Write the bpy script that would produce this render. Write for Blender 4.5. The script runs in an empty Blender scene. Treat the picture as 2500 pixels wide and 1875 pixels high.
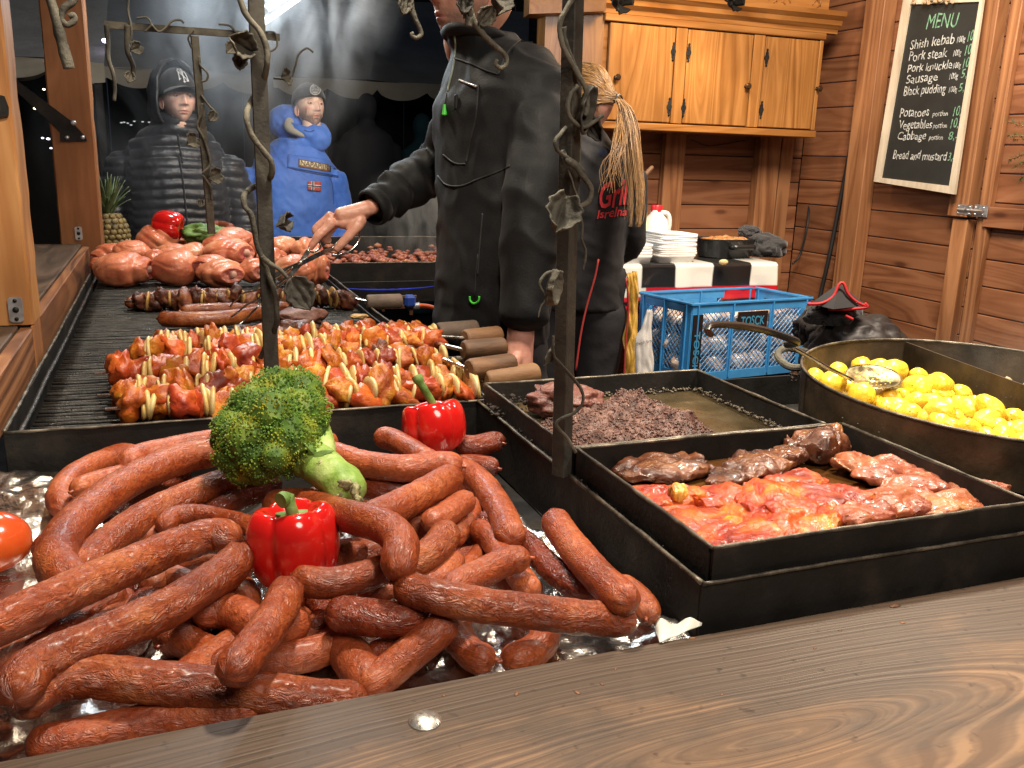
import bpy, bmesh, math, random
from mathutils import Vector, Matrix, noise, Quaternion
import numpy as np
S = bpy.context.scene
COL = S.collection
R_ = math.radians
rnd = random.Random(7)

# ------------------------------------------------------------------ camera
CAM = Vector((0, 0, 1.32))
FPX = 2203.636            # focal length in photo pixels (2500 wide)
ROT = Matrix(((0.93557258, 0.05885843, -0.34819482),
              (-0.35181332, 0.24056314, -0.90463073),
              (0.03051769, 0.96884729, 0.24577146)))
cd = bpy.data.cameras.new('camera'); cam = bpy.data.objects.new('camera', cd); COL.objects.link(cam)
cd.sensor_width = 36; cd.sensor_fit = 'HORIZONTAL'; cd.lens = 36 * FPX / 2500
cd.clip_start = .02; cd.clip_end = 300
cam.matrix_world = Matrix.Translation(CAM) @ ROT.to_4x4()
S.camera = cam

# ------------------------------------------------------------------ world, lamps, exposure
w = bpy.data.worlds.new('World'); S.world = w; w.use_nodes = True
wn = w.node_tree.nodes; bg = wn['Background']
bg.inputs[0].default_value = (.055, .07, .11, 1); bg.inputs[1].default_value = 0.15
S.view_settings.view_transform = 'Standard'; S.view_settings.look = 'None'
S.view_settings.exposure = 0.48; S.view_settings.gamma = 1
try: S.view_settings.use_curve_mapping = False
except Exception: pass
S.cycles.use_denoising = True
S.cycles.max_bounces = 6; S.cycles.volume_bounces = 0
S.cycles.volume_step_rate = 2.0; S.cycles.volume_max_steps = 64
S.cycles.sample_clamp_indirect = 4

def lamp(name, kind, loc, power, color, size=.1, target=None, spot=None, blend=.5):
    d = bpy.data.lights.new(name, kind); d.energy = power; d.color = color
    if kind == 'AREA': d.shape = 'DISK'; d.size = size
    elif kind == 'SPOT':
        d.shadow_soft_size = size; d.spot_size = R_(spot); d.spot_blend = blend
    else: d.shadow_soft_size = size
    o = bpy.data.objects.new(name, d); COL.objects.link(o); o.location = loc
    if target is not None:
        o.rotation_euler = (Vector(target) - Vector(loc)).to_track_quat('-Z', 'Y').to_euler()
    return o
WARM = (1, .80, .56); NEUT = (1, .87, .70); COOL = (.80, .92, 1)
lamp('lamp_over_sausages', 'SPOT', (.36, 1.04, 2.30), 92, NEUT, .07, (.20, 1.05, .9), 110, .6)
lamp('lamp_over_trays', 'SPOT', (1.36, 1.14, 2.10), 88, NEUT, .05, (1.12, 1.0, .9), 74, .75)
lamp('lamp_over_grill', 'SPOT', (.10, 2.75, 2.45), 50, NEUT, .06, (.1, 2.35, .9), 86, .5)
lamp('lamp_by_cupboard', 'POINT', (2.02, 3.60, 2.20), 10, (1, .74, .42), .05)
lamp('lamp_over_table', 'SPOT', (2.25, 3.2, 2.4), 42, (1, .84, .62), .06, (2.35, 3.9, .9), 60, .7)
lamp('lamp_in_stall', 'AREA', (1.9, 2.0, 2.7), 78, (1, .84, .68), .7, (2.9, 3.2, 1.0))
lamp('front_fill_light', 'AREA', (.5, -.5, 2.5), 27, (1, .86, .72), 1.0, (.4, .9, .9))  # added soft fill from behind the camera, lifts the black shadows

# ------------------------------------------------------------------ pixel helpers (photo pixels -> real point on a plane)
def P(px, py, z=None, y=None, x=None, d=None):
    v = ROT @ Vector(((px - 1250) / FPX, -(py - 937.5) / FPX, -1))
    if d is not None: t = d
    elif z is not None: t = (z - CAM.z) / v.z
    elif y is not None: t = y / v.y
    else: t = x / v.x
    return CAM + v * t
DS = 2500 / 2212.
def D(px, py, **k): return P(px * DS, py * DS, **k)
def depth_of(p): return -(ROT.transposed() @ (Vector(p) - CAM)).z

# ------------------------------------------------------------------ object helpers
def link(o, parent=None):
    COL.objects.link(o)
    if parent is not None: o.parent = parent
    return o
def tag(o, label=None, cat=None, group=None, kind=None):
    if label: o['label'] = label
    if cat: o['category'] = cat
    if group: o['group'] = group
    if kind: o['kind'] = kind
    return o
def empty(name, loc, label, cat, group=None, rz=0):
    o = bpy.data.objects.new(name, None); COL.objects.link(o)
    o.empty_display_size = .02
    o.location = loc; o.rotation_euler = (0, 0, rz)
    bpy.context.view_layer.update()
    return tag(o, label, cat, group)
def mesh_data(name, V, F, mat=None, smooth=True, uv=None, mats=None, fm=None, col=None):
    m = bpy.data.meshes.new(name)
    m.from_pydata([tuple(v) for v in V], [], F)
    if mats:
        for q in mats: m.materials.append(q)
        if fm: m.polygons.foreach_set('material_index', fm)
    elif mat: m.materials.append(mat)
    if smooth: m.polygons.foreach_set('use_smooth', [True] * len(m.polygons))
    if uv is not None:
        l = m.uv_layers.new(name='UVMap'); idx = np.empty(len(m.loops), dtype=np.int32)
        m.loops.foreach_get('vertex_index', idx)
        l.data.foreach_set('uv', np.array(uv, dtype=np.float32)[idx].ravel())
    if col is not None:
        a = m.color_attributes.new('Col', 'FLOAT_COLOR', 'POINT')
        a.data.foreach_set('color', np.array(col, dtype=np.float32).ravel())
    m.update(); return m
def obj(name, data, parent=None, loc=None, world=True):
    """link mesh data; data given in world space when the parent sits elsewhere -> local"""
    o = bpy.data.objects.new(name, data); COL.objects.link(o)
    if parent is not None:
        o.parent = parent
        if world: o.matrix_parent_inverse = parent_mat(parent).inverted()
    if loc is not None: o.location = loc
    return o
def parent_mat(p):
    m = Matrix.LocRotScale(p.location, p.rotation_euler, p.scale)
    if p.parent is not None: m = parent_mat(p.parent) @ p.matrix_parent_inverse @ m
    return m
class MB:
    """collects shapes; build() makes ONE mesh object"""
    def __init__(s): s.V = []; s.F = []; s.U = []
    def add(s, V, F, uv=None):
        n = len(s.V); s.V += [Vector(v) for v in V]; s.F += [tuple(i + n for i in f) for f in F]
        s.U += list(uv) if uv is not None else [(0, 0)] * len(V); return s
    def box(s, c, size, rot=None, bev=0):
        V, F = box_geo(size, bev)
        c = Vector(c); M3 = rot if rot is not None else Matrix.Identity(3)
        return s.add([M3 @ Vector(v) + c for v in V], F)
    def tube(s, pts, r, seg=8, caps=True):
        V, F, U = tube_geo(pts, r, seg, caps); return s.add(V, F, U)
    def lathe(s, prof, c=(0, 0, 0), seg=24, rot=None):
        V, F = lathe_geo(prof, seg); M3 = rot if rot is not None else Matrix.Identity(3)
        return s.add([M3 @ Vector(v) + Vector(c) for v in V], F)
    def prism(s, pts, thick, origin, ux, uy):
        """polygon outline in plane (ux,uy) extruded by thick along ux x uy"""
        ux = Vector(ux).normalized(); uy = Vector(uy).normalized(); n = ux.cross(uy).normalized(); o = Vector(origin)
        k = len(pts); V = [o + ux * a + uy * b for a, b in pts] + [o + ux * a + uy * b + n * thick for a, b in pts]
        F = [tuple(range(k - 1, -1, -1)), tuple(range(k, 2 * k))] + [(i, (i + 1) % k, k + (i + 1) % k, k + i) for i in range(k)]
        return s.add(V, F)
    def jit(s, f):
        s.V = [f(v) for v in s.V]; return s
    def build(s, name, mat, parent=None, smooth=True, auto=35, world=True, loc=None):
        m = mesh_data(name, s.V, s.F, mat, smooth, s.U)
        if smooth and auto:
            sharp_by_angle(m, auto)
        return obj(name, m, parent, world=world, loc=loc)
def sharp_by_angle(m, deg):
    bm = bmesh.new(); bm.from_mesh(m); lim = R_(deg)
    for e in bm.edges:
        if len(e.link_faces) == 2 and e.calc_face_angle(0) > lim: e.smooth = False
    bm.to_mesh(m); bm.free()
_boxcache = {}
def box_geo(size, bev=0):
    key = (tuple(round(a, 5) for a in size), bev)
    if key in _boxcache: return _boxcache[key]
    x, y, z = [a / 2 for a in size]
    bm = bmesh.new(); bmesh.ops.create_cube(bm, size=1)
    for v in bm.verts: v.co = Vector((v.co.x * 2 * x, v.co.y * 2 * y, v.co.z * 2 * z))
    if bev: bmesh.ops.bevel(bm, geom=list(bm.edges), offset=min(bev, .45 * min(size)), segments=1, affect='EDGES', profile=.6)
    V = [v.co.copy() for v in bm.verts]; F = [tuple(v.index for v in f.verts) for f in bm.faces]
    bm.free(); _boxcache[key] = (V, F); return V, F
def frames(pts):
    pts = [Vector(p) for p in pts]; T = []
    for i in range(len(pts)):
        a = pts[max(0, i - 1)]; b = pts[min(len(pts) - 1, i + 1)]
        t = (b - a); T.append(t.normalized() if t.length > 1e-9 else Vector((0, 0, 1)))
    up = Vector((0, 0, 1)) if abs(T[0].z) < .9 else Vector((1, 0, 0))
    n = (up - T[0] * up.dot(T[0])).normalized(); N = [n]
    for i in range(1, len(pts)):
        n = N[-1] - T[i] * N[-1].dot(T[i])
        N.append(n.normalized() if n.length > 1e-6 else N[-1])
    return T, N
def tube_geo(pts, r, seg=8, caps=True):
    pts = [Vector(p) for p in pts]; n = len(pts)
    rr = [r] * n if isinstance(r, (int, float)) else list(r)
    T, N = frames(pts); V = []; F = []; U = []; L = 0
    for i in range(n):
        if i: L += (pts[i] - pts[i - 1]).length
        B = T[i].cross(N[i])
        for j in range(seg):
            a = 2 * math.pi * j / seg
            V.append(pts[i] + (N[i] * math.cos(a) + B * math.sin(a)) * rr[i]); U.append((L, j / seg))
    for i in range(n - 1):
        for j in range(seg):
            k = (j + 1) % seg; F.append((i * seg + j, i * seg + k, (i + 1) * seg + k, (i + 1) * seg + j))
    if caps:
        F.append(tuple(range(seg - 1, -1, -1))); F.append(tuple(range((n - 1) * seg, n * seg)))
    return V, F, U
def lathe_geo(prof, seg=24):
    V = []; F = []; n = len(prof)
    for r, z in prof:
        for j in range(seg):
            a = 2 * math.pi * j / seg; V.append(Vector((r * math.cos(a), r * math.sin(a), z)))
    for i in range(n - 1):
        for j in range(seg):
            k = (j + 1) % seg; F.append((i * seg + j, i * seg + k, (i + 1) * seg + k, (i + 1) * seg + j))
    F.append(tuple(range(seg - 1, -1, -1))); F.append(tuple(range((n - 1) * seg, n * seg)))
    return V, F
def spline(pts, n):
    """Catmull-Rom through pts, n samples evenly by arc length"""
    p = [Vector(q) for q in pts]
    if len(p) == 2: return [p[0].lerp(p[1], i / (n - 1)) for i in range(n)]
    p = [p[0] * 2 - p[1]] + p + [p[-1] * 2 - p[-2]]; out = []
    for i in range(1, len(p) - 2):
        for k in range(24):
            t = k / 24; a, b, c, d = p[i - 1], p[i], p[i + 1], p[i + 2]
            out.append(.5 * ((2 * b) + (c - a) * t + (2 * a - 5 * b + 4 * c - d) * t * t + (3 * b - a - 3 * c + d) * t ** 3))
    out.append(p[-2]); L = [0]
    for i in range(1, len(out)): L.append(L[-1] + (out[i] - out[i - 1]).length)
    res = []; j = 0
    for i in range(n):
        s = L[-1] * i / (n - 1)
        while j < len(L) - 2 and L[j + 1] < s: j += 1
        f = (s - L[j]) / max(1e-9, L[j + 1] - L[j]); res.append(out[j].lerp(out[j + 1], min(1, max(0, f))))
    return res
def nz(p, s=1.0, o=0): return noise.noise(Vector((p[0] * s + o, p[1] * s + o * 1.7, p[2] * s - o)))
def fbm(p, s=1.0, o=0, n=4):
    a = 0; k = 1; f = s
    for _ in range(n): a += nz(p, f, o) * k; k *= .5; f *= 2.1
    return a
_ico = {}
def ico(sub):
    if sub not in _ico:
        bm = bmesh.new(); bmesh.ops.create_icosphere(bm, subdivisions=sub, radius=1)
        _ico[sub] = ([v.co.copy() for v in bm.verts], [tuple(v.index for v in f.verts) for f in bm.faces]); bm.free()
    return _ico[sub]
def blob(rad, sub=3, amp=.15, freq=1.5, seed=0, oct=3, fn=None):
    V, F = ico(sub); out = []
    for v in V:
        k = 1 + amp * fbm(v, freq, seed * 3.1 + 5, oct)
        q = Vector((v.x * rad[0], v.y * rad[1], v.z * rad[2])) * k
        out.append(fn(q, v) if fn else q)
    return out, F
def copy_tree(o, parent=None):
    c = o.copy(); COL.objects.link(c)
    if parent is not None: c.parent = parent
    for ch in list(o.children): copy_tree(ch, c)
    return c
def eul(rx, ry, rz):
    from mathutils import Euler
    return Euler((rx, ry, rz)).to_matrix()

# ------------------------------------------------------------------ materials
def N(nt, t, **k):
    n = nt.nodes.new(t)
    for a, b in k.items():
        if a.startswith('i_'):
            key = a[2:]; key = int(key) if key.isdigit() else key.replace('_', ' ')
            n.inputs[key].default_value = b
        else: setattr(n, a, b)
    return n
def ramp(nt, stops, interp='LINEAR'):
    r = nt.nodes.new('ShaderNodeValToRGB'); cr = r.color_ramp; cr.interpolation = interp
    while len(cr.elements) < len(stops): cr.elements.new(.5)
    for e, (p, c) in zip(cr.elements, stops):
        e.position = p; e.color = (c[0], c[1], c[2], 1) if len(c) == 3 else c
    return r
def coords(nt, stretch=(1, 1, 1), rand=True, uv=False):
    tc = N(nt, 'ShaderNodeTexCoord'); out = tc.outputs['UV' if uv else 'Object']
    if rand:
        oi = N(nt, 'ShaderNodeObjectInfo'); mu = N(nt, 'ShaderNodeMath', operation='MULTIPLY', i_1=43.7)
        nt.links.new(oi.outputs['Random'], mu.inputs[0])
        va = N(nt, 'ShaderNodeVectorMath', operation='ADD'); nt.links.new(out, va.inputs[0]); nt.links.new(mu.outputs[0], va.inputs[1]); out = va.outputs[0]
    mp = N(nt, 'ShaderNodeMapping'); mp.inputs['Scale'].default_value = stretch
    nt.links.new(out, mp.inputs['Vector']); return mp.outputs[0]
def mat(name, col, rough=.5, metal=0, ramps=None, scale=6, detail=5, stretch=(1, 1, 1), bump=0, bscale=60, bstretch=None,
        coat=0, sss=0, sssr=(1, .3, .15), rvar=0, rand=True, uv=False, spec=.5, vcol=False, distort=0, hue=0, bdist=.004, trans=0, sheen=0, fine=0):
    m = bpy.data.materials.new(name); m.use_nodes = True; nt = m.node_tree; b = nt.nodes['Principled BSDF']; L = nt.links.new
    b.inputs['Roughness'].default_value = rough; b.inputs['Metallic'].default_value = metal
    b.inputs['Specular IOR Level'].default_value = spec; b.inputs['Coat Weight'].default_value = coat; b.inputs['Coat Roughness'].default_value = .12
    if trans: b.inputs['Transmission Weight'].default_value = trans
    if sheen: b.inputs['Sheen Weight'].default_value = sheen; b.inputs['Sheen Roughness'].default_value = .5
    if sss:
        b.inputs['Subsurface Weight'].default_value = sss; b.inputs['Subsurface Radius'].default_value = sssr; b.inputs['Subsurface Scale'].default_value = .008
    c = coords(nt, stretch, rand, uv)
    n1 = N(nt, 'ShaderNodeTexNoise', i_Scale=scale, i_Detail=detail, i_Roughness=.6, i_Distortion=distort); L(c, n1.inputs['Vector'])
    if ramps:
        r = ramp(nt, ramps); L(n1.outputs['Fac'], r.inputs[0]); cout = r.outputs[0]
    elif vcol:
        a = N(nt, 'ShaderNodeVertexColor', layer_name='Col'); cout = a.outputs[0]
        mx = N(nt, 'ShaderNodeMixRGB', blend_type='OVERLAY', i_Fac=.35); L(cout, mx.inputs[1]); L(n1.outputs['Fac'], mx.inputs[2]); cout = mx.outputs[0]
    else:
        r = ramp(nt, [(.25, [x * .78 for x in col]), (.75, [min(1, x * 1.2) for x in col])]); L(n1.outputs['Fac'], r.inputs[0]); cout = r.outputs[0]
    if hue:
        oi = N(nt, 'ShaderNodeObjectInfo'); mr = N(nt, 'ShaderNodeMapRange'); mr.inputs['To Min'].default_value = 1 - hue; mr.inputs['To Max'].default_value = 1 + hue
        L(oi.outputs['Random'], mr.inputs[0]); hs = N(nt, 'ShaderNodeHueSaturation'); L(mr.outputs[0], hs.inputs['Value']); L(cout, hs.inputs['Color']); cout = hs.outputs[0]
    L(cout, b.inputs['Base Color'])
    if rvar:
        n3 = N(nt, 'ShaderNodeTexNoise', i_Scale=scale * 2.3, i_Detail=4); L(c, n3.inputs['Vector'])
        mr = N(nt, 'ShaderNodeMapRange'); mr.inputs['From Min'].default_value = .3; mr.inputs['From Max'].default_value = .7
        mr.inputs['To Min'].default_value = max(.03, rough - rvar); mr.inputs['To Max'].default_value = min(1, rough + rvar); L(n3.outputs['Fac'], mr.inputs[0]); L(mr.outputs[0], b.inputs['Roughness'])
    if bump:
        c2 = coords(nt, bstretch, rand, uv) if bstretch else c
        n2 = N(nt, 'ShaderNodeTexNoise', i_Scale=bscale, i_Detail=6, i_Roughness=.6, i_Distortion=distort); L(c2, n2.inputs['Vector'])
        bp = N(nt, 'ShaderNodeBump', i_Strength=bump, i_Distance=bdist); L(n2.outputs['Fac'], bp.inputs['Height']); L(bp.outputs[0], b.inputs['Normal'])
    return m
def wood_mat(name, dark, mid, light, axis='x', rough=.55, freq=26, knots=True, bump=.25, hue=.12):
    """grain runs along the given local axis"""
    m = bpy.data.materials.new(name); m.use_nodes = True; nt = m.node_tree; b = nt.nodes['Principled BSDF']; L = nt.links.new
    st = {'x': (.09, 1, 1), 'y': (1, .09, 1), 'z': (1, 1, .09)}[axis]; c = coords(nt, st, True)
    n0 = N(nt, 'ShaderNodeTexNoise', i_Scale=3.5, i_Detail=2); L(c, n0.inputs['Vector'])
    mu = N(nt, 'ShaderNodeMath', operation='MULTIPLY', i_1=float(freq)); L(n0.outputs['Fac'], mu.inputs[0])
    r1 = N(nt, 'ShaderNodeTexNoise', i_Scale=1.0, i_Detail=3, noise_dimensions='1D'); L(mu.outputs[0], r1.inputs['W'])
    fine = N(nt, 'ShaderNodeTexNoise', i_Scale=70, i_Detail=5); L(c, fine.inputs['Vector'])
    mx = N(nt, 'ShaderNodeMath', operation='MULTIPLY_ADD', i_1=.40); L(fine.outputs['Fac'], mx.inputs[0]); L(r1.outputs['Fac'], mx.inputs[2])
    r = ramp(nt, [(.42, dark), (.66, mid), (.88, light)]); L(mx.outputs[0], r.inputs[0]); cout = r.outputs[0]
    big = N(nt, 'ShaderNodeTexNoise', i_Scale=2.2, i_Detail=3); c3 = coords(nt, (1, 1, 1), True); L(c3, big.inputs['Vector'])
    br = ramp(nt, [(.3, (.80, .77, .75)), (.7, (1.15, 1.12, 1.10))]); L(big.outputs['Fac'], br.inputs[0])
    mm = N(nt, 'ShaderNodeMixRGB', blend_type='MULTIPLY', i_Fac=1); L(cout, mm.inputs[1]); L(br.outputs[0], mm.inputs[2]); cout = mm.outputs[0]
    if knots:
        ks = {'x': (2.0, 6, 6), 'y': (6, 2.0, 6), 'z': (6, 6, 2.0)}[axis]; c4 = coords(nt, ks, True)
        vo = N(nt, 'ShaderNodeTexVoronoi', i_Scale=1.0, i_Randomness=1.0); L(c4, vo.inputs['Vector'])
        kr = ramp(nt, [(.05, (.28, .2, .17)), (.10, (.85, .8, .76)), (.16, (1, 1, 1))]); L(vo.outputs['Distance'], kr.inputs[0])
        m2 = N(nt, 'ShaderNodeMixRGB', blend_type='MULTIPLY', i_Fac=.8); L(cout, m2.inputs[1]); L(kr.outputs[0], m2.inputs[2]); cout = m2.outputs[0]
    oi = N(nt, 'ShaderNodeObjectInfo'); mr = N(nt, 'ShaderNodeMapRange'); mr.inputs['To Min'].default_value = 1 - hue; mr.inputs['To Max'].default_value = 1 + hue
    L(oi.outputs['Random'], mr.inputs[0]); hs = N(nt, 'ShaderNodeHueSaturation'); L(mr.outputs[0], hs.inputs['Value']); L(cout, hs.inputs['Color'])
    L(hs.outputs[0], b.inputs['Base Color']); b.inputs['Roughness'].default_value = rough; b.inputs['Specular IOR Level'].default_value = .35
    bp = N(nt, 'ShaderNodeBump', i_Strength=bump, i_Distance=.002); L(mx.outputs[0], bp.inputs['Height']); L(bp.outputs[0], b.inputs['Normal'])
    return m
def emit_mat(name, col, strength):
    m = bpy.data.materials.new(name); m.use_nodes = True; b = m.node_tree.nodes['Principled BSDF']
    b.inputs['Base Color'].default_value = (*col, 1); b.inputs['Emission Color'].default_value = (*col, 1); b.inputs['Emission Strength'].default_value = strength
    return m
RW = dict(dark=(.155, .058, .024), mid=(.225, .092, .041), light=(.28, .125, .060))
M = {}
M['wall_x'] = wood_mat('stained_planks_x', axis='x', **RW)
M['wall_y'] = wood_mat('stained_planks_y', axis='y', **RW)
M['beam_z'] = wood_mat('beam_wood_z', (.18, .072, .028), (.28, .125, .052), (.37, .18, .08), 'z')
M['post_z'] = wood_mat('post_wood_z', (.21, .082, .030), (.31, .13, .048), (.40, .18, .07), 'z', freq=18)
M['pine_z'] = wood_mat('pale_post_z', (.28, .12, .038), (.42, .19, .062), (.52, .27, .10), 'z', freq=16)
M['ledge_y'] = wood_mat('ledge_wood_y', (.09, .034, .013), (.21, .088, .036), (.32, .15, .065), 'y')
M['shelf_y'] = wood_mat('dark_shelf_y', (.035, .022, .013), (.07, .045, .027), (.11, .07, .045), 'y', hue=.05)
M['cab_x'] = wood_mat('cupboard_wood_x', (.20, .078, .018), (.28, .12, .030), (.35, .16, .046), 'x', rough=.38, knots=False, hue=.05)
M['cab_z'] = wood_mat('cupboard_wood_z', (.21, .084, .019), (.30, .132, .034), (.39, .185, .055), 'z', rough=.36, freq=34, knots=False, hue=.06)
M['iron'] = mat('dusty_wrought_iron', (.03, .028, .022), .72, .2, ramps=[(.35, (.018, .016, .013)), (.6, (.055, .049, .037)), (.8, (.11, .10, .075))], scale=9, bump=.3, bscale=160, rvar=.12)
M['vine'] = mat('dusty_iron_vine', (.08, .075, .055), .8, .1, ramps=[(.35, (.03, .027, .02)), (.55, (.10, .092, .068)), (.8, (.21, .19, .14))], scale=14, bump=.5, bscale=190)
M['steel_black'] = mat('blackened_sheet_steel', (.008, .0075, .007), .62, .35, ramps=[(.35, (.005, .0046, .004)), (.55, (.013, .0115, .010)), (.68, (.035, .027, .020)), (.8, (.07, .052, .038))], scale=9, detail=10, bump=.2, bscale=140, rvar=.12)
M['steel_edge'] = mat('worn_steel_edge', (.05, .044, .036), .5, .6, ramps=[(.3, (.02, .017, .014)), (.5, (.10, .085, .065)), (.75, (.30, .26, .20))], scale=30, detail=8, rvar=.15)
M['grate'] = mat('cast_iron_grate', (.012, .012, .012), .45, .5, ramps=[(.35, (.012, .012, .011)), (.6, (.04, .038, .034)), (.85, (.10, .09, .075))], scale=24, bump=.4, bscale=260, rvar=.2)
M['steel'] = mat('brushed_steel', (.55, .54, .50), .28, 1, scale=30, bump=.05, bscale=200, rvar=.1)
M['zinc'] = mat('zinc_plate', (.5, .52, .54), .42, .85, scale=30, rvar=.15)
M['black_pl'] = mat('black_plastic', (.012, .012, .012), .35)
M['rubber'] = mat('black_cable', (.010, .010, .010), .55)
M['white'] = mat('white_foam', (.80, .80, .77), .6, sss=.1, sssr=(1, 1, 1), rand=False)
M['crumb'] = mat('charred_crumbs', (.02, .013, .009), .8, ramps=[(.3, (.006, .004, .003)), (.8, (.05, .032, .022))], scale=60, bump=.6, bscale=300)
# ================================================================== SETTING
def struct(name, mb, m, smooth=False):
    o = mb.build(name, m, smooth=smooth, auto=0); o['kind'] = 'structure'; return o
ground_m = mat('wet_asphalt', (.02, .02, .022), .5, scale=3, bump=.3, bscale=60, rvar=.2)
g = MB(); g.add([(-60, -20, -.12), (60, -20, -.12), (60, 90, -.12), (-60, 90, -.12)], [(0, 1, 2, 3)]); struct('ground', g, ground_m)
g = MB()
g.box((1.6, 1.75, -.06), (3.7, 5.2, .1)); fl = struct('stall_floor', g, M['shelf_y'])

# ---- front counter plank
cm = bpy.data.materials.new('counter_wood'); cm.use_nodes = True
def counter_nodes():
    nt = cm.node_tree; b = nt.nodes['Principled BSDF']; L = nt.links.new
    tc = N(nt, 'ShaderNodeTexCoord'); sp = N(nt, 'ShaderNodeSeparateXYZ')
    wn_ = N(nt, 'ShaderNodeTexNoise', i_Scale=4.0, i_Detail=3); L(tc.outputs['Object'], wn_.inputs['Vector'])
    wv = N(nt, 'ShaderNodeVectorMath', operation='MULTIPLY_ADD'); L(wn_.outputs['Color'], wv.inputs[0]); wv.inputs[1].default_value = (.05, .013, 0); L(tc.outputs['Object'], wv.inputs[2])
    L(wv.outputs[0], sp.inputs[0])
    def field(u0, v0, k):
        a = N(nt, 'ShaderNodeMath', operation='SUBTRACT', i_1=u0); L(sp.outputs['X'], a.inputs[0])
        a2 = N(nt, 'ShaderNodeMath', operation='MULTIPLY', i_1=k); L(a.outputs[0], a2.inputs[0])
        c = N(nt, 'ShaderNodeMath', operation='SUBTRACT', i_1=v0); L(sp.outputs['Y'], c.inputs[0])
        p1 = N(nt, 'ShaderNodeMath', operation='POWER', i_1=2.0); L(a2.outputs[0], p1.inputs[0])
        p2 = N(nt, 'ShaderNodeMath', operation='POWER', i_1=2.0); L(c.outputs[0], p2.inputs[0])
        ad = N(nt, 'ShaderNodeMath', operation='ADD'); L(p1.outputs[0], ad.inputs[0]); L(p2.outputs[0], ad.inputs[1])
        sq = N(nt, 'ShaderNodeMath', operation='SQRT'); L(ad.outputs[0], sq.inputs[0]); return sq.outputs[0]
    kc = D(1690, 1572, z=.885); f1 = field(kc.x, kc.y, .17); f2 = field(kc.x - .33, kc.y - .06, .10)
    mn = N(nt, 'ShaderNodeMath', operation='SMOOTH_MIN', i_2=.03); L(f1, mn.inputs[0]); L(f2, mn.inputs[1])
    rings = N(nt, 'ShaderNodeTexNoise', noise_dimensions='1D', i_Scale=290.0, i_Detail=2); L(mn.outputs[0], rings.inputs['W'])
    mp = N(nt, 'ShaderNodeMapping'); mp.inputs['Scale'].default_value = (6, 260, 1); L(tc.outputs['Object'], mp.inputs[0])
    fib = N(nt, 'ShaderNodeTexNoise', i_Scale=1, i_Detail=4); L(mp.outputs[0], fib.inputs['Vector'])
    m1 = N(nt, 'ShaderNodeMath', operation='MULTIPLY_ADD', i_1=.35); L(fib.outputs['Fac'], m1.inputs[0]); L(rings.outputs['Fac'], m1.inputs[2])
    # worn patches keep light wood, greasy patches go grey brown
    pn = N(nt, 'ShaderNodeTexNoise', i_Scale=7.5, i_Detail=5, i_Roughness=.6); mp2 = N(nt, 'ShaderNodeMapping'); mp2.inputs['Scale'].default_value = (.75, 1.6, 1); L(tc.outputs['Object'], mp2.inputs[0]); L(mp2.outputs[0], pn.inputs['Vector'])
    dark = ramp(nt, [(.46, (.056, .037, .025)), (.66, (.076, .050, .034)), (.95, (.105, .070, .047))]); L(m1.outputs[0], dark.inputs[0])
    lite = ramp(nt, [(.50, (.115, .062, .033)), (.68, (.155, .088, .047)), (.92, (.25, .145, .075))]); L(m1.outputs[0], lite.inputs[0])
    # toward the customer's edge the mix shifts to the paler wood tone
    ed = N(nt, 'ShaderNodeMapRange'); ed.inputs['From Min'].default_value = .66; ed.inputs['From Max'].default_value = .38; ed.inputs['To Min'].default_value = -.20; ed.inputs['To Max'].default_value = .13; L(sp.outputs['Y'], ed.inputs[0])
    s = N(nt, 'ShaderNodeMath', operation='ADD'); L(pn.outputs['Fac'], s.inputs[0]); L(ed.outputs[0], s.inputs[1])
    pr = ramp(nt, [(.40, (0, 0, 0)), (.62, (1, 1, 1))]); L(s.outputs[0], pr.inputs[0])
    mx = N(nt, 'ShaderNodeMixRGB'); L(pr.outputs[0], mx.inputs[0]); L(dark.outputs[0], mx.inputs[1]); L(lite.outputs[0], mx.inputs[2])
    sn = N(nt, 'ShaderNodeTexNoise', i_Scale=70, i_Detail=3); L(tc.outputs['Object'], sn.inputs['Vector'])
    sr = ramp(nt, [(.26, (.35, .3, .27)), (.36, (1, 1, 1))]); L(sn.outputs['Fac'], sr.inputs[0])
    m2 = N(nt, 'ShaderNodeMixRGB', blend_type='MULTIPLY', i_Fac=.8); L(mx.outputs[0], m2.inputs[1]); L(sr.outputs[0], m2.inputs[2])
    L(m2.outputs[0], b.inputs['Base Color'])
    rr = N(nt, 'ShaderNodeMapRange'); rr.inputs['To Min'].default_value = .42; rr.inputs['To Max'].default_value = .62; L(pn.outputs['Fac'], rr.inputs[0]); L(rr.outputs[0], b.inputs['Roughness'])
    b.inputs['Specular IOR Level'].default_value = .4
    bp = N(nt, 'ShaderNodeBump', i_Strength=.35, i_Distance=.0016); L(m1.outputs[0], bp.inputs['Height']); L(bp.outputs[0], b.inputs['Normal'])
counter_nodes()
ctr = empty('wooden_counter', (.5, .45, .885), 'dark stained wooden counter plank running across the foreground', 'counter')
mb = MB(); V, F = box_geo((2.9, .52, .05), .004)
n = 60
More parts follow.
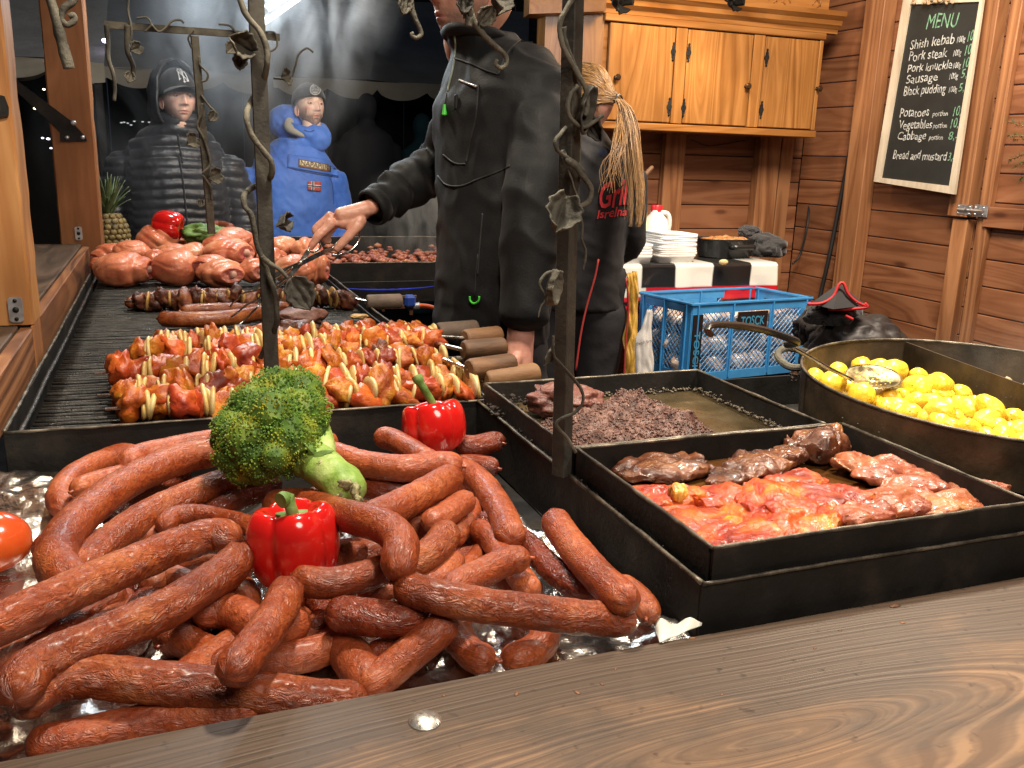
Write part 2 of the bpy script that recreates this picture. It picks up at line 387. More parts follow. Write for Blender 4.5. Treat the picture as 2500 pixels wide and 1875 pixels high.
# plank with slightly wavy worn back edge
Vv = []; Ff = []
for i in range(n + 1):
    x = -.95 + 2.9 * i / n; e = .657 + .0012 * nz((x * 9, 0, 0)) - .0006
    Vv += [(x, .12, .885), (x, e - .004, .885), (x, e, .881), (x, e, .835), (x, .12, .835)]
for i in range(n):
    for k in range(5):
        a = i * 5 + k; b2 = i * 5 + (k + 1) % 5; Ff.append((a, a + 5, b2 + 5, b2))
Ff.append((4, 3, 2, 1, 0)); Ff.append(tuple(n * 5 + k for k in range(5)))
mb.add(Vv, Ff); pl_o = mb.build('plank', cm, ctr, auto=30)
bolt_p = D(918, 1558, z=.885)
bolt_m = mat('galvanised_bolt', (.62, .61, .56), .33, .9, scale=120, bump=.12, bscale=300, rvar=.1)
mb = MB(); mb.lathe([(.0135, 0), (.0132, .0012), (.0105, .0032), (.0065, .0046), (.002, .0052), (.0001, .0053)], bolt_p, 32); mb.build('bolt_head', bolt_m, ctr)
mb = MB(); mb.box((.5, .19, .44), (2.8, .03, .80)); mb.build('front_panel', M['wall_x'], ctr, smooth=False)
crm = mat('food_crumb', (.16, .07, .03), .6, scale=80, hue=.5)
for i, (x, y, s) in enumerate([(1932, 1309, .0042), (1116, 1499, .0022), (1247, 1496, .002), (1496, 1378, .0022), (1760, 1400, .0015), (1300, 1478, .0015), (1950, 1345, .0018), (1330, 1445, .0014), (958, 1502, .0014), (1815, 1362, .0014), (1560, 1500, .0013)]):
    V, F = blob((s * 1.5, s * .8, s * .35), 2, .5, 1.6, i)
    mb = MB(); mb.add(V, F); o = mb.build('crumb', crm, world=False, auto=0); o.location = D(x, y, z=.8852)
    o.rotation_euler = (0, 0, i); tag(o, ['largest dark brown scrap of food on the counter below the steak tray', 'yellowish crumb on the counter up and right of the bolt head', 'small brown crumb right of the yellowish one on the counter', 'tiny crumb on the counter below the torn paper corner', 'lone crumb in the middle of the right half of the counter', 'crumb beside the small brown one, farther right on the counter', 'speck lying next to the largest scrap below the steak tray', 'crumb between the paper corner and the bolt head', 'tiny crumb just above and right of the bolt head', 'speck on the counter a little left of the largest scrap', 'faint speck on the counter nearest the big oval grain figure'][i], 'crumb', 'crumbs on the counter')
for i in range(0): pass

# ---- steel frame (bin for sausages, grill box, right-hand frame)
def sheet(mbx, a, b, z0, z1, t=.003):
    """upright steel sheet from a to b (xy)"""
    a = Vector((a[0], a[1], 0)); b = Vector((b[0], b[1], 0)); d = b - a; n_ = max(2, int(d.length / .03)); s = Vector((-d.y, d.x, 0)).normalized() * t / 2
    V = []; F = []
    for i in range(n_ + 1):
        p = a.lerp(b, i / n_); wv = .0012 * nz(p, 7) + .0007 * nz(p, 30); q = s.normalized() * .0015 * nz(p, 5, 3)
        for sg, z in ((-1, z0), (-1, z1 + wv), (1, z1 + wv), (1, z0)): V.append(p + s * sg + q + Vector((0, 0, z)))
    for i in range(n_):
        for k in range(4):
            a_ = i * 4 + k; b_ = i * 4 + (k + 1) % 4; F.append((a_, b_, b_ + 4, a_ + 4))
    F.append((0, 3, 2, 1)); F.append(tuple(n_ * 4 + k for k in range(4)))
    mbx.add(V, F)
def rim(mbx, a, b, z, r=.0016):
    n_ = max(2, int((Vector(b) - Vector(a)).length / .012)); pts = []
    for i in range(n_ + 1):
        p = Vector((a[0], a[1], 0)).lerp(Vector((b[0], b[1], 0)), i / n_); q = Vector((nz(p, 5, 3) * .0015, 0, 0))
        pts.append(Vector((p.x, p.y, z + .0012 * nz(p, 7) + .0007 * nz(p, 30))) + q)
    mbx.tube(pts, [r * (1 + .3 * nz(p, 60)) for p in pts], 6)
grill = empty('barbecue_grill', (.13, 2.2, 0), 'long black barbecue grill with ribbed grate carrying the kebabs and pork knuckles', 'grill')
mb = MB(); sheet(mb, (-.224, 1.345), (.4745, 1.345), .845, .93, .004); mb.build('front_plate', M['steel_black'], grill, auto=30)
mb = MB(); rim(mb, (-.224, 1.343), (.4745, 1.343), .931, .0022); mb.build('front_rim', M['steel_edge'], grill, auto=0)
mb = MB()
for xx in (-.224, .478): sheet(mb, (xx, 1.347), (xx, 3.05), .845, .93, .004)
sheet(mb, (-.222, 3.05), (.476, 3.05), .845, .93, .004); mb.build('side_plate', M['steel_black'], grill, auto=30)
for xx in (-.2245, .478):
    mb = MB(); rim(mb, (xx, 1.35), (xx, 3.05), .931, .003); mb.build('side_rim', M['steel_edge'], grill, auto=0)
mb = MB(); rim(mb, (-.207, 1.352), (-.207, 3.04), .924, .004); rim(mb, (.462, 1.352), (.462, 3.04), .924, .003); mb.build('inner_rail', M['grate'], grill, auto=0)
mb = MB(); mb.box((.127, 2.2, .86), (.68, 1.66, .006)); mb.build('ember_tray', mat('soot', (.003, .003, .003), .95), grill, smooth=False)
# grate bars: shared mesh
pts = [Vector((-.325 + .65 * i / 24, .0006 * nz((i, 0, 0), .7), .0008 * nz((i, 3, 0), .6))) for i in range(25)]
gb = MB(); V, F, U = tube_geo(pts, .0038, 6); gb.add(V, F, U)
gm = [mesh_data('grate_bar', [Vector((v.x, v.y + .0009 * nz(v, 23, s), v.z * .9 + .0012 * nz(v, 31, s))) for v in gb.V], gb.F, M['grate'], True) for s in range(3)]
for i in range(94):
    o = obj('grate_bar', gm[i % 3], grill, world=True); o.location = (.127 + rnd.uniform(-.002, .002), 1.365 + i * .0180, .9155 + rnd.uniform(-.001, .001)); o.rotation_euler = (rnd.uniform(-.3, .3), 0, rnd.uniform(-.0015, .0015))
mb = MB()
for x in (-.12, .12, .36): mb.box((x, 2.2, .903), (.012, 1.66, .012))
mb.build('grate_support', M['grate'], grill, smooth=False)
for (x, y) in ((-.2, 1.4), (.45, 1.4), (-.2, 3.0), (.45, 3.0)):
    mb = MB(); mb.box((x, y, .42), (.04, .04, .85)); mb.build('leg', M['steel_black'], grill, smooth=False)

frame = empty('hotplate_frame', (.9, 1.0, 0), 'black steel frame beside the sausages holding the steak and black pudding trays', 'frame')
mb = MB(); sheet(mb, (.457, .668), (1.75, .668), .80, .93, .004); mb.build('front_plate', M['steel_black'], frame, auto=30)
mb = MB(); rim(mb, (.457, .666), (1.75, .666), .931, .0022); mb.build('front_rim', M['steel_edge'], frame, auto=0)
mb = MB(); sheet(mb, (.4585, .670), (.4585, 1.343), .845, .93, .004); mb.build('divider_plate', M['steel_black'], frame, auto=30)
mb = MB(); rim(mb, (.4575, .668), (.4575, 1.343), .931, .0026); mb.build('divider_rim', M['steel_edge'], frame, auto=0)
mb = MB(); sheet(mb, (.482, 1.372), (1.75, 1.372), .84, .93, .004); sheet(mb, (1.75, .67), (1.75, 1.37), .84, .93, .004)
mb.box((1.1, 1.02, .872), (1.26, .69, .004)); mb.build('inner_plate', M['steel_black'], frame, auto=30)
for (x, y) in ((.5, .70), (1.7, .70), (.5, 1.34), (1.7, 1.34)):
    mb = MB(); mb.box((x, y, .42), (.04, .04, .84)); mb.build('leg', M['steel_black'], frame, smooth=False)
mb = MB()
def crumbs(n_, f, smin, smax, sub=1):
    for i in range(n_):
        p, s = f(i); s *= rnd.uniform(smin, smax)
        V, F = blob((s, s * rnd.uniform(.6, 1), s * rnd.uniform(.5, .9)), sub, .5, 1.8, i)
        mb.add([v + p for v in V], F)
crumbs(700, lambda i: (Vector((rnd.gauss(.461, .002), .70 + .64 * rnd.random() ** .6, .929 + abs(rnd.gauss(0, .0012)))), 1 if rnd.random() < .93 else 2.6), .0003, .0011)
o = mb.build('charred_crumbs', M['crumb'], auto=0); tag(o, 'burnt black crumbs caught along the steel divider beside the trays', 'crumbs', kind='stuff')
mb = MB()
crumbs(500, lambda i: (Vector((rnd.uniform(.464, .49), rnd.uniform(1.0, 1.36), .93 + .004 * rnd.random())) if i > 120 else P(1225 + rnd.uniform(-30, 60), 985 + rnd.uniform(-20, 30), z=.942), 1 if rnd.random() < .85 else 2.4), .0006, .0026)
crumbs(60, lambda i: (P(2000 - rnd.uniform(0, 70), 905 + rnd.uniform(0, 25), z=.97) * 1, 1), .001, .003)
o = mb.build('burnt_scraps', M['crumb'], auto=0); tag(o, 'burnt scraps heaped at the corner between the grill and the pudding tray', 'scraps', kind='stuff')

# ---- sausage bin floor and foil
mb = MB(); mb.box((-.25, 1.0, .838), (1.42, .69, .006)); 
o = mb.build('bin_floor', M['steel_black'], smooth=False); o['kind'] = 'structure'
foil_m = mat('crumpled_foil', (.78, .78, .76), .22, 1, ramps=[(.3, (.40, .34, .27)), (.5, (.62, .60, .56)), (.8, (.72, .72, .70))], scale=5, rvar=.1, bump=.35, bscale=60, bdist=.006)
def foil(name, x0, x1, y0, y1, nx, ny, zf, edge, seed, label):
    V = []; F = []
    for j in range(ny + 1):
        for i in range(nx + 1):
            u = i / nx; v = j / ny; x = x0 + (x1 - x0) * u; y = y0 + (y1 - y0) * v
            x += edge(u, v)[0]; y += edge(u, v)[1]
            p = Vector((x, y, 0)); d = noise.voronoi(Vector((x * 26 + seed, y * 26, 1.5)))[0]; c = (d[1] - d[0])
            d2 = noise.voronoi(Vector((x * 75 + seed, y * 75, 4.5)))[0]
            z = zf(x, y) + .0065 * min(c, .5) + .0024 * min(d2[1] - d2[0], .6) + .005 * nz(p, 9, seed) + .0028 * (1 - abs(nz(p, 42, seed)) * 2)
            V.append((x, y, z))
    for j in range(ny):
        for i in range(nx): a = j * (nx + 1) + i; F.append((a, a + 1, a + nx + 2, a + nx + 1))
    o = obj(name, mesh_data(name, V, F, foil_m, True)); md = o.modifiers.new('thick', 'SOLIDIFY'); md.thickness = .0004
    return tag(o, label, 'foil')
def fz(x, y):
    z = .846
    if x > .405: z += (x - .405) * .5
    if x < .02 and y > 1.08: z += .030 * min(1, (y - 1.08) * 6)
    return z
def fe(u, v):
    ex = -.035 * v + .022 * nz((v * 6, 1, 0)) * u if u > .8 else 0
    ey = (.03 * nz((u * 7, 2, 0)) - .06 * max(0, (u - .45)) + .15 * max(0, min(1, (.62 - u) * 8))) * v
    return ex, ey
foil('foil_sheet', -.75, .447, .652, 1.17, 240, 110, fz, fe, 1, 'crumpled silver foil sheet under the pile of smoked sausages')
# foil corner flap that sticks up at the frame's corner
V = []; F = []
fp = [D(1418, 1350, z=.895), D(1432, 1386, z=.887), D(1516, 1340, z=.893), D(1512, 1352, z=.889), D(1470, 1352, z=.892), D(1440, 1372, z=.90)]
mb = MB(); a = D(1412, 1345, z=.888); b = D(1425, 1387, z=.888); c = D(1517, 1340, z=.895); d = D(1515, 1353, z=.890)
nn = 12
for j in range(nn + 1):
    for i in range(nn + 1):
        p = a.lerp(c, i / nn).lerp(b.lerp(d, i / nn), j / nn); V.append(p + Vector((0, 0, .004 * nz(p, 60) + .004 * math.sin(i * .9) * (1 - j / nn))))
for j in range(nn):
    for i in range(nn): q = j * (nn + 1) + i; F.append((q, q + 1, q + nn + 2, q + nn + 1))
paper_m = mat('greaseproof_paper', (.66, .66, .58), .5, scale=20, sss=.05)
o = obj('paper_scrap', mesh_data('paper_scrap', V, F, paper_m)); md = o.modifiers.new('t', 'SOLIDIFY'); md.thickness = .0005
tag(o, 'white torn paper corner tucked between counter and frame corner', 'paper')

# ---- left ledge, shelf, posts
ledge = empty('wooden_ledge', (-.4, 2.2, .9), 'brown wooden ledge with dark shelf top along the left of the grill', 'ledge')
mb = MB(); mb.box((-.250, 2.60, .948), (.022, 1.31, .082), bev=.002); mb.build('side_board', M['ledge_y'], ledge, smooth=False)
mb = MB(); mb.box((-.249, 1.585, .948), (.022, .49, .082), bev=.002); mb.build('side_board', M['ledge_y'], ledge, smooth=False)
mb = MB(); mb.box((-.53, 2.6, .985), (.536, 1.36, .02), bev=.002); mb.build('shelf_top', M['shelf_y'], ledge, smooth=False)
mb = MB(); mb.box((-.53, 1.56, .984), (.536, .52, .018), bev=.002); mb.build('shelf_top', M['shelf_y'], ledge, smooth=False)
mb = MB(); mb.box((-.60, 3.275, .955), (.40, .03, .08)); mb.build('end_board', M['ledge_y'], ledge, smooth=False)
mb = MB(); mb.box((-.238, 1.86, .928), (.004, .10, .13)); mb.build('corner_strip', M['post_z'], ledge, smooth=False)
def wavy_post(name, x0, x1, y0, y1, z0, z1, m, label, dz=0):
    e = empty(name, ((x0 + x1) / 2, (y0 + y1) / 2, z0), label, 'post')
    V = []; F = []; n_ = 60; t = .004
    ring = lambda z, q: [(x0 + t, y0), (x1 - t, y0), (x1, y0 + t), (x1, y1 - t), (x1 - t, y1), (x0 + t, y1), (x0, y1 - t), (x0, y0 + t)]
    for i in range(n_ + 1):
        z = z0 + (z1 - z0) * i / n_
        for k, (x, y) in enumerate(ring(z, i)):
            chip = .0035 * max(0, nz((k * 3.1, z * 14, 1)) - .25) + .0014 * nz((k, z * 40, 2))
            cx_, cy_ = (x0 + x1) / 2, (y0 + y1) / 2; d_ = Vector((cx_ - x, cy_ - y, 0)).normalized()
            V.append((x + d_.x * chip * 2, y + d_.y * chip * 2, z))
    for i in range(n_):
        for k in range(8): a_ = i * 8 + k; b_ = i * 8 + (k + 1) % 8; F.append((a_, b_, b_ + 8, a_ + 8))
    F.append(tuple(range(7, -1, -1))); F.append(tuple(n_ * 8 + k for k in range(8)))
    mb = MB(); mb.add(V, F); mb.build('beam', m, e, auto=30); return e
def plate(parent, c, u, v, w_, h, t=.003, holes=3):
    mb = MB(); u = Vector(u).normalized(); v = Vector(v).normalized(); pts = []
    for k in range(20):
        a = 2 * math.pi * k / 20; r = w_ * .3
        pts.append((math.copysign(w_ / 2 - r, math.cos(a)) + r * math.cos(a), math.copysign(h / 2 - r, math.sin(a)) + r * math.sin(a)))
    mb.prism(pts, t, Vector(c), u, v); pl_ = mb.build('metal_plate', M['zinc'], parent, auto=30)
    nrm = u.cross(v)
    mb = MB()
    for k, (dy, r) in enumerate([(-.36, .0035), (0, .0055), (.36, .0035)][:holes]):
        p = Vector(c) + v * h * dy + nrm * (t + .0003)
        mb.prism([(r * math.cos(a * .6283), r * math.sin(a * .6283)) for a in range(10)], .0012, p, u, v)
    mb.build('screw', M['steel_black'], pl_, auto=0)
p1 = wavy_post('stall_post', -.43, -.236, 1.815, 1.93, .995, 2.7, M['pine_z'], 'nearest pale wooden post at the left edge standing on the ledge')
c_ = P(11 + 0, 757, y=1.812); plate(p1, (c_.x + .018, 1.814, c_.z), (1, 0, 0), (0, 0, 1), .024, .046)
mb = MB(); q = [D(0, 205, y=1.812), D(10, 208, y=1.812), D(19, 232, y=1.812), D(19, 250, y=1.812), D(0, 254, y=1.812)]
mb.prism([(v.x, v.z) for v in q], .004, (0, 1.813, 0), (1, 0, 0), (0, 0, 1)); mb.build('iron_bracket', M['steel_black'], p1, auto=30)
p2 = wavy_post('stall_post', -.325, -.20, 3.29, 3.40, .93, 2.8, M['post_z'], 'farther reddish wooden post behind the pineapple with an iron brace')
c_ = P(191, 571, y=3.27); plate(p2, (c_.x, 3.288, c_.z), (1, 0, 0), (0, 0, 1), .022, .044, .003)
bb = [D(14, 150, y=3.285), D(18, 160, y=3.285), D(155, 262, y=3.285), D(186, 297, y=3.285), D(188, 305, y=3.285), D(131, 306, y=3.285), D(130, 284, y=3.285), D(14, 178, y=3.285)]
mb = MB(); mb.prism([(v.x, v.z) for v in bb], .006, (0, 3.286, 0), (1, 0, 0), (0, 0, 1)); br = mb.build('iron_brace', M['steel_black'], p2, auto=30)
mb = MB()
for (x, y, r) in ((158, 265, .009), (145, 297, .007), (178, 297, .007)):
    c_ = D(x, y, y=3.279); mb = MB(); mb.lathe([(r, 0), (r * .7, .004), (.001, .005)], c_, 12, eul(R_(90), 0, 0)); mb.build('bolt', M['zinc'], br)

# ---- rear plank wall and right plank wall
wall = empty('rear_stall_wall', (2.5, 4.2, 0), 'reddish brown plank wall behind the hanging cupboard and side table', 'wall')
XW, YW = 3.27, 4.2
def planks_x(parent, x0, x1, y, z0, z1, h):
    z = z0; i = 0
    while z < z1:
        hh = h * rnd.uniform(.97, 1.03); mb = MB()
        mb.box((0, 0, 0), (x1 - x0, .022, hh - .004), bev=.003)
        o = mb.build('plank', M['wall_x'], parent, smooth=False, world=True); o.location = ((x0 + x1) / 2, y + .011 + rnd.uniform(0, .002), z + hh / 2); z += hh; i += 1
def planks_y(parent, y0, y1, x, z0, z1, h):
    z = z0
    while z < z1:
        hh = h * rnd.uniform(.97, 1.03); mb = MB(); mb.box((0, 0, 0), (.022, y1 - y0, hh - .004), bev=.003)
        o = mb.build('plank', M['wall_y'], parent, smooth=False, world=True); o.location = (x + .011 + rnd.uniform(0, .002), (y0 + y1) / 2, z + hh / 2); z += hh
planks_x(wall, 1.86, XW, YW, .1, 2.9, .125)
def studx(parent, px0, px1, y, dep, z0=.1, z1=2.9):
    a = D(px0, 350, y=y - dep).x; b = D(px1, 350, y=y - dep).x
    mb = MB(); mb.box((0, 0, 0), (b - a, dep, z1 - z0), bev=.003); o = mb.build('stud', M['beam_z'], parent, smooth=False, world=True); o.location = ((a + b) / 2, y - dep / 2 - .001, (z0 + z1) / 2)
studx(wall, 1436, 1479, YW, .05); studx(wall, 1640, 1684, YW, .06); studx(wall, 1686, 1712, YW, .035)
mb = MB(); mb.box((1.845, 4.18, 1.4), (.09, .09, 2.8), bev=.004); mb.build('corner_post', M['beam_z'], wall, smooth=False)
rwall = empty('right_stall_wall', (3.27, 2.6, 0), 'reddish brown plank wall on the right carrying the menu board', 'wall')
planks_y(rwall, 2.99, YW, XW, .1, 2.9, .125)
planks_y(rwall, .9, 2.965, XW - .004, .12, 2.9, .118)
def studz(parent, y0, y1, dep, z0=.1, z1=2.9, m='beam_z', name='stud'):
    mb = MB(); mb.box((0, 0, 0), (dep, abs(y1 - y0), z1 - z0), bev=.003); o = mb.build(name, M[m], parent, smooth=False, world=True); o.location = (XW - dep / 2 - .002, (y0 + y1) / 2, (z0 + z1) / 2)
studz(rwall, 3.75, 3.62, .075); studz(rwall, 3.09, 2.985, .06, 1.12); studz(rwall, 3.07, 2.99, .045, .1, 1.11)
studz(rwall, 2.955, 2.90, .03); studz(rwall, 2.3, 2.2, .05)
mb = MB(); c_ = D(2150, 470, x=XW - .03); mb.box((XW - .024, c_.y - .05, c_.z), (.04, .20, .085), bev=.003); mb.build('door_batten', M['wall_y'], rwall, smooth=False)
# latch on the door
c_ = D(2124, 456, x=XW - .05)
mb = MB(); mb.box((XW - .062, 3.0, c_.z), (.004, .075, .042), bev=.001); mb.box((XW - .050, 2.925, c_.z), (.004, .07, .050), bev=.001); lt = mb.build('latch', M['zinc'], rwall, smooth=False)
mb = MB(); mb.tube([(XW - .068, 3.03, c_.z), (XW - .068, 2.9, c_.z)], .006, 8)
mb.tube([(XW - .068, 2.98, c_.z), (XW - .085, 2.98, c_.z + .008)], .004, 8)
for dy in (.03, -.03, -.06, -.10):
    for dz_ in (-.014, .014): mb.lathe([(.004, 0), (.001, .003)], (XW - .065, 3.0 + dy, c_.z + dz_), 8, eul(0, R_(-90), 0))
mb.build('bolt', M['zinc'], lt)

# ---- hanging cupboard
CY = 3.88
def cx_(zx, zy=300, y=CY): return D(1238.7 + zx * .44, zy * .44, y=y)
cup = empty('hanging_cupboard', (2.5, 4.0, 1.44), 'honey brown three door wall cupboard with black hinges under a carved top', 'cupboard')
xl = cx_(150, 130).x; xr = cx_(1200, 400).x; zb = cx_(700, 655).z; zt = cx_(700, 120).z; zc = cx_(700, 45).z
mb = MB(); mb.box(((xl + xr) / 2, CY + .16, (zb + zt) / 2), (xr - xl, .30, zt - zb)); mb.build('carcass', M['cab_x'], cup, smooth=False)
dx = [(cx_(163).x, cx_(487).x), (cx_(545).x, cx_(868).x), (cx_(925).x, xr - .025)]
# face frame
mb = MB()
zb2 = zb + .035; zt2 = zt - .03
mb2 = MB(); mb2.box(((xl + xr) / 2, CY - .008, zb + .016), (xr - xl + .01, .034, .032), bev=.003); mb2.box(((xl + xr) / 2, CY - .008, zt - .013), (xr - xl + .01, .034, .030), bev=.003); mb2.build('rail', M['cab_x'], cup, smooth=False)
for a, b in ((dx[0][1], dx[1][0]), (dx[1][1], dx[2][0]), (dx[2][1], xr)):
    mb = MB(); mb.box((0, 0, 0), (b - a - .004, .028, zt2 - zb2 - .002), bev=.002); o = mb.build('stile', M['cab_z'], cup, smooth=False, world=True); o.location = ((a + b) / 2, CY - .004, (zb2 + zt2) / 2)
hinge_m = M['steel_black']
knob_m = mat('dark_brass_knob', (.09, .05, .025), .3, .7)
kpos = [cx_(198, 382), cx_(835, 425), cx_(1183, 437)]
hpos = [[cx_(480, 255), cx_(460, 525)], [cx_(555, 260), cx_(530, 530)], [cx_(937, 285), cx_(910, 540)]]
for k, (a, b) in enumerate(dx):
    mb = MB(); mb.box((0, 0, 0), (b - a - .006, .022, zt2 - zb2 - .008), bev=.003)
    d_ = mb.build('door', M['cab_z'], cup, smooth=False, world=True); d_.location = ((a + b) / 2, CY - .006, (zb2 + zt2) / 2)
    bpy.context.view_layer.update()
    kp = Vector((kpos[k].x, CY - .018, kpos[k].z)); mb = MB()
    mb.lathe([(.010, 0), (.006, .004), (.005, .014), (.013, .020), (.015, .027), (.010, .033), (.001, .034)], kp, 20, eul(R_(90), 0, 0))
    o = mb.build('knob', knob_m, None); o.parent = d_; o.matrix_parent_inverse = parent_mat(d_).inverted()
    for hp in hpos[k]:
        h = Vector((hp.x, CY - .019, hp.z)); mb = MB()
        out = []
        for j in range(28):
            t = 2 * math.pi * j / 28; r = 1 + .22 * math.cos(6 * t)
            out.append((.011 * r * math.cos(t), .030 * math.sin(t) * (1 + .12 * math.cos(4 * t))))
        mb.prism(out, .003, h, (1, 0, 0), (0, 0, 1)); mb.box(h + Vector((0, -.004, 0)), (.008, .006, .030), bev=.001)
        for sg in (-1, 1): mb.lathe([(.006, 0), (.004, .004), (.0005, .005)], h + Vector((0, -.002, sg * .036)), 8, eul(R_(90), 0, 0))
        o = mb.build('hinge', hinge_m, d_, auto=30)
# cornice and canted corner
def cornice_prof(x0, x1, y, parent):
    mb = MB(); pr = [(0, 0), (-.02, .004), (-.022, .022), (-.045, .040), (-.050, .060), (-.075, .078), (-.078, .10), (0, .10)]
    V = [(x, y + a, zt + b) for x in (x0, x1) for a, b in pr]; k = len(pr)
    F = [tuple(range(k)), tuple(range(2 * k - 1, k - 1, -1))] + [(i, i + k, (i + 1) % k + k, (i + 1) % k) for i in range(k)]
    mb.add(V, F); return mb.build('cornice', M['cab_x'], parent, smooth=False)
cornice_prof(xl - .03, xr + .07, CY, cup)
mb = MB(); s_ = [(xl, CY), (xl - .20, CY + .20), (xl - .20, CY + .30), (xl, CY + .30)]
mb.prism([(x, y) for x, y in s_], zt - zb, (0, 0, zb), (1, 0, 0), (0, 1, 0)); mb.build('side_panel', M['cab_z'], cup, smooth=False)
mb = MB(); s_ = [(xl - .032, CY - .078), (xl - .29, CY + .18), (xl - .27, CY + .30), (xl - .032, CY + .30)]
mb.prism(s_, .10, (0, 0, zt), (1, 0, 0), (0, 1, 0)); mb.build('side_cornice', M['cab_x'], cup, smooth=False)
# carved pediment
ped = []
x0p, x1p = xl - .02, xr + .0
for i in range(61):
    u = i / 60; x = x0p + (x1p - x0p) * u; s2 = abs(u - .5) * 2
    ped.append((x, .14 + .10 * (1 - s2) + .022 * math.cos(u * 2 * math.pi * 7) * (1 - s2 * .5) - (.09 * max(0, s2 - .82) / .18)))
mb = MB(); mb.prism([(x1p, 0), (x0p, 0)] [::-1] + [(x, h) for x, h in ped[::-1]], .022, (0, CY + .0, zt + .10), (1, 0, 0), (0, 0, 1))
pd_ = mb.build('carved_top', M['cab_x'], cup, auto=20)
mb = MB()
for k in range(9):
    cx0 = x0p + .10 + k * (x1p - x0p - .2) / 8; sg = 1 if k % 2 else -1
    pts = []
    for j in range(34):
        t = j / 33 * 4.2; r = .006 + .040 * (j / 33)
        pts.append((cx0 + sg * r * math.cos(t) * 1.3, CY - .024, zt + .155 + r * math.sin(t)))
    mb.tube(pts, [.0035 + .003 * math.sin(math.pi * j / 33) for j in range(34)], 6)
    pts = [(cx0 - sg * .05 * (1 - j / 12), CY - .024, zt + .12 + .03 * math.sin(j / 12 * 3.1)) for j in range(13)]; mb.tube(pts, [.002 + .004 * math.sin(math.pi * j / 12) for j in range(13)], 6)
mb.build('carving', M['cab_x'], pd_, auto=0)

# ---- lettering helper
def text_geo(s, wobble=0.0, extr=.0, offset=0.0):
    cu = bpy.data.curves.new('lettering', 'FONT'); cu.body = s; cu.size = 1; cu.extrude = extr; cu.resolution_u = 3; cu.offset = offset
    o = bpy.data.objects.new('tmp', cu); COL.objects.link(o); dg = bpy.context.evaluated_depsgraph_get()
    m = bpy.data.meshes.new_from_object(o.evaluated_get(dg)); bpy.data.objects.remove(o)
    V = [v.co.copy() for v in m.vertices]; F = [tuple(p.vertices) for p in m.polygons]; bpy.data.meshes.remove(m); return V, F
def text_on(parent, s, p0, p1, up, capz, m, lift=0, thick=.0006, name='lettering', slant=0, wob=0, offset=0, surf=None):
    V, F = text_geo(s, offset=offset); p0 = Vector(p0); p1 = Vector(p1); ux = p1 - p0; w0 = max(v.x for v in V); up = Vector(up)
    up = (up - ux.normalized() * up.dot(ux.normalized())).normalized(); nn_ = ux.normalized().cross(up)
    out = []
    for v in V:
        x = v.x / w0; y = v.y / .7 * capz
        if wob: x += wob * .012 * nz((v.x * 2.1, v.y * 1.5, len(s))); y += wob * capz * .22 * nz((v.x * 1.7, v.y * .9, len(s) + 3))
        p = p0 + ux * x + up * y + ux.normalized() * y * slant + nn_ * (lift)
        if surf: p = surf(p)
        out.append(p)
    n_ = len(out); out2 = [p + nn_ * thick for p in out]
    F2 = [f for f in F] + [tuple(i + n_ for i in f) for f in F]
    mbx = MB(); mbx.add(out + out2, F2); return mbx.build(name, m, parent, smooth=False)

# ---- menu board
menu = empty('menu_board', (XW - .03, 3.36, 1.63), 'black chalk menu board in a pale wooden frame on the right wall', 'menu board')
XB = XW - .095
c4 = [D(1957, -6, x=XB), D(2130, -14, x=XB), D(2066, 420, x=XB), D(1892, 392, x=XB)]   # TL TR BR BL
mc = sum(c4, Vector()) / 4
slate_m = mat('chalk_board', (.012, .014, .013), .6, ramps=[(.3, (.010, .012, .011)), (.8, (.022, .025, .024))], scale=7, detail=7)
fr_m = mat('pale_frame_wood', (.58, .50, .38), .6, ramps=[(.3, (.42, .35, .25)), (.7, (.68, .60, .47))], scale=20, stretch=(1, 1, .2), bump=.2, bscale=90)
def quad_bar(a, b, ia, ib, t, name, parent, m):
    V = [a, b, ib, ia]; n_ = (b - a).cross(ia - a).normalized(); n_ = n_ if n_.x < 0 else -n_
    V = V + [v + n_ * t for v in V]; F = [(0, 1, 2, 3), (4, 7, 6, 5), (0, 4, 5, 1), (1, 5, 6, 2), (2, 6, 7, 3), (3, 7, 4, 0)]
    mbx = MB(); mbx.add(V, F); return mbx.build(name, m, parent, smooth=False)
inn = [D(1971, 10, x=XB), D(2121, 4, x=XB), D(2055, 402, x=XB), D(1907, 384, x=XB)]
inn = [c4[i].lerp(mc, .115) if False else inn[i] for i in range(4)]
for i in range(4): quad_bar(c4[i], c4[(i + 1) % 4], inn[i], inn[(i + 1) % 4], .014, 'frame_strip', menu, fr_m)
quad_bar(inn[0], inn[1], inn[3], inn[2], .004, 'slate', menu, slate_m)
chalk_w = mat('white_chalk', (.55, .56, .53), .9, ramps=[(.35, (.22, .23, .22)), (.55, (.55, .56, .53)), (.8, (.75, .76, .73))], scale=60)
chalk_g = mat('green_chalk', (.2, .38, .24), .9, ramps=[(.35, (.09, .2, .12)), (.6, (.22, .42, .27))], scale=60)
def mz(zx, zy): return D(1238.7 + zx * .44, zy * .44, x=XB - .0055)
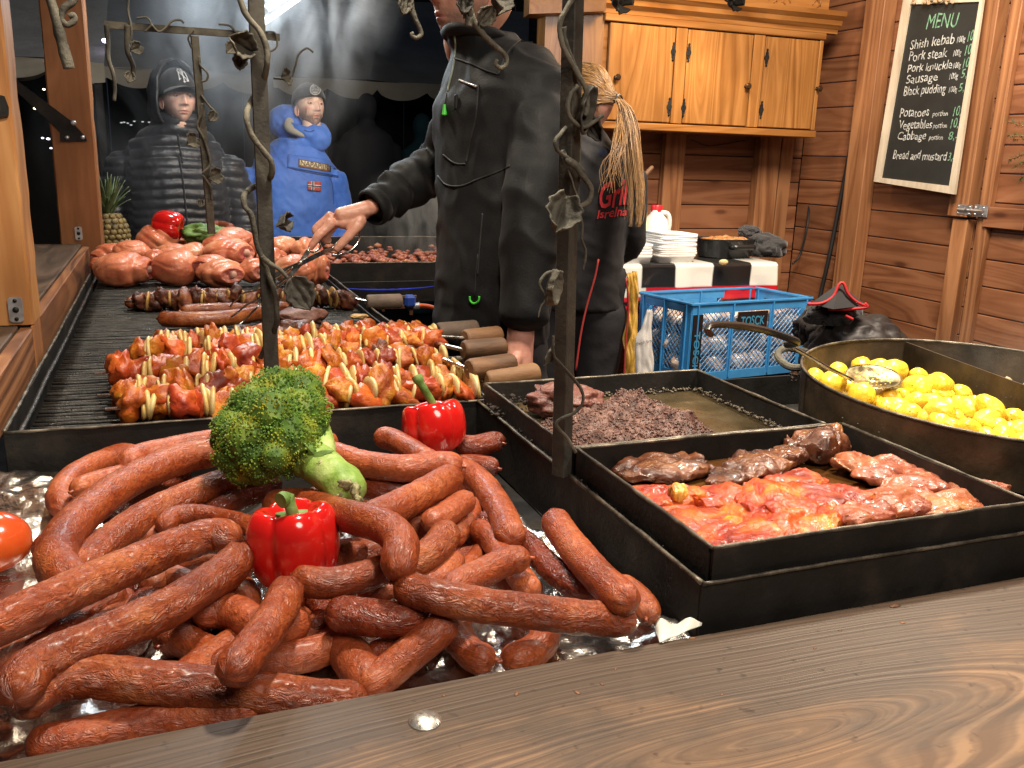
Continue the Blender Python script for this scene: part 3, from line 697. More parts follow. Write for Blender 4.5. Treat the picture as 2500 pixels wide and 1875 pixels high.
rows = [(140, 'MENU', 1727, 1880, 60, 1, -8, None),
        (243, 'Shish kebab', 1650, 1868, 40, 0, -32, ('100g', 1878, 1922, '10,-', 1928, 1978)),
        (301, 'Pork steak', 1643, 1832, 40, 0, -22, ('100g', 1860, 1902, '10,-', 1914, 1968)),
        (356, 'Pork knuckle', 1637, 1857, 38, 0, -20, ('100g', 1860, 1900, '10,-', 1904, 1958)),
        (411, 'Sausage', 1631, 1786, 40, 0, -16, ('100g', 1840, 1886, '5,-', 1899, 1944)),
        (468, 'Black pudding', 1617, 1826, 38, 0, -14, ('100g', 1838, 1882, '5,-', 1888, 1930)),
        (575, 'Potatoes', 1599, 1742, 38, 0, -4, ('portion', 1762, 1836, '10,-', 1856, 1912)),
        (633, 'Vegetables', 1595, 1758, 38, 0, -4, ('portion', 1764, 1832, '10,-', 1843, 1900)),
        (686, 'Cabbage', 1588, 1728, 38, 0, 0, ('portion', 1744, 1812, '8,-', 1838, 1884)),
        (780, 'Bread and mustard', 1565, 1828, 38, 0, 8, ('', 0, 0, '3,-', 1835, 1868))]
for (y, s, a, b, h, gcol, dy, ex) in rows:
    hz = h * .44 * DS / FPX * 4.35
    text_on(menu, s, mz(a, y), mz(b, y + dy), (0, 0, 1), hz, chalk_g if gcol else chalk_w, wob=1, slant=.08)
    if ex:
        e1, a1, b1, e2, a2, b2 = ex; k = dy / (b - a)
        if e1: text_on(menu, e1, mz(a1, y + k * (a1 - a)), mz(b1, y + k * (b1 - a)), (0, 0, 1), hz * .62, chalk_w, wob=1, slant=.1)
        text_on(menu, e2, mz(a2, y + k * (a2 - a)), mz(b2, y + k * (b2 - a)), (0, 0, 1), hz * 1.05, chalk_g, wob=1, slant=.1)
# dried flowers on the board top
fl_m = mat('dried_flower', (.55, .38, .22), .8, scale=30, hue=.2)
mb = MB()
for k in range(26):
    c_ = D(1985 + rnd.uniform(-12, 75), rnd.uniform(-6, 8), x=XB - .03); V, F = blob((.010, .010, .006), 1, .5, 2, k); mb.add([eul(k, k * 2, 0) @ v + c_ for v in V], F)
o = mb.build('dried_flowers', fl_m, auto=0); tag(o, 'small dried flower garland along the top of the menu board', 'garland')
# fir branch at the right edge
fir = empty('fir_branch', D(2212, 320, x=3.1), 'green fir branch poking in at the right edge beside the wall', 'branch')
needle_m = mat('fir_needles', (.03, .085, .025), .55, scale=40)
mb = MB(); base = D(2300, 330, x=3.1)
tips = [D(2176, 262, x=3.1), D(2190, 300, x=3.12), D(2178, 292, x=3.08), D(2192, 360, x=3.1), D(2180, 345, x=3.1), D(2205, 385, x=3.1)]
tw = MB()
for t_ in tips:
    pts = spline([base, base.lerp(t_, .5) + Vector((0, 0, .02)), t_], 26); tw.tube(pts, .0018, 5)
    for i, p in enumerate(pts[2:]):
        for k in range(9):
            d_ = Vector((rnd.gauss(0, 1), rnd.gauss(0, 1), rnd.gauss(0, 1))).normalized() * .022 + (t_ - base).normalized() * .014
            s_ = d_.cross(Vector((0, 0, 1))).normalized() * .0011
            mb.add([p - s_, p + s_, p + d_], [(0, 1, 2)])
mb.build('needles', needle_m, fir, auto=0); tw.build('twig', M['post_z'], fir, auto=0)

# ---- cables on the wall
def cable(pts, r, label):
    o = MB().tube(spline(pts, 60), r, 8).build('cable', M['rubber'], auto=0); tag(o, label, 'cable'); return o
cable([D(1896, -30, x=XW - .06), D(1875, 110, x=XW - .05), D(1845, 280, x=XW - .04), D(1808, 470, x=XW - .04), D(1790, 560, x=XW - .05), D(1772, 640, x=XW - .06), D(1765, 700, x=XW - .08)], .0105, 'thick black cable hanging down the right wall beside the menu board')
cable([D(1747, 300, y=YW - .03), D(1748, 400, y=YW - .03), D(1745, 480, x=XW - .03), D(1728, 550, x=XW - .05), D(1712, 570, x=XW - .1)], .0055, 'thin black cable hanging in the wall corner under the cupboard')
cable([D(1493, 302, y=YW - .02), D(1530, 315, y=YW - .02), D(1570, 310, y=YW - .02), D(1610, 303, y=YW - .02)], .0025, 'thin slack wire under the bottom of the cupboard')
# ================================================================== SAUSAGES
def unroll(nt, sc):
    a = N(nt, 'ShaderNodeVertexColor', layer_name='Col'); oi = N(nt, 'ShaderNodeObjectInfo'); mu = N(nt, 'ShaderNodeMath', operation='MULTIPLY', i_1=9.7); nt.links.new(oi.outputs['Random'], mu.inputs[0])
    va = N(nt, 'ShaderNodeVectorMath', operation='ADD'); nt.links.new(a.outputs[0], va.inputs[0]); nt.links.new(mu.outputs[0], va.inputs[1])
    mp = N(nt, 'ShaderNodeMapping'); mp.inputs['Scale'].default_value = sc; nt.links.new(va.outputs[0], mp.inputs[0]); return mp.outputs[0]
def sausage_mat(name, cols, rough, wr, fine=.7):
    m = bpy.data.materials.new(name); m.use_nodes = True; nt = m.node_tree; b = nt.nodes['Principled BSDF']; L = nt.links.new
    c = coords(nt, (1, 1, 1), True); cuv = unroll(nt, (24, 42, 42))
    n1 = N(nt, 'ShaderNodeTexNoise', i_Scale=16, i_Detail=5, i_Roughness=.6); L(c, n1.inputs['Vector'])
    r = ramp(nt, [(.32, cols[0]), (.5, cols[1]), (.70, cols[2])]); L(n1.outputs['Fac'], r.inputs[0])
    sp = N(nt, 'ShaderNodeTexNoise', i_Scale=230, i_Detail=3); L(c, sp.inputs['Vector'])
    sr = ramp(nt, [(.34, (.62, .5, .45)), (.5, (1, 1, 1)), (.70, (1.25, 1.3, 1.3))]); L(sp.outputs['Fac'], sr.inputs[0])
    mx = N(nt, 'ShaderNodeMixRGB', blend_type='MULTIPLY', i_Fac=.7); L(r.outputs[0], mx.inputs[1]); L(sr.outputs[0], mx.inputs[2])
    oi = N(nt, 'ShaderNodeObjectInfo'); mr = N(nt, 'ShaderNodeMapRange'); mr.inputs['To Min'].default_value = .85; mr.inputs['To Max'].default_value = 1.12
    L(oi.outputs['Random'], mr.inputs[0]); hs = N(nt, 'ShaderNodeHueSaturation'); L(mr.outputs[0], hs.inputs['Value']); L(mx.outputs[0], hs.inputs['Color']); L(hs.outputs[0], b.inputs['Base Color'])
    # creases across the skin
    w1 = N(nt, 'ShaderNodeTexNoise', i_Scale=2.6, i_Detail=5, i_Roughness=.55, i_Distortion=1.8); L(cuv, w1.inputs['Vector'])
    ab = N(nt, 'ShaderNodeMath', operation='SUBTRACT', i_1=.5); L(w1.outputs['Fac'], ab.inputs[0])
    a2 = N(nt, 'ShaderNodeMath', operation='ABSOLUTE'); L(ab.outputs[0], a2.inputs[0])
    a3 = N(nt, 'ShaderNodeMapRange'); a3.inputs['From Max'].default_value = .16; L(a2.outputs[0], a3.inputs[0])
    w2 = N(nt, 'ShaderNodeTexNoise', i_Scale=75, i_Detail=5, i_Distortion=.8); L(c, w2.inputs['Vector'])
    ad = N(nt, 'ShaderNodeMath', operation='MULTIPLY_ADD', i_1=wr); L(a3.outputs[0], ad.inputs[0]); m2 = N(nt, 'ShaderNodeMath', operation='MULTIPLY', i_1=fine); L(w2.outputs['Fac'], m2.inputs[0]); L(m2.outputs[0], ad.inputs[2])
    bp = N(nt, 'ShaderNodeBump', i_Strength=.50, i_Distance=.0030); L(ad.outputs[0], bp.inputs['Height']); L(bp.outputs[0], b.inputs['Normal'])
    rr = N(nt, 'ShaderNodeMapRange'); rr.inputs['To Min'].default_value = rough - .1; rr.inputs['To Max'].default_value = rough + .14; L(n1.outputs['Fac'], rr.inputs[0]); L(rr.outputs[0], b.inputs['Roughness'])
    b.inputs['Specular IOR Level'].default_value = .5; b.inputs['Coat Weight'].default_value = .10; b.inputs['Coat Roughness'].default_value = .24
    b.inputs['Subsurface Weight'].default_value = .12; b.inputs['Subsurface Radius'].default_value = (1, .25, .1); b.inputs['Subsurface Scale'].default_value = .004
    return m
M['sau'] = sausage_mat('smoked_sausage_skin', [(.17, .028, .007), (.29, .056, .014), (.40, .105, .029)], .36, .55)
M['sau_w'] = sausage_mat('wrinkled_sausage_skin', [(.15, .024, .006), (.28, .054, .012), (.41, .12, .032)], .34, 1.5, 1.0)
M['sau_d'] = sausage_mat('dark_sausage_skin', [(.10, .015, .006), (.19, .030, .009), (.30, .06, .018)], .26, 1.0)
M['sau_p'] = sausage_mat('paler_sausage_skin', [(.22, .042, .013), (.34, .075, .024), (.44, .125, .043)], .38, .35)
M['sau_g'] = sausage_mat('grilled_sausage_skin', [(.07, .014, .005), (.19, .045, .012), (.36, .12, .035)], .18, .3)
def sausage_geo(ctrl, rad, seed, amp=1.0, nub=(1, 1), nseg=150, seg=36, flat=0):
    pts = spline(ctrl, nseg * 2); L = 0; Ls = [0]
    for i in range(1, len(pts)): L += (pts[i] - pts[i - 1]).length; Ls.append(L)
    # smooth a little
    s_list = [ ]
    for i in range(nseg + 1):
        t = i / nseg; s_list.append(L * (t - .09 * math.sin(4 * math.pi * t) / 2 * .0 ) )
    # denser rings at both ends
    s_list = []
    e = 10
    for i in range(e): s_list.append(rad * .9 * (1 - math.cos(math.pi / 2 * i / e)))
    for i in range(nseg + 1): s_list.append(rad * .9 + (L - 1.8 * rad) * i / nseg)
    for i in range(e - 1, -1, -1): s_list.append(L - rad * .9 * (1 - math.cos(math.pi / 2 * i / e)))
    P_ = []; j = 0
    for s in s_list:
        while j < len(Ls) - 2 and Ls[j + 1] < s: j += 1
        f = (s - Ls[j]) / max(1e-9, Ls[j + 1] - Ls[j]); P_.append(pts[j].lerp(pts[j + 1], max(0, min(1, f))))
    T, Nn = frames(P_); V = []; U = []; F = []
    for i, s in enumerate(s_list):
        e_ = min(s, L - s) / (rad * 1.15); pr = math.sqrt(max(0, 1 - (1 - min(1, e_)) ** 2.2)); pr = max(pr, .03)
        endf = max(0, 1 - min(s, L - s) / (rad * 1.1))
        rr = rad * (1 + .035 * nz((s * 14, seed, 1)) + .02 * nz((s * 50, seed, 2)))
        B = T[i].cross(Nn[i])
        for k in range(seg):
            a = 2 * math.pi * k / seg; ca, sa = math.cos(a), math.sin(a)
            cr = nz((s * 46 + seed, ca * 1.7 + 2.2 * nz((s * 14, ca, sa + seed)), sa * 1.7 + 1.5 * nz((s * 9, sa, ca)))); cr = -max(0, .28 - abs(cr)) / .28
            cr2 = nz((s * 140 + seed, ca * 2.2, sa * 2.2 + seed))
            pl = math.cos(a * 7 + seed + s * 30) * endf * .07
            fl_ = .6 + .9 * max(0, nz((s * 9, ca * .8, sa * .8 + seed)) + .35)
            r = rr * pr * (1 + amp * fl_ * (.045 * cr + .016 * cr2) + pl)
            q = P_[i] + (Nn[i] * ca + B * sa) * r
            V.append(q); U.append((s, ca * rad, sa * rad, 1))
    n_ = len(s_list)
    for i in range(n_ - 1):
        for k in range(seg): k2 = (k + 1) % seg; F.append((i * seg + k, i * seg + k2, (i + 1) * seg + k2, (i + 1) * seg + k))
    F.append(tuple(range(seg - 1, -1, -1))); F.append(tuple(range((n_ - 1) * seg, n_ * seg)))
    return V, F, U, P_, T
def make_sausage(ctrl, rad, mname, label, seed, amp=1.0, nub=(1, 1), group='smoked sausages piled in the steel bin', mat_=None, cat='sausage', name='smoked_sausage'):
    c0 = sum(ctrl, Vector()) / len(ctrl)
    V, F, U, P_, T = sausage_geo(ctrl, rad, seed, amp, nub)
    V = [v - c0 for v in V]
    o = obj(name, mesh_data(name, V, F, M[mname], True, None, col=U)); o.location = c0
    bpy.context.view_layer.update()
    for e, flag in ((0, nub[0]), (-1, nub[1])):
        if not flag: continue
        p = P_[e] - c0; t = T[e] * (-1 if e == 0 else 1); mb = MB()
        pts = [p - t * .003, p + t * .001, p + t * .003, p + t * .0045 + Vector((0, 0, -.0005))]
        mb.tube(pts, [rad * .26, rad * .16, rad * .12, rad * .17], 9)
        kn = mb.build('knot', M[mname], None, auto=0); kn.parent = o
    tag(o, label, cat, group); return o
def Z2(x, y): return (x / 1.8956, 1000 + y / 1.8956)
def Z3(x, y): return (700 + x / 1.896, 1000 + y / 1.896)
# (zoom, points (x, y[, z]), width px, z, material, wrinkle, nubs, label)
BED = .853
SA = [
 (Z2, [(95, 1375, .905), (170, 1300, .905), (300, 1245, .905), (430, 1233, .903), (700, 1262, .895), (1000, 1290, .885), (1300, 1325, .874), (1500, 1350, .866), (1680, 1350, .864)], 182, .912, 'sau_w', 1.3, (0, 1), 'long wrinkled sausage lying lowest along the counter edge at bottom left'),
 (Z2, [(140, 1560), (300, 1535), (500, 1490), (750, 1440), (1000, 1415), (1200, 1400)], 165, 0.864, 'sau', .6, (0, 0), 'sausage in deep shade underneath the long front sausage by the counter edge'),
 (Z2, [(1115, 665), (1050, 745), (940, 815), (800, 905), (620, 990), (430, 1075), (260, 1145), (120, 1230), (75, 1330)], 172, 0.922, 'sau_w', 1.4, (0, 0), 'wrinkled sausage slanting from left of the front pepper down to the lower left corner'),
 (Z2, [(1090, 600), (980, 585), (820, 630), (620, 715), (420, 800), (220, 890), (0, 990), (-190, 1050)], 165, 0.93, 'sau_w', 1.1, (0, 0), 'sausage reaching past the left picture edge, its end touching left of the front pepper'),
 (Z2, [(560, 850), (440, 920), (320, 1005), (190, 1070), (70, 1120), (10, 1230), (15, 1360)], 130, 0.88, 'sau', .8, (0, 0), 'bent sausage half hidden beneath the two slanting ones at lower left'),
 (Z2, [(1010, 195), (850, 225), (650, 305), (480, 410), (340, 530), (262, 650), (275, 745), (350, 800)], 148, .928, 'sau', .8, (0, 0), 'big hook shaped sausage curling down the left side of the pile'),
 (Z2, [(1220, 300), (1050, 335), (880, 400), (700, 480), (560, 570), (430, 680), (370, 760)], 132, .905, 'sau_w', 1.1, (0, 0), 'wrinkled sausage running parallel inside the big hook shaped one'),
 (Z2, [(590, 265), (640, 225), (780, 190), (900, 165), (1050, 140)], 112, .925, 'sau_p', .6, (1, 0), 'sausage with a blunt end pointing left at the back, left of the broccoli'),
 (Z2, [(300, 460), (275, 400), (340, 310), (460, 245), (600, 195), (760, 160)], 100, .888, 'sau_p', .6, (0, 0), 'outermost curved sausage at the back left rim of the pile'),
 (Z2, [(345, 375), (430, 340), (540, 310), (680, 270)], 92, .915, 'sau_p', .7, (1, 0), 'sausage whose puckered end points left inside the outermost curve'),
 (Z2, [(760, 545), (800, 500), (900, 485), (1050, 510), (1180, 550), (1230, 600)], 88, .905, 'sau', .9, (0, 0), 'thin curved sausage arching behind the front pepper on its left'),
 (Z2, [(540, 650), (640, 590), (760, 570), (860, 560)], 78, .890, 'sau_p', .6, (0, 0), 'pale thin sausage squeezed between two long ones left of centre'),
 (Z2, [(690, 830), (730, 790), (800, 780), (900, 820)], 110, .880, 'sau_p', .5, (0, 0), 'short sausage stub peeping out under the slanting pair left of centre'),
 (Z2, [(760, 740), (880, 700), (1000, 680), (1120, 650)], 85, .885, 'sau_p', .5, (0, 0), 'thin sausage lying in the gap left of the front pepper'),
 (Z2, [(1335, 820), (1290, 930), (1210, 1050), (1120, 1160), (1060, 1230)], 160, 0.925, 'sau', 1.0, (0, 0), 'thick sausage standing out below the front pepper pointing up right'),
 (Z2, [(920, 960), (1000, 930), (1100, 945), (1190, 1000), (1290, 1010), (1410, 970)], 150, 0.89, 'sau_p', .8, (0, 1), 'bent sausage crossing under the thick one below the front pepper'),
 (Z2, [(730, 1050), (830, 1060), (950, 1120), (1100, 1160), (1300, 1155), (1470, 1120), (1560, 1060)], 140, 0.868, 'sau', .7, (0, 0), 'sausage at the bottom of the pile in shadow above the long front sausage'),
 (Z3, [(50, 775), (120, 800), (230, 800), (360, 770), (480, 730)], 130, .922, 'sau', .8, (1, 0), 'short sausage with a pinched tip just right of the front pepper'),
 (Z3, [(-90, 445, .90), (60, 430, .912), (200, 470, .935), (330, 505, .955), (450, 540, .962), (525, 610, .962), (520, 700, .955), (500, 770, .945)], 140, .962, 'sau', .8, (0, 0), 'sausage bending sharply downward right of the front pepper'),
 (Z3, [(745, 560), (700, 630), (630, 690), (540, 720)], 135, .915, 'sau_w', 1.2, (0, 0), 'sausage behind the sharply bent one with its end cut by shade'),
 (Z3, [(780, 690), (740, 750), (660, 800), (560, 840)], 105, .895, 'sau_p', .9, (0, 0), 'creased sausage one layer below the sharply bent one'),
 (Z3, [(100, 215), (200, 205), (350, 250), (540, 272), (700, 255), (800, 262)], 112, .945, 'sau_p', .7, (0, 1), 'long pale sausage behind the broccoli stem ending at the pile centre'),
 (Z3, [(775, 305), (700, 350), (580, 415), (470, 470), (370, 510)], 132, .942, 'sau', 1.0, (1, 0), 'plump sausage right of the broccoli stem pointing up to the rear pepper'),
 (Z3, [(420, 125), (490, 140), (570, 185), (650, 235), (720, 260)], 98, .935, 'sau_p', .9, (0, 0), 'sausage with a round end left of the rear pepper'),
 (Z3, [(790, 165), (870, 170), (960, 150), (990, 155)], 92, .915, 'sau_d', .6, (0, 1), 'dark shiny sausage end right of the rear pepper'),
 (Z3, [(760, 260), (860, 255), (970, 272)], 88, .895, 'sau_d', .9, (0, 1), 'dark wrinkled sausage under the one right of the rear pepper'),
 (Z3, [(800, 270), (890, 330), (960, 420), (1010, 510), (1040, 600)], 118, .912, 'sau', .7, (0, 0), 'long sausage curving down the right side toward the bare foil'),
 (Z3, [(845, 415), (800, 440), (730, 490), (650, 530)], 105, .925, 'sau_p', 1.0, (1, 0), 'sausage whose puckered end faces the camera at the pile centre'),
 (Z3, [(780, 450), (730, 490), (660, 520), (560, 540)], 95, .910, 'sau', .8, (0, 0), 'sausage tucked beneath the plump one right of the broccoli stem'),
 (Z3, [(195, 140), (170, 180), (120, 240)], 92, .925, 'sau_p', .4, (0, 0), 'sausage stub with a round end right behind the broccoli'),
 (Z3, [(880, 545), (950, 610), (1010, 690), (1070, 760), (1130, 850)], 108, .895, 'sau', .9, (1, 0), 'sausage running down right beneath the short crossing one'),
 (Z3, [(1110, 690), (1020, 700), (930, 745), (840, 790), (740, 850)], 128, .925, 'sau', 1.2, (1, 0), 'short fat sausage with its end up, lying just above the deeply scored one'),
 (Z3, [(520, 810, .935), (600, 840, .932), (720, 870, .93), (900, 905, .925), (1100, 930, .918), (1300, 955, .91), (1480, 970, .902), (1600, 975, .90)], 148, 0.925, 'sau_w', 1.3, (1, 0), 'thick scored sausage lying across the front right of the pile'),
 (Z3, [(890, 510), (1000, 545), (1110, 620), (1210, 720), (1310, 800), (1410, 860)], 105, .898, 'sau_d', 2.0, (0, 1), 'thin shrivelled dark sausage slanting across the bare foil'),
 (Z3, [(1235, 505), (1290, 590), (1370, 690), (1460, 790), (1540, 860), (1590, 900)], 138, .925, 'sau', .5, (0, 0), 'smooth straight sausage at the far right leaning along the divider'),
 (Z3, [(1540, 800), (1620, 860), (1670, 920), (1665, 960)], 105, .895, 'sau', .8, (0, 1), 'sausage end sticking out rightmost beside the frame corner'),
 (Z3, [(760, 960, .905), (680, 1040, .895), (570, 1130, .882), (460, 1220, .870), (350, 1300, .864)], 148, .915, 'sau', .8, (0, 1), 'sausage slanting down to the counter edge near the middle'),
 (Z3, [(200, 940), (300, 950), (420, 965), (540, 970), (620, 930)], 152, .905, 'sau_d', 1.6, (0, 0), 'dark red wrinkled sausage lying left of the scored one'),
 (Z3, [(790, 980), (800, 1060), (870, 1140), (950, 1155)], 132, 0.868, 'sau', .9, (0, 1), 'left sausage of the joined pair beside the counter edge'),
 (Z3, [(1200, 1000), (1180, 1080), (1100, 1140), (1010, 1160)], 132, 0.868, 'sau', .9, (0, 1), 'right sausage of the joined pair beside the counter edge'),
 (Z3, [(900, 440), (860, 490), (790, 560), (760, 600)], 105, .895, 'sau_p', .9, (0, 0), 'small sausage below the puckered end at the pile centre'),
 (Z3, [(910, 640), (850, 710), (790, 770)], 75, .880, 'sau', .7, (0, 0), 'thin sausage deep between two others above the scored one'),
 (Z3, [(365, 655), (290, 665), (210, 715), (150, 770)], 92, .895, 'sau', .9, (0, 0), 'sausage right behind the front pepper at its lower right'),
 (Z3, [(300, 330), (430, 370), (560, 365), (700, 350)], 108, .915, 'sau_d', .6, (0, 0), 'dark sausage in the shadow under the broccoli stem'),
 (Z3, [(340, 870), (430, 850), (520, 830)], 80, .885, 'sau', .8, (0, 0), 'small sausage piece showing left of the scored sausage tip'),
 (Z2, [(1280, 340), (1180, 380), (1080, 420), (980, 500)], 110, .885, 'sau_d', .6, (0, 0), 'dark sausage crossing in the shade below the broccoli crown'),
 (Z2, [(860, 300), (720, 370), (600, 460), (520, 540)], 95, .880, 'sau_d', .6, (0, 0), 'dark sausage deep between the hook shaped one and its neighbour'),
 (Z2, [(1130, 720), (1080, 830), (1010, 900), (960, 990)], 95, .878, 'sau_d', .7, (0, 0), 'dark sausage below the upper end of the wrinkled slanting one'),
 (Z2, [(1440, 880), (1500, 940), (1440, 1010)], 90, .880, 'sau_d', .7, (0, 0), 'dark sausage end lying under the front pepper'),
]
for i, (zf, pts, wpx, z, mn, amp, nub, lab) in enumerate(SA):
    ctrl = []; rs = []
    for q in pts:
        zz = q[2] if len(q) > 2 else z
        px, py = zf(q[0], q[1]); p = P(px, py, z=zz); ctrl.append(p); rs.append(wpx / 1.896 / 2 * depth_of(p) / FPX)
    rad = sum(rs) / len(rs) * 1.13
    a_, b_ = ctrl[0], ctrl[-1]; ctrl[0] = a_ + (a_ - ctrl[1]).normalized() * rad * .25; ctrl[-1] = b_ + (b_ - ctrl[-2]).normalized() * rad * .25
    make_sausage(ctrl, rad, mn, lab, i * 7.3 + 1, amp, nub)
    if i < 0: print('rad', i, round(rad, 4))

FB = random.Random(21)
for k in range(26):
    x, y = [(560, 1140), (700, 1100), (860, 1090), (960, 1060), (1010, 1130), (880, 1180), (760, 1200), (650, 1260), (520, 1300), (420, 1340), (600, 1400), (760, 1420), (880, 1400), (480, 1420), (330, 1180), (250, 1260), (360, 1110), (470, 1060), (300, 1340), (200, 1370), (150, 1300), (980, 1220), (1080, 1240), (700, 1340), (930, 1310), (180, 1180)][k]
    c = D(x, y, z=.866); a = FB.uniform(0, 3.14); L_ = FB.uniform(.045, .075); bd = FB.uniform(-.02, .02); d = Vector((math.cos(a), math.sin(a), 0)); n2 = Vector((-d.y, d.x, 0))
    q = [c - d * L_ + n2 * bd, c - d * L_ * .4, c + d * L_ * .4, c + d * L_ + n2 * bd]
    q = [Vector((min(p.x, .42), max(p.y, .682), p.z)) for p in q]
    make_sausage(q, .0195, ('sau_d', 'sau', 'sau_p')[k % 3], 'mostly buried sausage on the foil at the bottom of the pile', 600 + k * 2.1, .8, (k % 2, 0), group='buried sausages at the bottom of the pile')
# ================================================================== PEPPERS
pep_m = mat('red_pepper_skin', (.52, .010, .008), .16, coat=.6, ramps=[(.3, (.42, .006, .006)), (.6, (.60, .014, .010)), (.8, (.66, .03, .014))], scale=9, sss=.12, sssr=(1, .1, .05), bump=.04, bscale=40)
stem_m = mat('pepper_stem', (.13, .22, .05), .5, ramps=[(.3, (.05, .12, .02)), (.55, (.14, .25, .05)), (.8, (.28, .34, .12))], scale=40, bump=.3, bscale=140)
def pepper(loc, r, h, seed, stem_pts, label, rot=(0, 0, 0), lobes=4, cal=1.0):
    e = empty('red_pepper', loc, label, 'pepper', 'red peppers decorating the food'); R3 = eul(*rot); loc = Vector(loc)
    V = []; F = []; nu, nv = 72, 46
    for j in range(nv + 1):
        t = j / nv * math.pi
        for i in range(nu):
            a = 2 * math.pi * i / nu
            lob = abs(math.cos(a * lobes / 2 + seed * .8 + .25 * math.sin(a + seed))); lob = lob ** .55
            lob2 = .84 + .16 * lob
            top = max(0, math.cos(t)); bot = max(0, -math.cos(t))
            rr = math.sin(t) ** .62 * r * (1 - .17 * bot ** 1.0 * (1 if True else 0)) * (1 - (1 - lob2) * (1 - .15 * bot))
            zz = math.cos(t); z = (abs(zz) ** .72) * math.copysign(1, zz) * h / 2
            dimple = math.exp(-((math.sin(t) / .38) ** 2)) * top
            z -= dimple * h * .20; z += h * .10 * (lob - .45) * math.sin(t) * top ** .4
            k = 1 + .035 * nz((math.cos(a), math.sin(a), zz * 1.2), 1.6, seed)
            V.append(R3 @ Vector((rr * k * math.cos(a) * 1.04, rr * k * math.sin(a), z)) + loc)
    for j in range(nv):
        for i in range(nu): k = (i + 1) % nu; F.append((j * nu + i, (j + 1) * nu + i, (j + 1) * nu + k, j * nu + k))
    obj('flesh', mesh_data('flesh', V, F, pep_m), e)
    mb = MB(); V = []; F = []; seg = 40; zt_ = h * .5 - h * .20 * .93
    for k, (q, dz) in enumerate([(.02, .006), (.12, .0045), (.20, .003), (.27, .0015), (.31, .002), (.30, -.001)]):
        for i in range(seg):
            a = 2 * math.pi * i / seg; w_ = 1 + (.22 * math.cos(5 * a + seed) if k > 2 else .05)
            V.append(R3 @ Vector((q * r * w_ * cal * math.cos(a), q * r * w_ * cal * math.sin(a), zt_ + dz + (q * 1.1) ** 2 * h * .30)) + loc)
    for k in range(5):
        for i in range(seg): i2 = (i + 1) % seg; F.append((k * seg + i, k * seg + i2, (k + 1) * seg + i2, (k + 1) * seg + i))
    mb.add(V, F); mb.build('calyx', stem_m, e, auto=0)
    base = R3 @ Vector((0, 0, zt_)) + loc; pts = spline([base] + stem_pts, 20); n_ = len(pts)
    mb = MB(); mb.tube(pts, [1.3 * r * (.15 - .05 * math.sin(min(1, i / (n_ - 1) * 1.3) * math.pi / 2 * 1.2) + (.035 if i > n_ - 4 else 0)) * cal for i in range(n_)], 14)
    mb.jit(lambda v: v + Vector((nz(v, 160), nz(v, 160, 3), 0)) * r * .012); mb.build('stem', stem_m, e)
def onray(x, y, t): return D(x, y, d=t)
# front pepper : centre display (636,1190)
cp = onray(636, 1178, .93); dep = .93
pepper(cp, .0455, .094, 1, [onray(633, 1115, .905), onray(625, 1085, .90), onray(622, 1074, .90), onray(606, 1082, .892)], 'larger glossy red pepper among the sausages in front of the broccoli', rot=(R_(-6), R_(0), .4))
cp = onray(938, 922, 1.27)
pepper(cp, .0455, .078, 3.2, [onray(938, 880, 1.25), onray(922, 850, 1.24), onray(905, 822, 1.235), onray(900, 812, 1.235)], 'red pepper with a long straight green stem standing against the grill front plate', rot=(R_(-12), R_(10), 1.1), cal=.9)
cp = onray(362, 487, 3.0)
pepper(cp, .052, .10, 2, [onray(346, 470, 2.98), onray(341, 464, 2.97)], 'red pepper lying on its side on top of the pork knuckles at the far end', rot=(R_(30), R_(105), .3), cal=.7)

# tomato half at the left edge
tom_m = mat('tomato_skin', (.60, .06, .015), .18, coat=.5, ramps=[(.3, (.55, .045, .01)), (.7, (.68, .13, .025))], scale=12, sss=.15, sssr=(1, .2, .05))
V, F = blob((.042, .042, .034), 4, .03, 1.2, 4); mb = MB(); mb.add(V, F); c_ = onray(-22, 1172, 1.0)
o = mb.build('tomato', tom_m, world=False, auto=0); o.location = c_; tag(o, 'orange red tomato cut off by the left picture edge on the foil', 'tomato')

# ================================================================== BROCCOLI
def broc_mats():
    m = bpy.data.materials.new('broccoli_florets'); m.use_nodes = True; nt = m.node_tree; b = nt.nodes['Principled BSDF']; L = nt.links.new
    a = N(nt, 'ShaderNodeVertexColor', layer_name='Col'); tc = N(nt, 'ShaderNodeTexCoord'); n1 = N(nt, 'ShaderNodeTexNoise', i_Scale=38, i_Detail=4); L(tc.outputs['Object'], n1.inputs['Vector'])
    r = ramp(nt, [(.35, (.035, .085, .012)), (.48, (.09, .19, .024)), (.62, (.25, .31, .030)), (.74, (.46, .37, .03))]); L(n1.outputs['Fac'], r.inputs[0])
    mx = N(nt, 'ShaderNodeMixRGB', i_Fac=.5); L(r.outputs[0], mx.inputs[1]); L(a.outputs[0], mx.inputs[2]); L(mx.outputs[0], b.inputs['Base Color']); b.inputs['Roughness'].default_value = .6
    b.inputs['Specular IOR Level'].default_value = .3
    return m
br_m = broc_mats()
bst_m = mat('broccoli_stalk', (.28, .42, .10), .48, ramps=[(.3, (.13, .24, .035)), (.5, (.24, .38, .07)), (.62, (.36, .48, .14)), (.8, (.55, .60, .30))], scale=26, bump=.5, bscale=90, sss=.15, sssr=(.5, 1, .2))
bro = empty('broccoli', onray(640, 1000, 1.08), 'large green broccoli head with thick pale stalk lying on top of the sausages', 'broccoli')
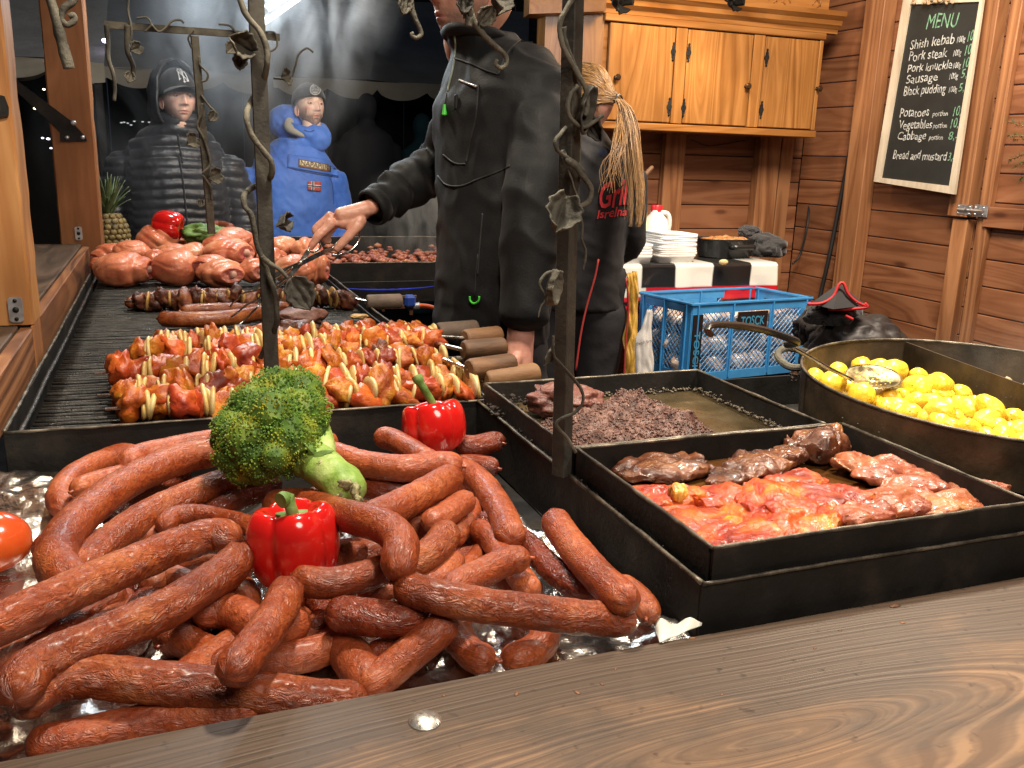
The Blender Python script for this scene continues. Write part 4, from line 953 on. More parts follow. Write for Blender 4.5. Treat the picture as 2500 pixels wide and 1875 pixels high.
# clusters (display px, depth, radius px)
BT = 1.10
cl = [(600, 855, 1.14, 62), (640, 850, 1.15, 58), (545, 880, 1.11, 55), (505, 930, 1.09, 50), (650, 895, 1.10, 62), (590, 905, 1.07, 66), (540, 950, 1.06, 62), (500, 985, 1.07, 42), (625, 945, 1.06, 62),
      (668, 935, 1.10, 44), (570, 985, 1.06, 58), (525, 1010, 1.08, 42), (620, 985, 1.08, 50), (594, 985, 1.035, 36), (690, 905, 1.13, 26), (480, 950, 1.11, 30), (560, 1015, 1.08, 36), (655, 850, 1.14, 48), (575, 850, 1.14, 44), (685, 870, 1.16, 22), (520, 900, 1.13, 44)]
bV, bF = ico(1); fl_rnd = random.Random(4); budV = []; budF = []; budC = []
for ci, (x, y, t, r) in enumerate(cl):
    c = onray(x, y, t); R = r * DS * t / FPX
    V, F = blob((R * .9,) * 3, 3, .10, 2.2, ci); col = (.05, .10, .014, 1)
    n_ = len(budV); budV += [v + c for v in V]; budF += [tuple(i + n_ for i in f) for f in F]; budC += [col] * len(V)
    nb = int(560 * (r / 50) ** 2) ; ga = math.pi * (3 - math.sqrt(5)); dk = fl_rnd.uniform(.6, 1.15)
    for k in range(nb):
        zz = 1 - 2 * (k + .5) / nb; rr = math.sqrt(1 - zz * zz); d = (Vector((math.cos(k * ga) * rr, math.sin(k * ga) * rr, zz)) + Vector((fl_rnd.gauss(0, .04), fl_rnd.gauss(0, .04), fl_rnd.gauss(0, .04)))).normalized()
        if d.dot((CAM - c).normalized()) < -.45: continue
        bumpk = 1 + .20 * nz(d, 2.6, ci * 3) + .11 * nz(d, 6, ci)
        pc = c + d * R * (.93 * bumpk + .03 * fl_rnd.random()); s = R * .044 * fl_rnd.uniform(.6, 1.6)
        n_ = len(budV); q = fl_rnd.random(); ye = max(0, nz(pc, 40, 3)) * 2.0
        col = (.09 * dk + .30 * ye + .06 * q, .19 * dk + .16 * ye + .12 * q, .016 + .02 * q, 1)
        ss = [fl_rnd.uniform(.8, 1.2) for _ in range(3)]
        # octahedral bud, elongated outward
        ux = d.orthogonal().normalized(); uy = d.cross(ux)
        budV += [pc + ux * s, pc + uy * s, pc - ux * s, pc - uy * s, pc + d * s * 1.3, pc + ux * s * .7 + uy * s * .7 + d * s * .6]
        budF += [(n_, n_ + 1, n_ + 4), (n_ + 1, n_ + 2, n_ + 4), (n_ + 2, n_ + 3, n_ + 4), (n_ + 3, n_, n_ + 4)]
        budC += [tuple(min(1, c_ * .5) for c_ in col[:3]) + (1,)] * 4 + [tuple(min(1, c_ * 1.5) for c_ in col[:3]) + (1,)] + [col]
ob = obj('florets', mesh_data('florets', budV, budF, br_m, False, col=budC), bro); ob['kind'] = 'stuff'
stalk = spline([onray(600, 970, 1.12), onray(655, 985, 1.09), onray(700, 1012, 1.06), onray(738, 1045, 1.035), onray(765, 1078, 1.015)], 46)
V, F, U = tube_geo(stalk, [(.0225 + .004 * (1 - i / 45) - .012 * max(0, (i - 40) / 5) ** 2) for i in range(46)], 30)
V = [v + (Vector((nz(v, 55), nz(v, 55, 2), nz(v, 55, 4))) * .0028) for v in V]
mb = MB(); mb.add(V, F); mb.build('stalk', bst_m, bro, auto=0)
mb = MB()
mb.tube(spline([onray(690, 900, 1.13), onray(700, 950, 1.10), onray(700, 990, 1.075), onray(700, 1015, 1.06)], 18), [.009, .009, .0095, .010, .0105, .011, .0115, .012, .0125, .013, .0135, .014, .014, .014, .014, .014, .013, .012], 12)
mb.build('side_branch', bst_m, bro)
mb = MB(); mb.tube(spline([onray(655, 935, 1.10), onray(660, 965, 1.08), onray(672, 1000, 1.065)], 10), .012, 12); mb.build('side_branch', bst_m, bro)
scar_m = mat('stalk_scar', (.30, .27, .13), .7, ramps=[(.35, (.08, .06, .025)), (.6, (.36, .35, .17))], scale=90)
for k, (x, y, a, s) in enumerate([(697, 1003, .3, 1), (718, 1030, 1.1, .9), (748, 1046, .2, 1.3), (738, 1075, .5, 1.1), (768, 1060, 1.0, 1.2), (775, 1080, .4, 1), (690, 1040, .2, .7)]):
    c = onray(x, y, 1.09 - (x - 655) * .00068 - .0235); V, F = blob((.0068 * s, .0030 * s, .0044 * s), 3, .55, 2.2, k + 9); mb = MB(); mb.add([eul(a, a * 2, a) @ v + c for v in V], F); mb.build('leaf_scar', scar_m, bro, auto=0)
for k in range(5):
    c = onray(650 + k * 14, 970 + k * 6, 1.06); pts = [c, c + Vector((.006 * math.cos(k), -.01, .006)), c + Vector((.014 * math.cos(k * 2), -.016, .012 + .003 * math.sin(k)))]
    mb = MB(); mb.tube(spline(pts, 6), [.0015, .003, .005, .005, .003, .0005], 5); mb.build('leaflet', stem_m, bro)
# ================================================================== KEBABS
meat_r = mat('marinated_meat', (.36, .06, .025), .34, ramps=[(.30, (.16, .013, .006)), (.46, (.32, .040, .010)), (.58, (.44, .085, .014)), (.74, (.56, .18, .030))], scale=28, detail=6, bump=.5, bscale=130, sss=.05, hue=.22, rvar=.15)
meat_o = mat('marinade_coated_meat', (.5, .16, .03), .36, ramps=[(.30, (.22, .034, .006)), (.46, (.40, .085, .010)), (.58, (.53, .18, .017)), (.74, (.68, .38, .05))], scale=34, detail=6, bump=.6, bscale=160, sss=.15, hue=.15)
meat_c = mat('charred_meat', (.10, .03, .015), .38, ramps=[(.32, (.018, .008, .006)), (.5, (.10, .028, .015)), (.66, (.26, .085, .035)), (.8, (.38, .18, .07))], scale=30, detail=6, bump=.7, bscale=150, hue=.2, rvar=.15)
onion_m = mat('onion_slice', (.72, .60, .30), .32, ramps=[(.3, (.44, .22, .05)), (.48, (.58, .42, .15)), (.7, (.70, .60, .34))], scale=22, bump=.15, bscale=60, sss=.3, sssr=(1, .8, .4), hue=.1)
onion_c = mat('grilled_onion', (.45, .26, .08), .4, ramps=[(.3, (.15, .07, .02)), (.6, (.52, .32, .10)), (.8, (.65, .48, .2))], scale=26, bump=.2, bscale=60, sss=.2)
ph_m = mat('worn_wooden_handle', (.24, .13, .05), .6, ramps=[(.3, (.06, .028, .012)), (.52, (.18, .085, .034)), (.8, (.30, .16, .065))], scale=14, stretch=(.3, 1, 1), bump=.35, bscale=120, hue=.3)
chunk = []
for s in range(14):
    flat_ = rnd.uniform(.45, 1.0); rz_ = rnd.uniform(.8, 1.25)
    def fn(q, v, s=s):
        f1 = abs(nz(v, 1.3, s * 5 + 2)); return q * (1 - .35 * max(0, .25 - f1) / .25) + Vector((0, 0, 0))
    V, F = blob((.016 * (1.25 - .4 * flat_) * (1 if s % 3 else 1.4), .0245, .0265 * rz_), 3, .30, 1.25, s * 2.7 + 1, 4, fn)
    sh = rnd.uniform(-.4, .4); V = [Vector((v.x + v.z * sh, v.y, v.z)) for v in V]
    chunk.append((V, F))
def onion_geo(s):
    V = []; F = []; r0 = .0208 * rnd.uniform(.75, 1.15); t = .0058 * rnd.uniform(.7, 1.5); cup = rnd.uniform(.0, .006); seg = 22
    prof = [(0.05, 0), (.55, 0), (.9, 0), (1, .5), (.9, 1), (.55, 1), (.05, 1)]
    for j, (q, h) in enumerate(prof):
        for i in range(seg):
            a = 2 * math.pi * i / seg; rr = r0 * q * (1 + .05 * math.sin(3 * a + s)); ripple = .0005 * math.sin(q * 24)
            V.append(Vector((h * t - t / 2 + cup * q * q + ripple, rr * math.cos(a), rr * math.sin(a) * (1.0 + .1 * math.sin(s)))))
    for j in range(len(prof) - 1):
        for i in range(seg): k = (i + 1) % seg; F.append((j * seg + i, j * seg + k, (j + 1) * seg + k, (j + 1) * seg + i))
    F.append(tuple(range(seg - 1, -1, -1))); F.append(tuple(range((len(prof) - 1) * seg, len(prof) * seg))); return V, F
onions = [onion_geo(s) for s in range(6)]
def variants(geos, name, m): return [mesh_data(name, V, F, m) for V, F in geos]
MD = {'r': variants(chunk, 'meat_chunk', meat_r), 'o': variants(chunk, 'meat_chunk', meat_o), 'c': variants(chunk, 'meat_chunk', meat_c), 'n': variants(onions, 'onion_slice', onion_m), 'm': variants(onions, 'onion_slice', onion_c)}
def skewer(p0, p1, hand, label, seed, style='fresh', hcol=ph_m, sc=1.0, blade_out=.02, density=1.0):
    r = random.Random(seed); p0 = Vector(p0); p1 = Vector(p1); ax = (p1 - p0); L = ax.length; ux = ax.normalized()
    e = empty('kebab_skewer', (p0 + p1) / 2, label, 'kebab', 'meat and onion kebabs on the grill')
    mb = MB(); q0 = p0 - ux * blade_out; q1 = p1 + ux * .03
    w_ = ux.cross(Vector((0, 0, 1))).normalized(); c = (q0 + q1) / 2; R3 = Matrix((ux, w_, ux.cross(w_))).transposed()
    mb.box(c, ((q1 - q0).length, .009, .0022), R3); mb.build('blade', M['steel'], e, smooth=False)
    if hand:
        a, b = hand; mb = MB(); d = (b - a).normalized(); rr = .0185
        mb.tube([a, a + d * .002, a + d * .006, b - d * .006, b - d * .002, b], [rr * .8, rr * .93, rr, rr * 1.03, rr * .94, rr * .78], 20)
        mb.build('handle', hcol, e, auto=40)
        mb = MB(); mb.tube([p1 + ux * .0, a + d * .003], .004, 8); mb.build('shank', M['steel'], e)
    s = .006
    while s < L - .005:
        k = r.random(); kind = 'r' if k < .38 else 'o'
        if style == 'char': kind = 'c'
        if style == 'mix' and k < .35: kind = 'c'
        step = r.uniform(.018, .027) / density; pos = p0 + ux * (s + step * .45)
        m_ = r.choice(MD[kind]); o = bpy.data.objects.new('meat_chunk', m_); COL.objects.link(o); o.parent = e
        zz = r.uniform(.9, 1.16) * sc
        o.matrix_parent_inverse = parent_mat(e).inverted()
        o.matrix_world = Matrix.LocRotScale(pos + Vector((0, r.gauss(0, .004), r.gauss(0, .004))), eul(r.uniform(0, 6.28), r.gauss(0, .25), r.gauss(0, .25)).to_euler(), (r.uniform(.85, 1.25), zz, zz))
        o.matrix_parent_inverse = Matrix.Identity(4); o.matrix_basis = Matrix.Translation(pos + Vector((0, r.gauss(0, .007), r.gauss(0, .0065))) - e.location) @ eul(r.uniform(0, 6.28), r.gauss(0, .4), r.gauss(0, .4)).to_4x4() @ Matrix.Diagonal((r.uniform(.95, 1.5), zz * r.uniform(.85, 1.1), zz * r.uniform(.9, 1.2), 1))
        s += step
        if r.random() < .66:
            for q in range(r.choice([1, 1, 2, 2, 3])):
                m_ = r.choice(MD['m' if style == 'char' else 'n']); o = bpy.data.objects.new('onion_slice', m_); COL.objects.link(o); o.parent = e
                pos = p0 + ux * (s + .002); zz = r.uniform(.9, 1.15) * sc
                o.matrix_basis = Matrix.Translation(pos + Vector((0, r.gauss(0, .003), r.gauss(0, .003))) - e.location) @ eul(r.uniform(0, 6.28), r.gauss(0, .14), r.gauss(0, .14)).to_4x4() @ Matrix.Diagonal((1, zz, zz, 1))
                s += .0058
            s += .0015
    return e
hm2 = mat('grey_worn_handle', (.12, .09, .065), .65, ramps=[(.3, (.05, .035, .025)), (.6, (.13, .09, .065)), (.85, (.2, .15, .11))], scale=12, bump=.35, bscale=120)
def hpt(x, y, z=.958): return D(x, y, z=z)
GZ = .946
sk = [
 ((-.078, 1.380), (.468, 1.377), GZ, None, 'fresh', 'nearest kebab in front, running along the grill front plate under the broccoli'),
 ((-.092, 1.445), (.450, 1.440), GZ + .004, ((1046, 822), (1158, 806)), 'fresh', 'second kebab from the front, its handle tip nearest the pudding tray'),
 ((-.098, 1.515), (.440, 1.500), GZ + .022, ((1012, 799), (1108, 786)), 'fresh', 'kebab on top of the front heap with a light ridged wooden handle'),
 ((-.085, 1.575), (.440, 1.575), GZ + .004, ((1003, 774), (1088, 771)), 'mix', 'kebab low in the middle of the heap with a dark handle'),
 ((-.072, 1.640), (.452, 1.625), GZ + .026, ((1000, 757), (1090, 750)), 'fresh', 'kebab high in the middle of the heap with the palest yellow wooden handle'),
 ((-.055, 1.715), (.460, 1.700), GZ + .022, ((1003, 732), (1080, 724)), 'fresh', 'rear kebab of the fresh heap with a short thick brown handle'),
 ((-.035, 1.770), (.440, 1.765), GZ + .012, ((945, 716), (1030, 710)), 'mix', 'rearmost partly browned kebab of the big heap with a grey handle'),
]
for i, (a, b, z, hd, st, lab) in enumerate(sk):
    hh = (D(*hd[0], z=z + .006), D(*hd[1], z=z + .006)) if hd else None
    skewer((a[0], a[1], z), (b[0], b[1], z), hh, lab, 11 + i, st, hm2 if i in (3, 6) else ph_m, sc=1.10, density=1.05)
skewer((-.035, 1.845, .942), (.25, 1.86, .942), None, 'blackened kebab lying just behind the fresh heap on the left', 31, 'char', sc=.85)
hA = (D(792, 652, z=.945), D(868, 650, z=.945))
skewer((-.085, 2.38, .946), (.435, 2.33, .946), hA, 'charred kebab crossing the middle of the grill behind the browned sausages', 33, 'char', hm2, sc=1.1)

# browned sausages & lumps in mid grill
def dline(pts, z): return [D(x, y, z=z) for x, y in pts]
for k, (pts, z, wd, lab) in enumerate([
    ([(342, 688), (380, 690), (440, 690), (520, 684), (600, 668)], .944, 34, 'nearest glossy browned sausage on the open part of the grill'),
    ([(390, 672), (450, 668), (520, 668), (580, 672)], .940, 26, 'browned sausage lying close behind the nearest glossy one on the grill'),
    ([(275, 656), (330, 642), (400, 636), (500, 634)], .938, 24, 'shiny browned sausage hidden behind the charred kebab'),
    ([(232, 787), (262, 792), (300, 790), (340, 786)], .948, 34, 'curved browned sausage sticking out left of the fresh kebab heap')]):
    ctrl = dline(pts, z); rad = wd * DS / 2 * depth_of(ctrl[1]) / FPX * 1.05
    make_sausage(ctrl, rad, 'sau_g' if k != 3 else 'sau', lab, 300 + k, .5, (1, 0), group='sausages browning on the grill', name='grilled_sausage')
lump_m = mat('roasted_grey_meat', (.16, .07, .05), .45, ramps=[(.3, (.05, .022, .016)), (.5, (.17, .07, .05)), (.75, (.32, .16, .12))], scale=26, detail=7, bump=.7, bscale=130)
for k, (x, y, sx, sy, sz, lab, mm) in enumerate([(652, 684, .058, .04, .024, 'greyish roasted chunk of meat right of the near iron bar', lump_m), (640, 712, .045, .03, .022, 'crumbly browned meat piece between roasted chunk and kebab heap', meat_c), (585, 668, .04, .03, .02, 'browned meat piece half hidden by the near iron bar', meat_c), (775, 683, .022, .014, .006, 'small flat burnt scrap near the right edge of the grill', onion_c), (610, 728, .03, .02, .02, 'small charred meat lump at the rear edge of the kebab heap', meat_c)]):
    V, F = blob((sx, sy, sz), 4, .28, 1.6, k + 40, 5); mb = MB(); mb.add(V, F); o = mb.build('roast_meat', mm, world=False, auto=0); o.location = D(x, y, z=.926 + sz * .7); tag(o, lab, 'meat')

# ================================================================== PORK KNUCKLES
kn_m = mat('pork_skin', (.62, .26, .15), .34, ramps=[(.28, (.36, .075, .04)), (.44, (.54, .16, .08)), (.58, (.64, .25, .13)), (.78, (.72, .42, .24))], scale=9, detail=5, bump=.35, bscale=90, sss=.2, hue=.1, rvar=.15, coat=.08)
knf_m = mat('pork_cut_face', (.42, .10, .08), .34, ramps=[(.3, (.30, .05, .045)), (.5, (.48, .13, .10)), (.7, (.66, .34, .24))], scale=20, detail=6, bump=.5, bscale=90, sss=.2)
bone_m = mat('pink_bone_end', (.62, .36, .28), .4, scale=40, bump=.3)
def knuckle(x, y, w_, h_, z, ang, face, label, seed):
    """squat joint: waist narrows to a cut end"""
    c = D(x, y, z=z); t = depth_of(c); rx = w_ * DS / 2 * t / FPX; rz = h_ * DS / 2 * t / FPX
    V, F = ico(5); out = []; fi = []
    for v in V:
        q = v.copy(); k = 1 + .085 * fbm(v, 1.1, seed, 2)
        wst = 1 - .28 * max(0, v.x) ** 1.5                      # taper to cut end
        fold = -.10 * math.exp(-((v.x - .45) / .10) ** 2) - .07 * math.exp(-((v.x + .2 + .2 * v.y) / .09) ** 2) * max(0, nz(v, 1, seed + 4) + .4)
        g2 = -.03 * max(0, .12 - abs(nz(v, 1.2, seed + 9))) / .12; p = Vector((v.x * 1.12, v.y * wst, v.z * wst)) * (k + fold + g2 + .006 * nz(v, 9, seed))
        if v.x > .80: p.x = .80 * 1.12 + .05 * nz(v, 5, seed) - .10 * (1 - (1 - v.x) / .2)
        out.append(p)
    R3 = eul(0, face[1], face[0])
    sc_ = Vector((rx, rx * .95, rz))
    out2 = [R3 @ p for p in out]; out2 = [Vector((p.x * sc_.x, p.y * sc_.y, p.z * sc_.z)) for p in out2]
    fm = [1 if sum(V[i].x for i in f) / len(f) > .80 else 0 for f in F]
    o = obj('pork_knuckle', mesh_data('pork_knuckle', out2, F, None, True, mats=[kn_m, knf_m], fm=fm)); o.location = c
    mb = MB(); bc = R3 @ Vector((.80, .05, .05)); bc = Vector((bc.x * sc_.x, bc.y * sc_.y, bc.z * sc_.z)); V2, F2 = blob((rx * .17,) * 3, 2, .25, 2, seed)
    mb.add([v + bc for v in V2], F2); b_ = mb.build('bone', bone_m, None, auto=0); b_.parent = o
    tag(o, label, 'pork knuckle', 'pork knuckles heaped at the far end of the grill')
KN = [(272, 582, 112, 76, .966, (-.3, 0), 'frontmost left pork knuckle with smooth pale skin'), (388, 580, 104, 78, .966, (.2, .1), 'frontmost middle pork knuckle, broad and round'), (478, 590, 98, 62, .960, (-1.1, 0), 'front pork knuckle with its cut end toward the right, left of the near bar'),
      (238, 556, 74, 60, .965, (-2.5, .2), 'dark pork knuckle at the left rim of the heap'), (336, 570, 50, 64, .965, (-1.5, 0), 'narrow pork knuckle wedged between two front ones'), (343, 522, 84, 84, 1.005, (-.2, -.9), 'upright pork knuckle standing highest at left below the red pepper'),
      (288, 545, 76, 50, .985, (.5, .3), 'pork knuckle left of the upright one'), (372, 550, 70, 48, .985, (-1.9, .2), 'pork knuckle lying behind the broad front one'), (422, 548, 66, 46, .985, (.3, 0), 'small pale pork knuckle in the middle of the heap'),
      (452, 572, 70, 44, .98, (-2.2, 0), 'pork knuckle behind the front one with its cut end'), (497, 548, 100, 66, .99, (-.8, -.1), 'reddish raw looking pork knuckle left of the near bar'), (505, 518, 86, 52, 1.01, (.6, 0), 'pork knuckle on top of the reddish one'),
      (470, 530, 66, 46, 1.01, (2.2, 0), 'pork knuckle right of the green lettuce on top'), (548, 585, 62, 52, .965, (-1.2, 0), 'dark pink pork knuckle half behind the near bar'), (640, 585, 80, 70, .965, (.4, 0), 'front pork knuckle right of the near bar'),
      (680, 578, 62, 84, .968, (-.5, .1), 'rightmost pork knuckle of the heap under the tongs'), (612, 535, 66, 50, .99, (.8, 0), 'rear pork knuckle just right of the near bar'), (664, 540, 62, 54, .99, (-.3, -.4), 'rear pork knuckle below the man\'s hand'), (560, 535, 60, 48, .985, (1.2, 0), 'pork knuckle mostly hidden by the near bar'), (395, 515, 80, 30, 1.0, (0, 0), 'pork knuckle at the back under the red pepper'), (590, 560, 60, 50, .975, (.2, 0), 'pork knuckle pressed against the near bar from the right')]
for i, (x, y, w_, h_, z, fc, lab) in enumerate(KN): knuckle(x, y, w_ * 1.06, h_ * 1.04, z, 0, fc, lab, i * 3.3 + 2)
for k, (pts, lab) in enumerate([([(352, 498), (400, 505), (450, 506)], 'sausage on the knuckle heap in front of the lying red pepper'), ([(430, 498), (470, 488), (500, 494)], 'sausage behind the lettuce on the knuckle heap'), ([(205, 575), (212, 560), (222, 555)], 'small orange sausage end at the left foot of the knuckle heap')]):
    ctrl = dline(pts, 1.02 if k < 2 else .955); make_sausage(ctrl, .020 if k < 2 else .016, 'sau_p', lab, 400 + k, .4, (0, 0), group='sausages on the knuckle heap', name='smoked_sausage')
leaf_m = mat('lettuce_leaf', (.10, .22, .04), .5, ramps=[(.3, (.04, .12, .02)), (.7, (.20, .33, .08))], scale=20, bump=.4, bscale=80)
V, F = blob((.075, .045, .032), 4, .35, 2.4, 8, 5); mb = MB(); mb.add(V, F); o = mb.build('lettuce', leaf_m, world=False, auto=0); o.location = D(442, 505, z=1.03); tag(o, 'crumpled green lettuce leaf between the knuckles beside the red pepper', 'lettuce')

# ================================================================== PINEAPPLE
pa = empty('pineapple', D(240, 520, d=3.25), 'pineapple with spiky green crown standing beside the farther wooden post', 'pineapple')
pin_m = mat('pineapple_skin', (.20, .13, .04), .6, ramps=[(.3, (.06, .05, .02)), (.5, (.20, .14, .045)), (.7, (.36, .26, .09))], scale=30, bump=.4, bscale=90)
pc_m = mat('pineapple_leaf', (.12, .17, .07), .5, ramps=[(.3, (.05, .08, .035)), (.6, (.14, .19, .08)), (.8, (.28, .31, .17))], scale=20)
pb = D(240, 558, d=3.25); ph_ = .165; pr_ = .068
core = MB(); core.lathe([(.001, 0), (.045, .003), (.062, .04), (.064, .09), (.055, .135), (.03, .16), (.001, .163)], pb, 28); core.build('flesh', pin_m, pa)
eyeV, eyeF = blob((.0115, .0115, .007), 2, .25, 2, 3); eyeV = [v + Vector((0, 0, .004 * max(0, v.z * 100) * .4)) for v in eyeV]
em = mesh_data('eye', eyeV, eyeF, pin_m, True)
for j in range(9):
    z = .010 + j * .0175
    rr = .064 * math.sqrt(max(.1, 1 - ((z - .078) / .092) ** 2)) + .001
    nn = max(8, int(18 * rr / .064))
    for i in range(nn):
        a = 2 * math.pi * (i + .5 * (j % 2)) / nn; n_ = Vector((math.cos(a), math.sin(a), (z - .078) * 7))
        if n_.y > .75 * n_.length: continue
        o = bpy.data.objects.new('eye', em); COL.objects.link(o); o.parent = pa
        o.matrix_basis = Matrix.Translation(pb + Vector((rr * math.cos(a), rr * math.sin(a), z)) - pa.location) @ n_.to_track_quat('Z', 'Y').to_matrix().to_4x4()
for k in range(34):
    q = k / 34; a = k * 2.4; spread = .75 - .6 * q; L_ = .075 + .07 * q + rnd.uniform(-.01, .01)
    b = pb + Vector((.014 * math.cos(a), .014 * math.sin(a), .155 + .02 * q)); V = []; F = []
    u = Vector((math.cos(a), math.sin(a), 0)); s_ = Vector((-u.y, u.x, 0))
    for i in range(9):
        t = i / 8; p = b + u * (L_ * spread * t ** 1.2 + .02 * spread * t * t) + Vector((0, 0, L_ * (t - .28 * spread * t * t))); w_ = .0095 * (1 - t) ** .8 * (.6 + 1.2 * min(t * 3, 1) * .5)
        V += [p - s_ * w_, p + u * -.002, p + s_ * w_]
    for i in range(8):
        for j in range(2): c = i * 3 + j; F.append((c, c + 1, c + 4, c + 3))
    o = obj('leaf', mesh_data('leaf', V, F, pc_m), pa); md = o.modifiers.new('t', 'SOLIDIFY'); md.thickness = .0014

# ================================================================== TRAYS
def tray(name, x0, x1, y0, y1, zr, depth, label, crud=0):
    e = empty(name, ((x0 + x1) / 2, (y0 + y1) / 2, zr - depth), label, 'tray'); t = .004; zb = zr - depth
    mb = MB()
    for a, b in (((x0, y0), (x1, y0)), ((x1, y0 + t), (x1, y1 - t)), ((x1, y1), (x0, y1)), ((x0, y1 - t), (x0, y0 + t))): sheet(mb, a, b, zb, zr, t)
    mb.box(((x0 + x1) / 2, (y0 + y1) / 2, zb + .002), (x1 - x0 - .001, y1 - y0 - .001, .003)); mb.build('steel_pan', M['steel_black'], e, auto=30)
    for a, b in (((x0, y0), (x1, y0)), ((x1, y0), (x1, y1)), ((x1, y1), (x0, y1)), ((x0, y1), (x0, y0))):
        mb = MB(); rim(mb, a, b, zr + .0006, .0024); mb.build('rim', M['steel_edge'], e, auto=0)
    return e
tr1 = tray('steak_tray', .4705, .886, .6745, .986, .962, .042, 'black steel tray with red marinated steaks nearest on the right')
tr2 = tray('pudding_tray', .4665, .865, .996, 1.335, .960, .040, 'black steel tray with crumbled black pudding behind the steak tray')
juice_m = mat('brown_meat_juice', (.06, .025, .008), .08, coat=.5, ramps=[(.3, (.035, .014, .005)), (.55, (.11, .045, .012)), (.75, (.22, .10, .03))], scale=12, detail=6, bump=.25, bscale=45, bdist=.003)
mb = MB(); n_ = 40; V = []; F = []
for j in range(n_ + 1):
    for i in range(n_ + 1): x = .4735 + .4095 * i / n_; y = .678 + .3055 * j / n_; V.append((x, y, .9295 + .0012 * nz((x, y, 0), 18) + .0008 * nz((x, y, 0), 50)))
for j in range(n_):
    for i in range(n_): a = j * (n_ + 1) + i; F.append((a, a + 1, a + n_ + 2, a + n_ + 1))
mb.add(V, F); o = mb.build('meat_juice', juice_m, auto=0); tag(o, 'shallow brown greasy juice covering the bottom of the steak tray', 'juice', kind='stuff')
grease_m = mat('olive_grease_film', (.07, .05, .02), .22, ramps=[(.3, (.020, .015, .008)), (.52, (.055, .040, .020)), (.72, (.12, .078, .034))], scale=8, detail=7, bump=.15, bscale=60, rvar=.12)
mb = MB(); mb.box((.666, 1.166, .9245), (.39, .33, .003)); o = mb.build('grease_film', grease_m, smooth=False); tag(o, 'dull olive grease film on the empty half of the pudding tray', 'grease', kind='stuff')
# steaks
st_raw = mat('red_marinated_steak', (.55, .09, .04), .36, ramps=[(.30, (.14, .008, .004)), (.43, (.32, .028, .006)), (.54, (.44, .072, .010)), (.64, (.54, .18, .016)), (.74, (.66, .40, .04))], scale=19, detail=7, bump=.6, bscale=110, sss=.06, coat=.10, rvar=.15, distort=.8, hue=.25)
st_mid = mat('half_cooked_steak', (.45, .17, .10), .42, ramps=[(.30, (.17, .030, .014)), (.5, (.29, .075, .032)), (.66, (.38, .13, .05)), (.8, (.52, .26, .06))], scale=14, detail=7, bump=.6, bscale=80, sss=.15, coat=.2, rvar=.12, distort=.6)
st_done = mat('browned_steak', (.20, .07, .03), .34, ramps=[(.30, (.022, .009, .005)), (.46, (.085, .026, .012)), (.58, (.19, .065, .024)), (.72, (.40, .18, .06))], scale=15, detail=7, bump=.75, bscale=80, coat=.3, rvar=.14, distort=.6)
def steak(x, y, sx, sy, sz, rot, m, label, seed, z=.948, group='steaks in the near tray', tilt=(0, 0), folds=1.0):
    V, F = ico(5); out = []
    for v in V:
        d = Vector((v.x, v.y, 0)); k = 1 + .22 * fbm(d, 1.5, seed, 4) + .07 * fbm(d, 5, seed + 2, 2)
        p = Vector((v.x * sx * k, v.y * sy * k, math.copysign(abs(v.z) ** .8, v.z) * sz))
        f1 = nz(p, 26, seed); f2 = nz(p, 60, seed + 7)
        p.z += folds * (sz * .55 * f1 + sz * .20 * f2 - sz * .55 * max(0, .16 - abs(nz(p, 20, seed + 3))) / .16 * (1 if v.z > 0 else .3))
        p.z += .0018 * fbm(p, 140, seed, 2)
        out.append(p)
    R3 = eul(tilt[0], tilt[1], rot); mb = MB(); mb.add([R3 @ p for p in out], F); o = mb.build('steak', m, world=False, auto=0)
    o.location = D(x, y, z=z); tag(o, label, 'steak', group); return o
ST = [
 (1432, 1008, .060, .030, .011, .05, st_done, 'browned flat steak at the rear left of the near tray', .940), (1640, 1000, .050, .026, .014, .5, st_done, 'browned steak slanting in the middle rear of the near tray', .945),
 (1770, 958, .042, .026, .022, .25, st_done, 'tall darkly browned steak heaped at the rear right corner', .952), (1575, 1030, .030, .018, .010, .4, st_done, 'small browned steak end beside the slanting browned one', .940), (1705, 985, .024, .018, .012, 1.0, st_done, 'small dark steak flap leaning on the tall browned steak', .948),
 (1432, 1075, .038, .024, .012, -.4, st_raw, 'leftmost orange and yellow marinated steak in the near tray', .940), (1530, 1120, .050, .034, .010, -.2, st_raw, 'flat coral red steak at the front left of the near tray', .938), (1620, 1150, .055, .024, .009, .12, st_raw, 'pale red steak lying along the front rim of the tray', .938),
 (1560, 1072, .040, .022, .011, .1, st_raw, 'red steak with yellow fat behind the coral red one', .940), (1672, 1085, .045, .030, .014, 1.2, st_raw, 'dark red folded steak in the middle of the near tray', .944), (1790, 1075, .052, .028, .012, -.1, st_raw, 'bright red wet steak right of the folded one', .942),
 (1740, 1125, .048, .020, .013, .25, st_raw, 'orange red steak curling up at the front rim', .942), (1860, 1110, .040, .022, .012, .2, st_mid, 'brownish purple steak edge at the front rim', .940), (1720, 1045, .040, .022, .010, 0, st_raw, 'red steak touching the tall browned one', .940),
 (1890, 1005, .040, .026, .013, -.7, st_mid, 'pale pink steak with an upturned orange corner at the rear', .944), (1980, 1035, .055, .028, .011, -.35, st_mid, 'wide pinkish steak along the right rim of the tray', .942), (1940, 1085, .045, .024, .011, .1, st_mid, 'pink steak in front of the wide pinkish one', .940),
 (2035, 1088, .042, .022, .010, -.05, st_mid, 'greyish brown steak at the front right of the tray', .940), (2110, 1056, .032, .016, .010, -.3, st_mid, 'rightmost steak cut short by the tray corner', .940)]
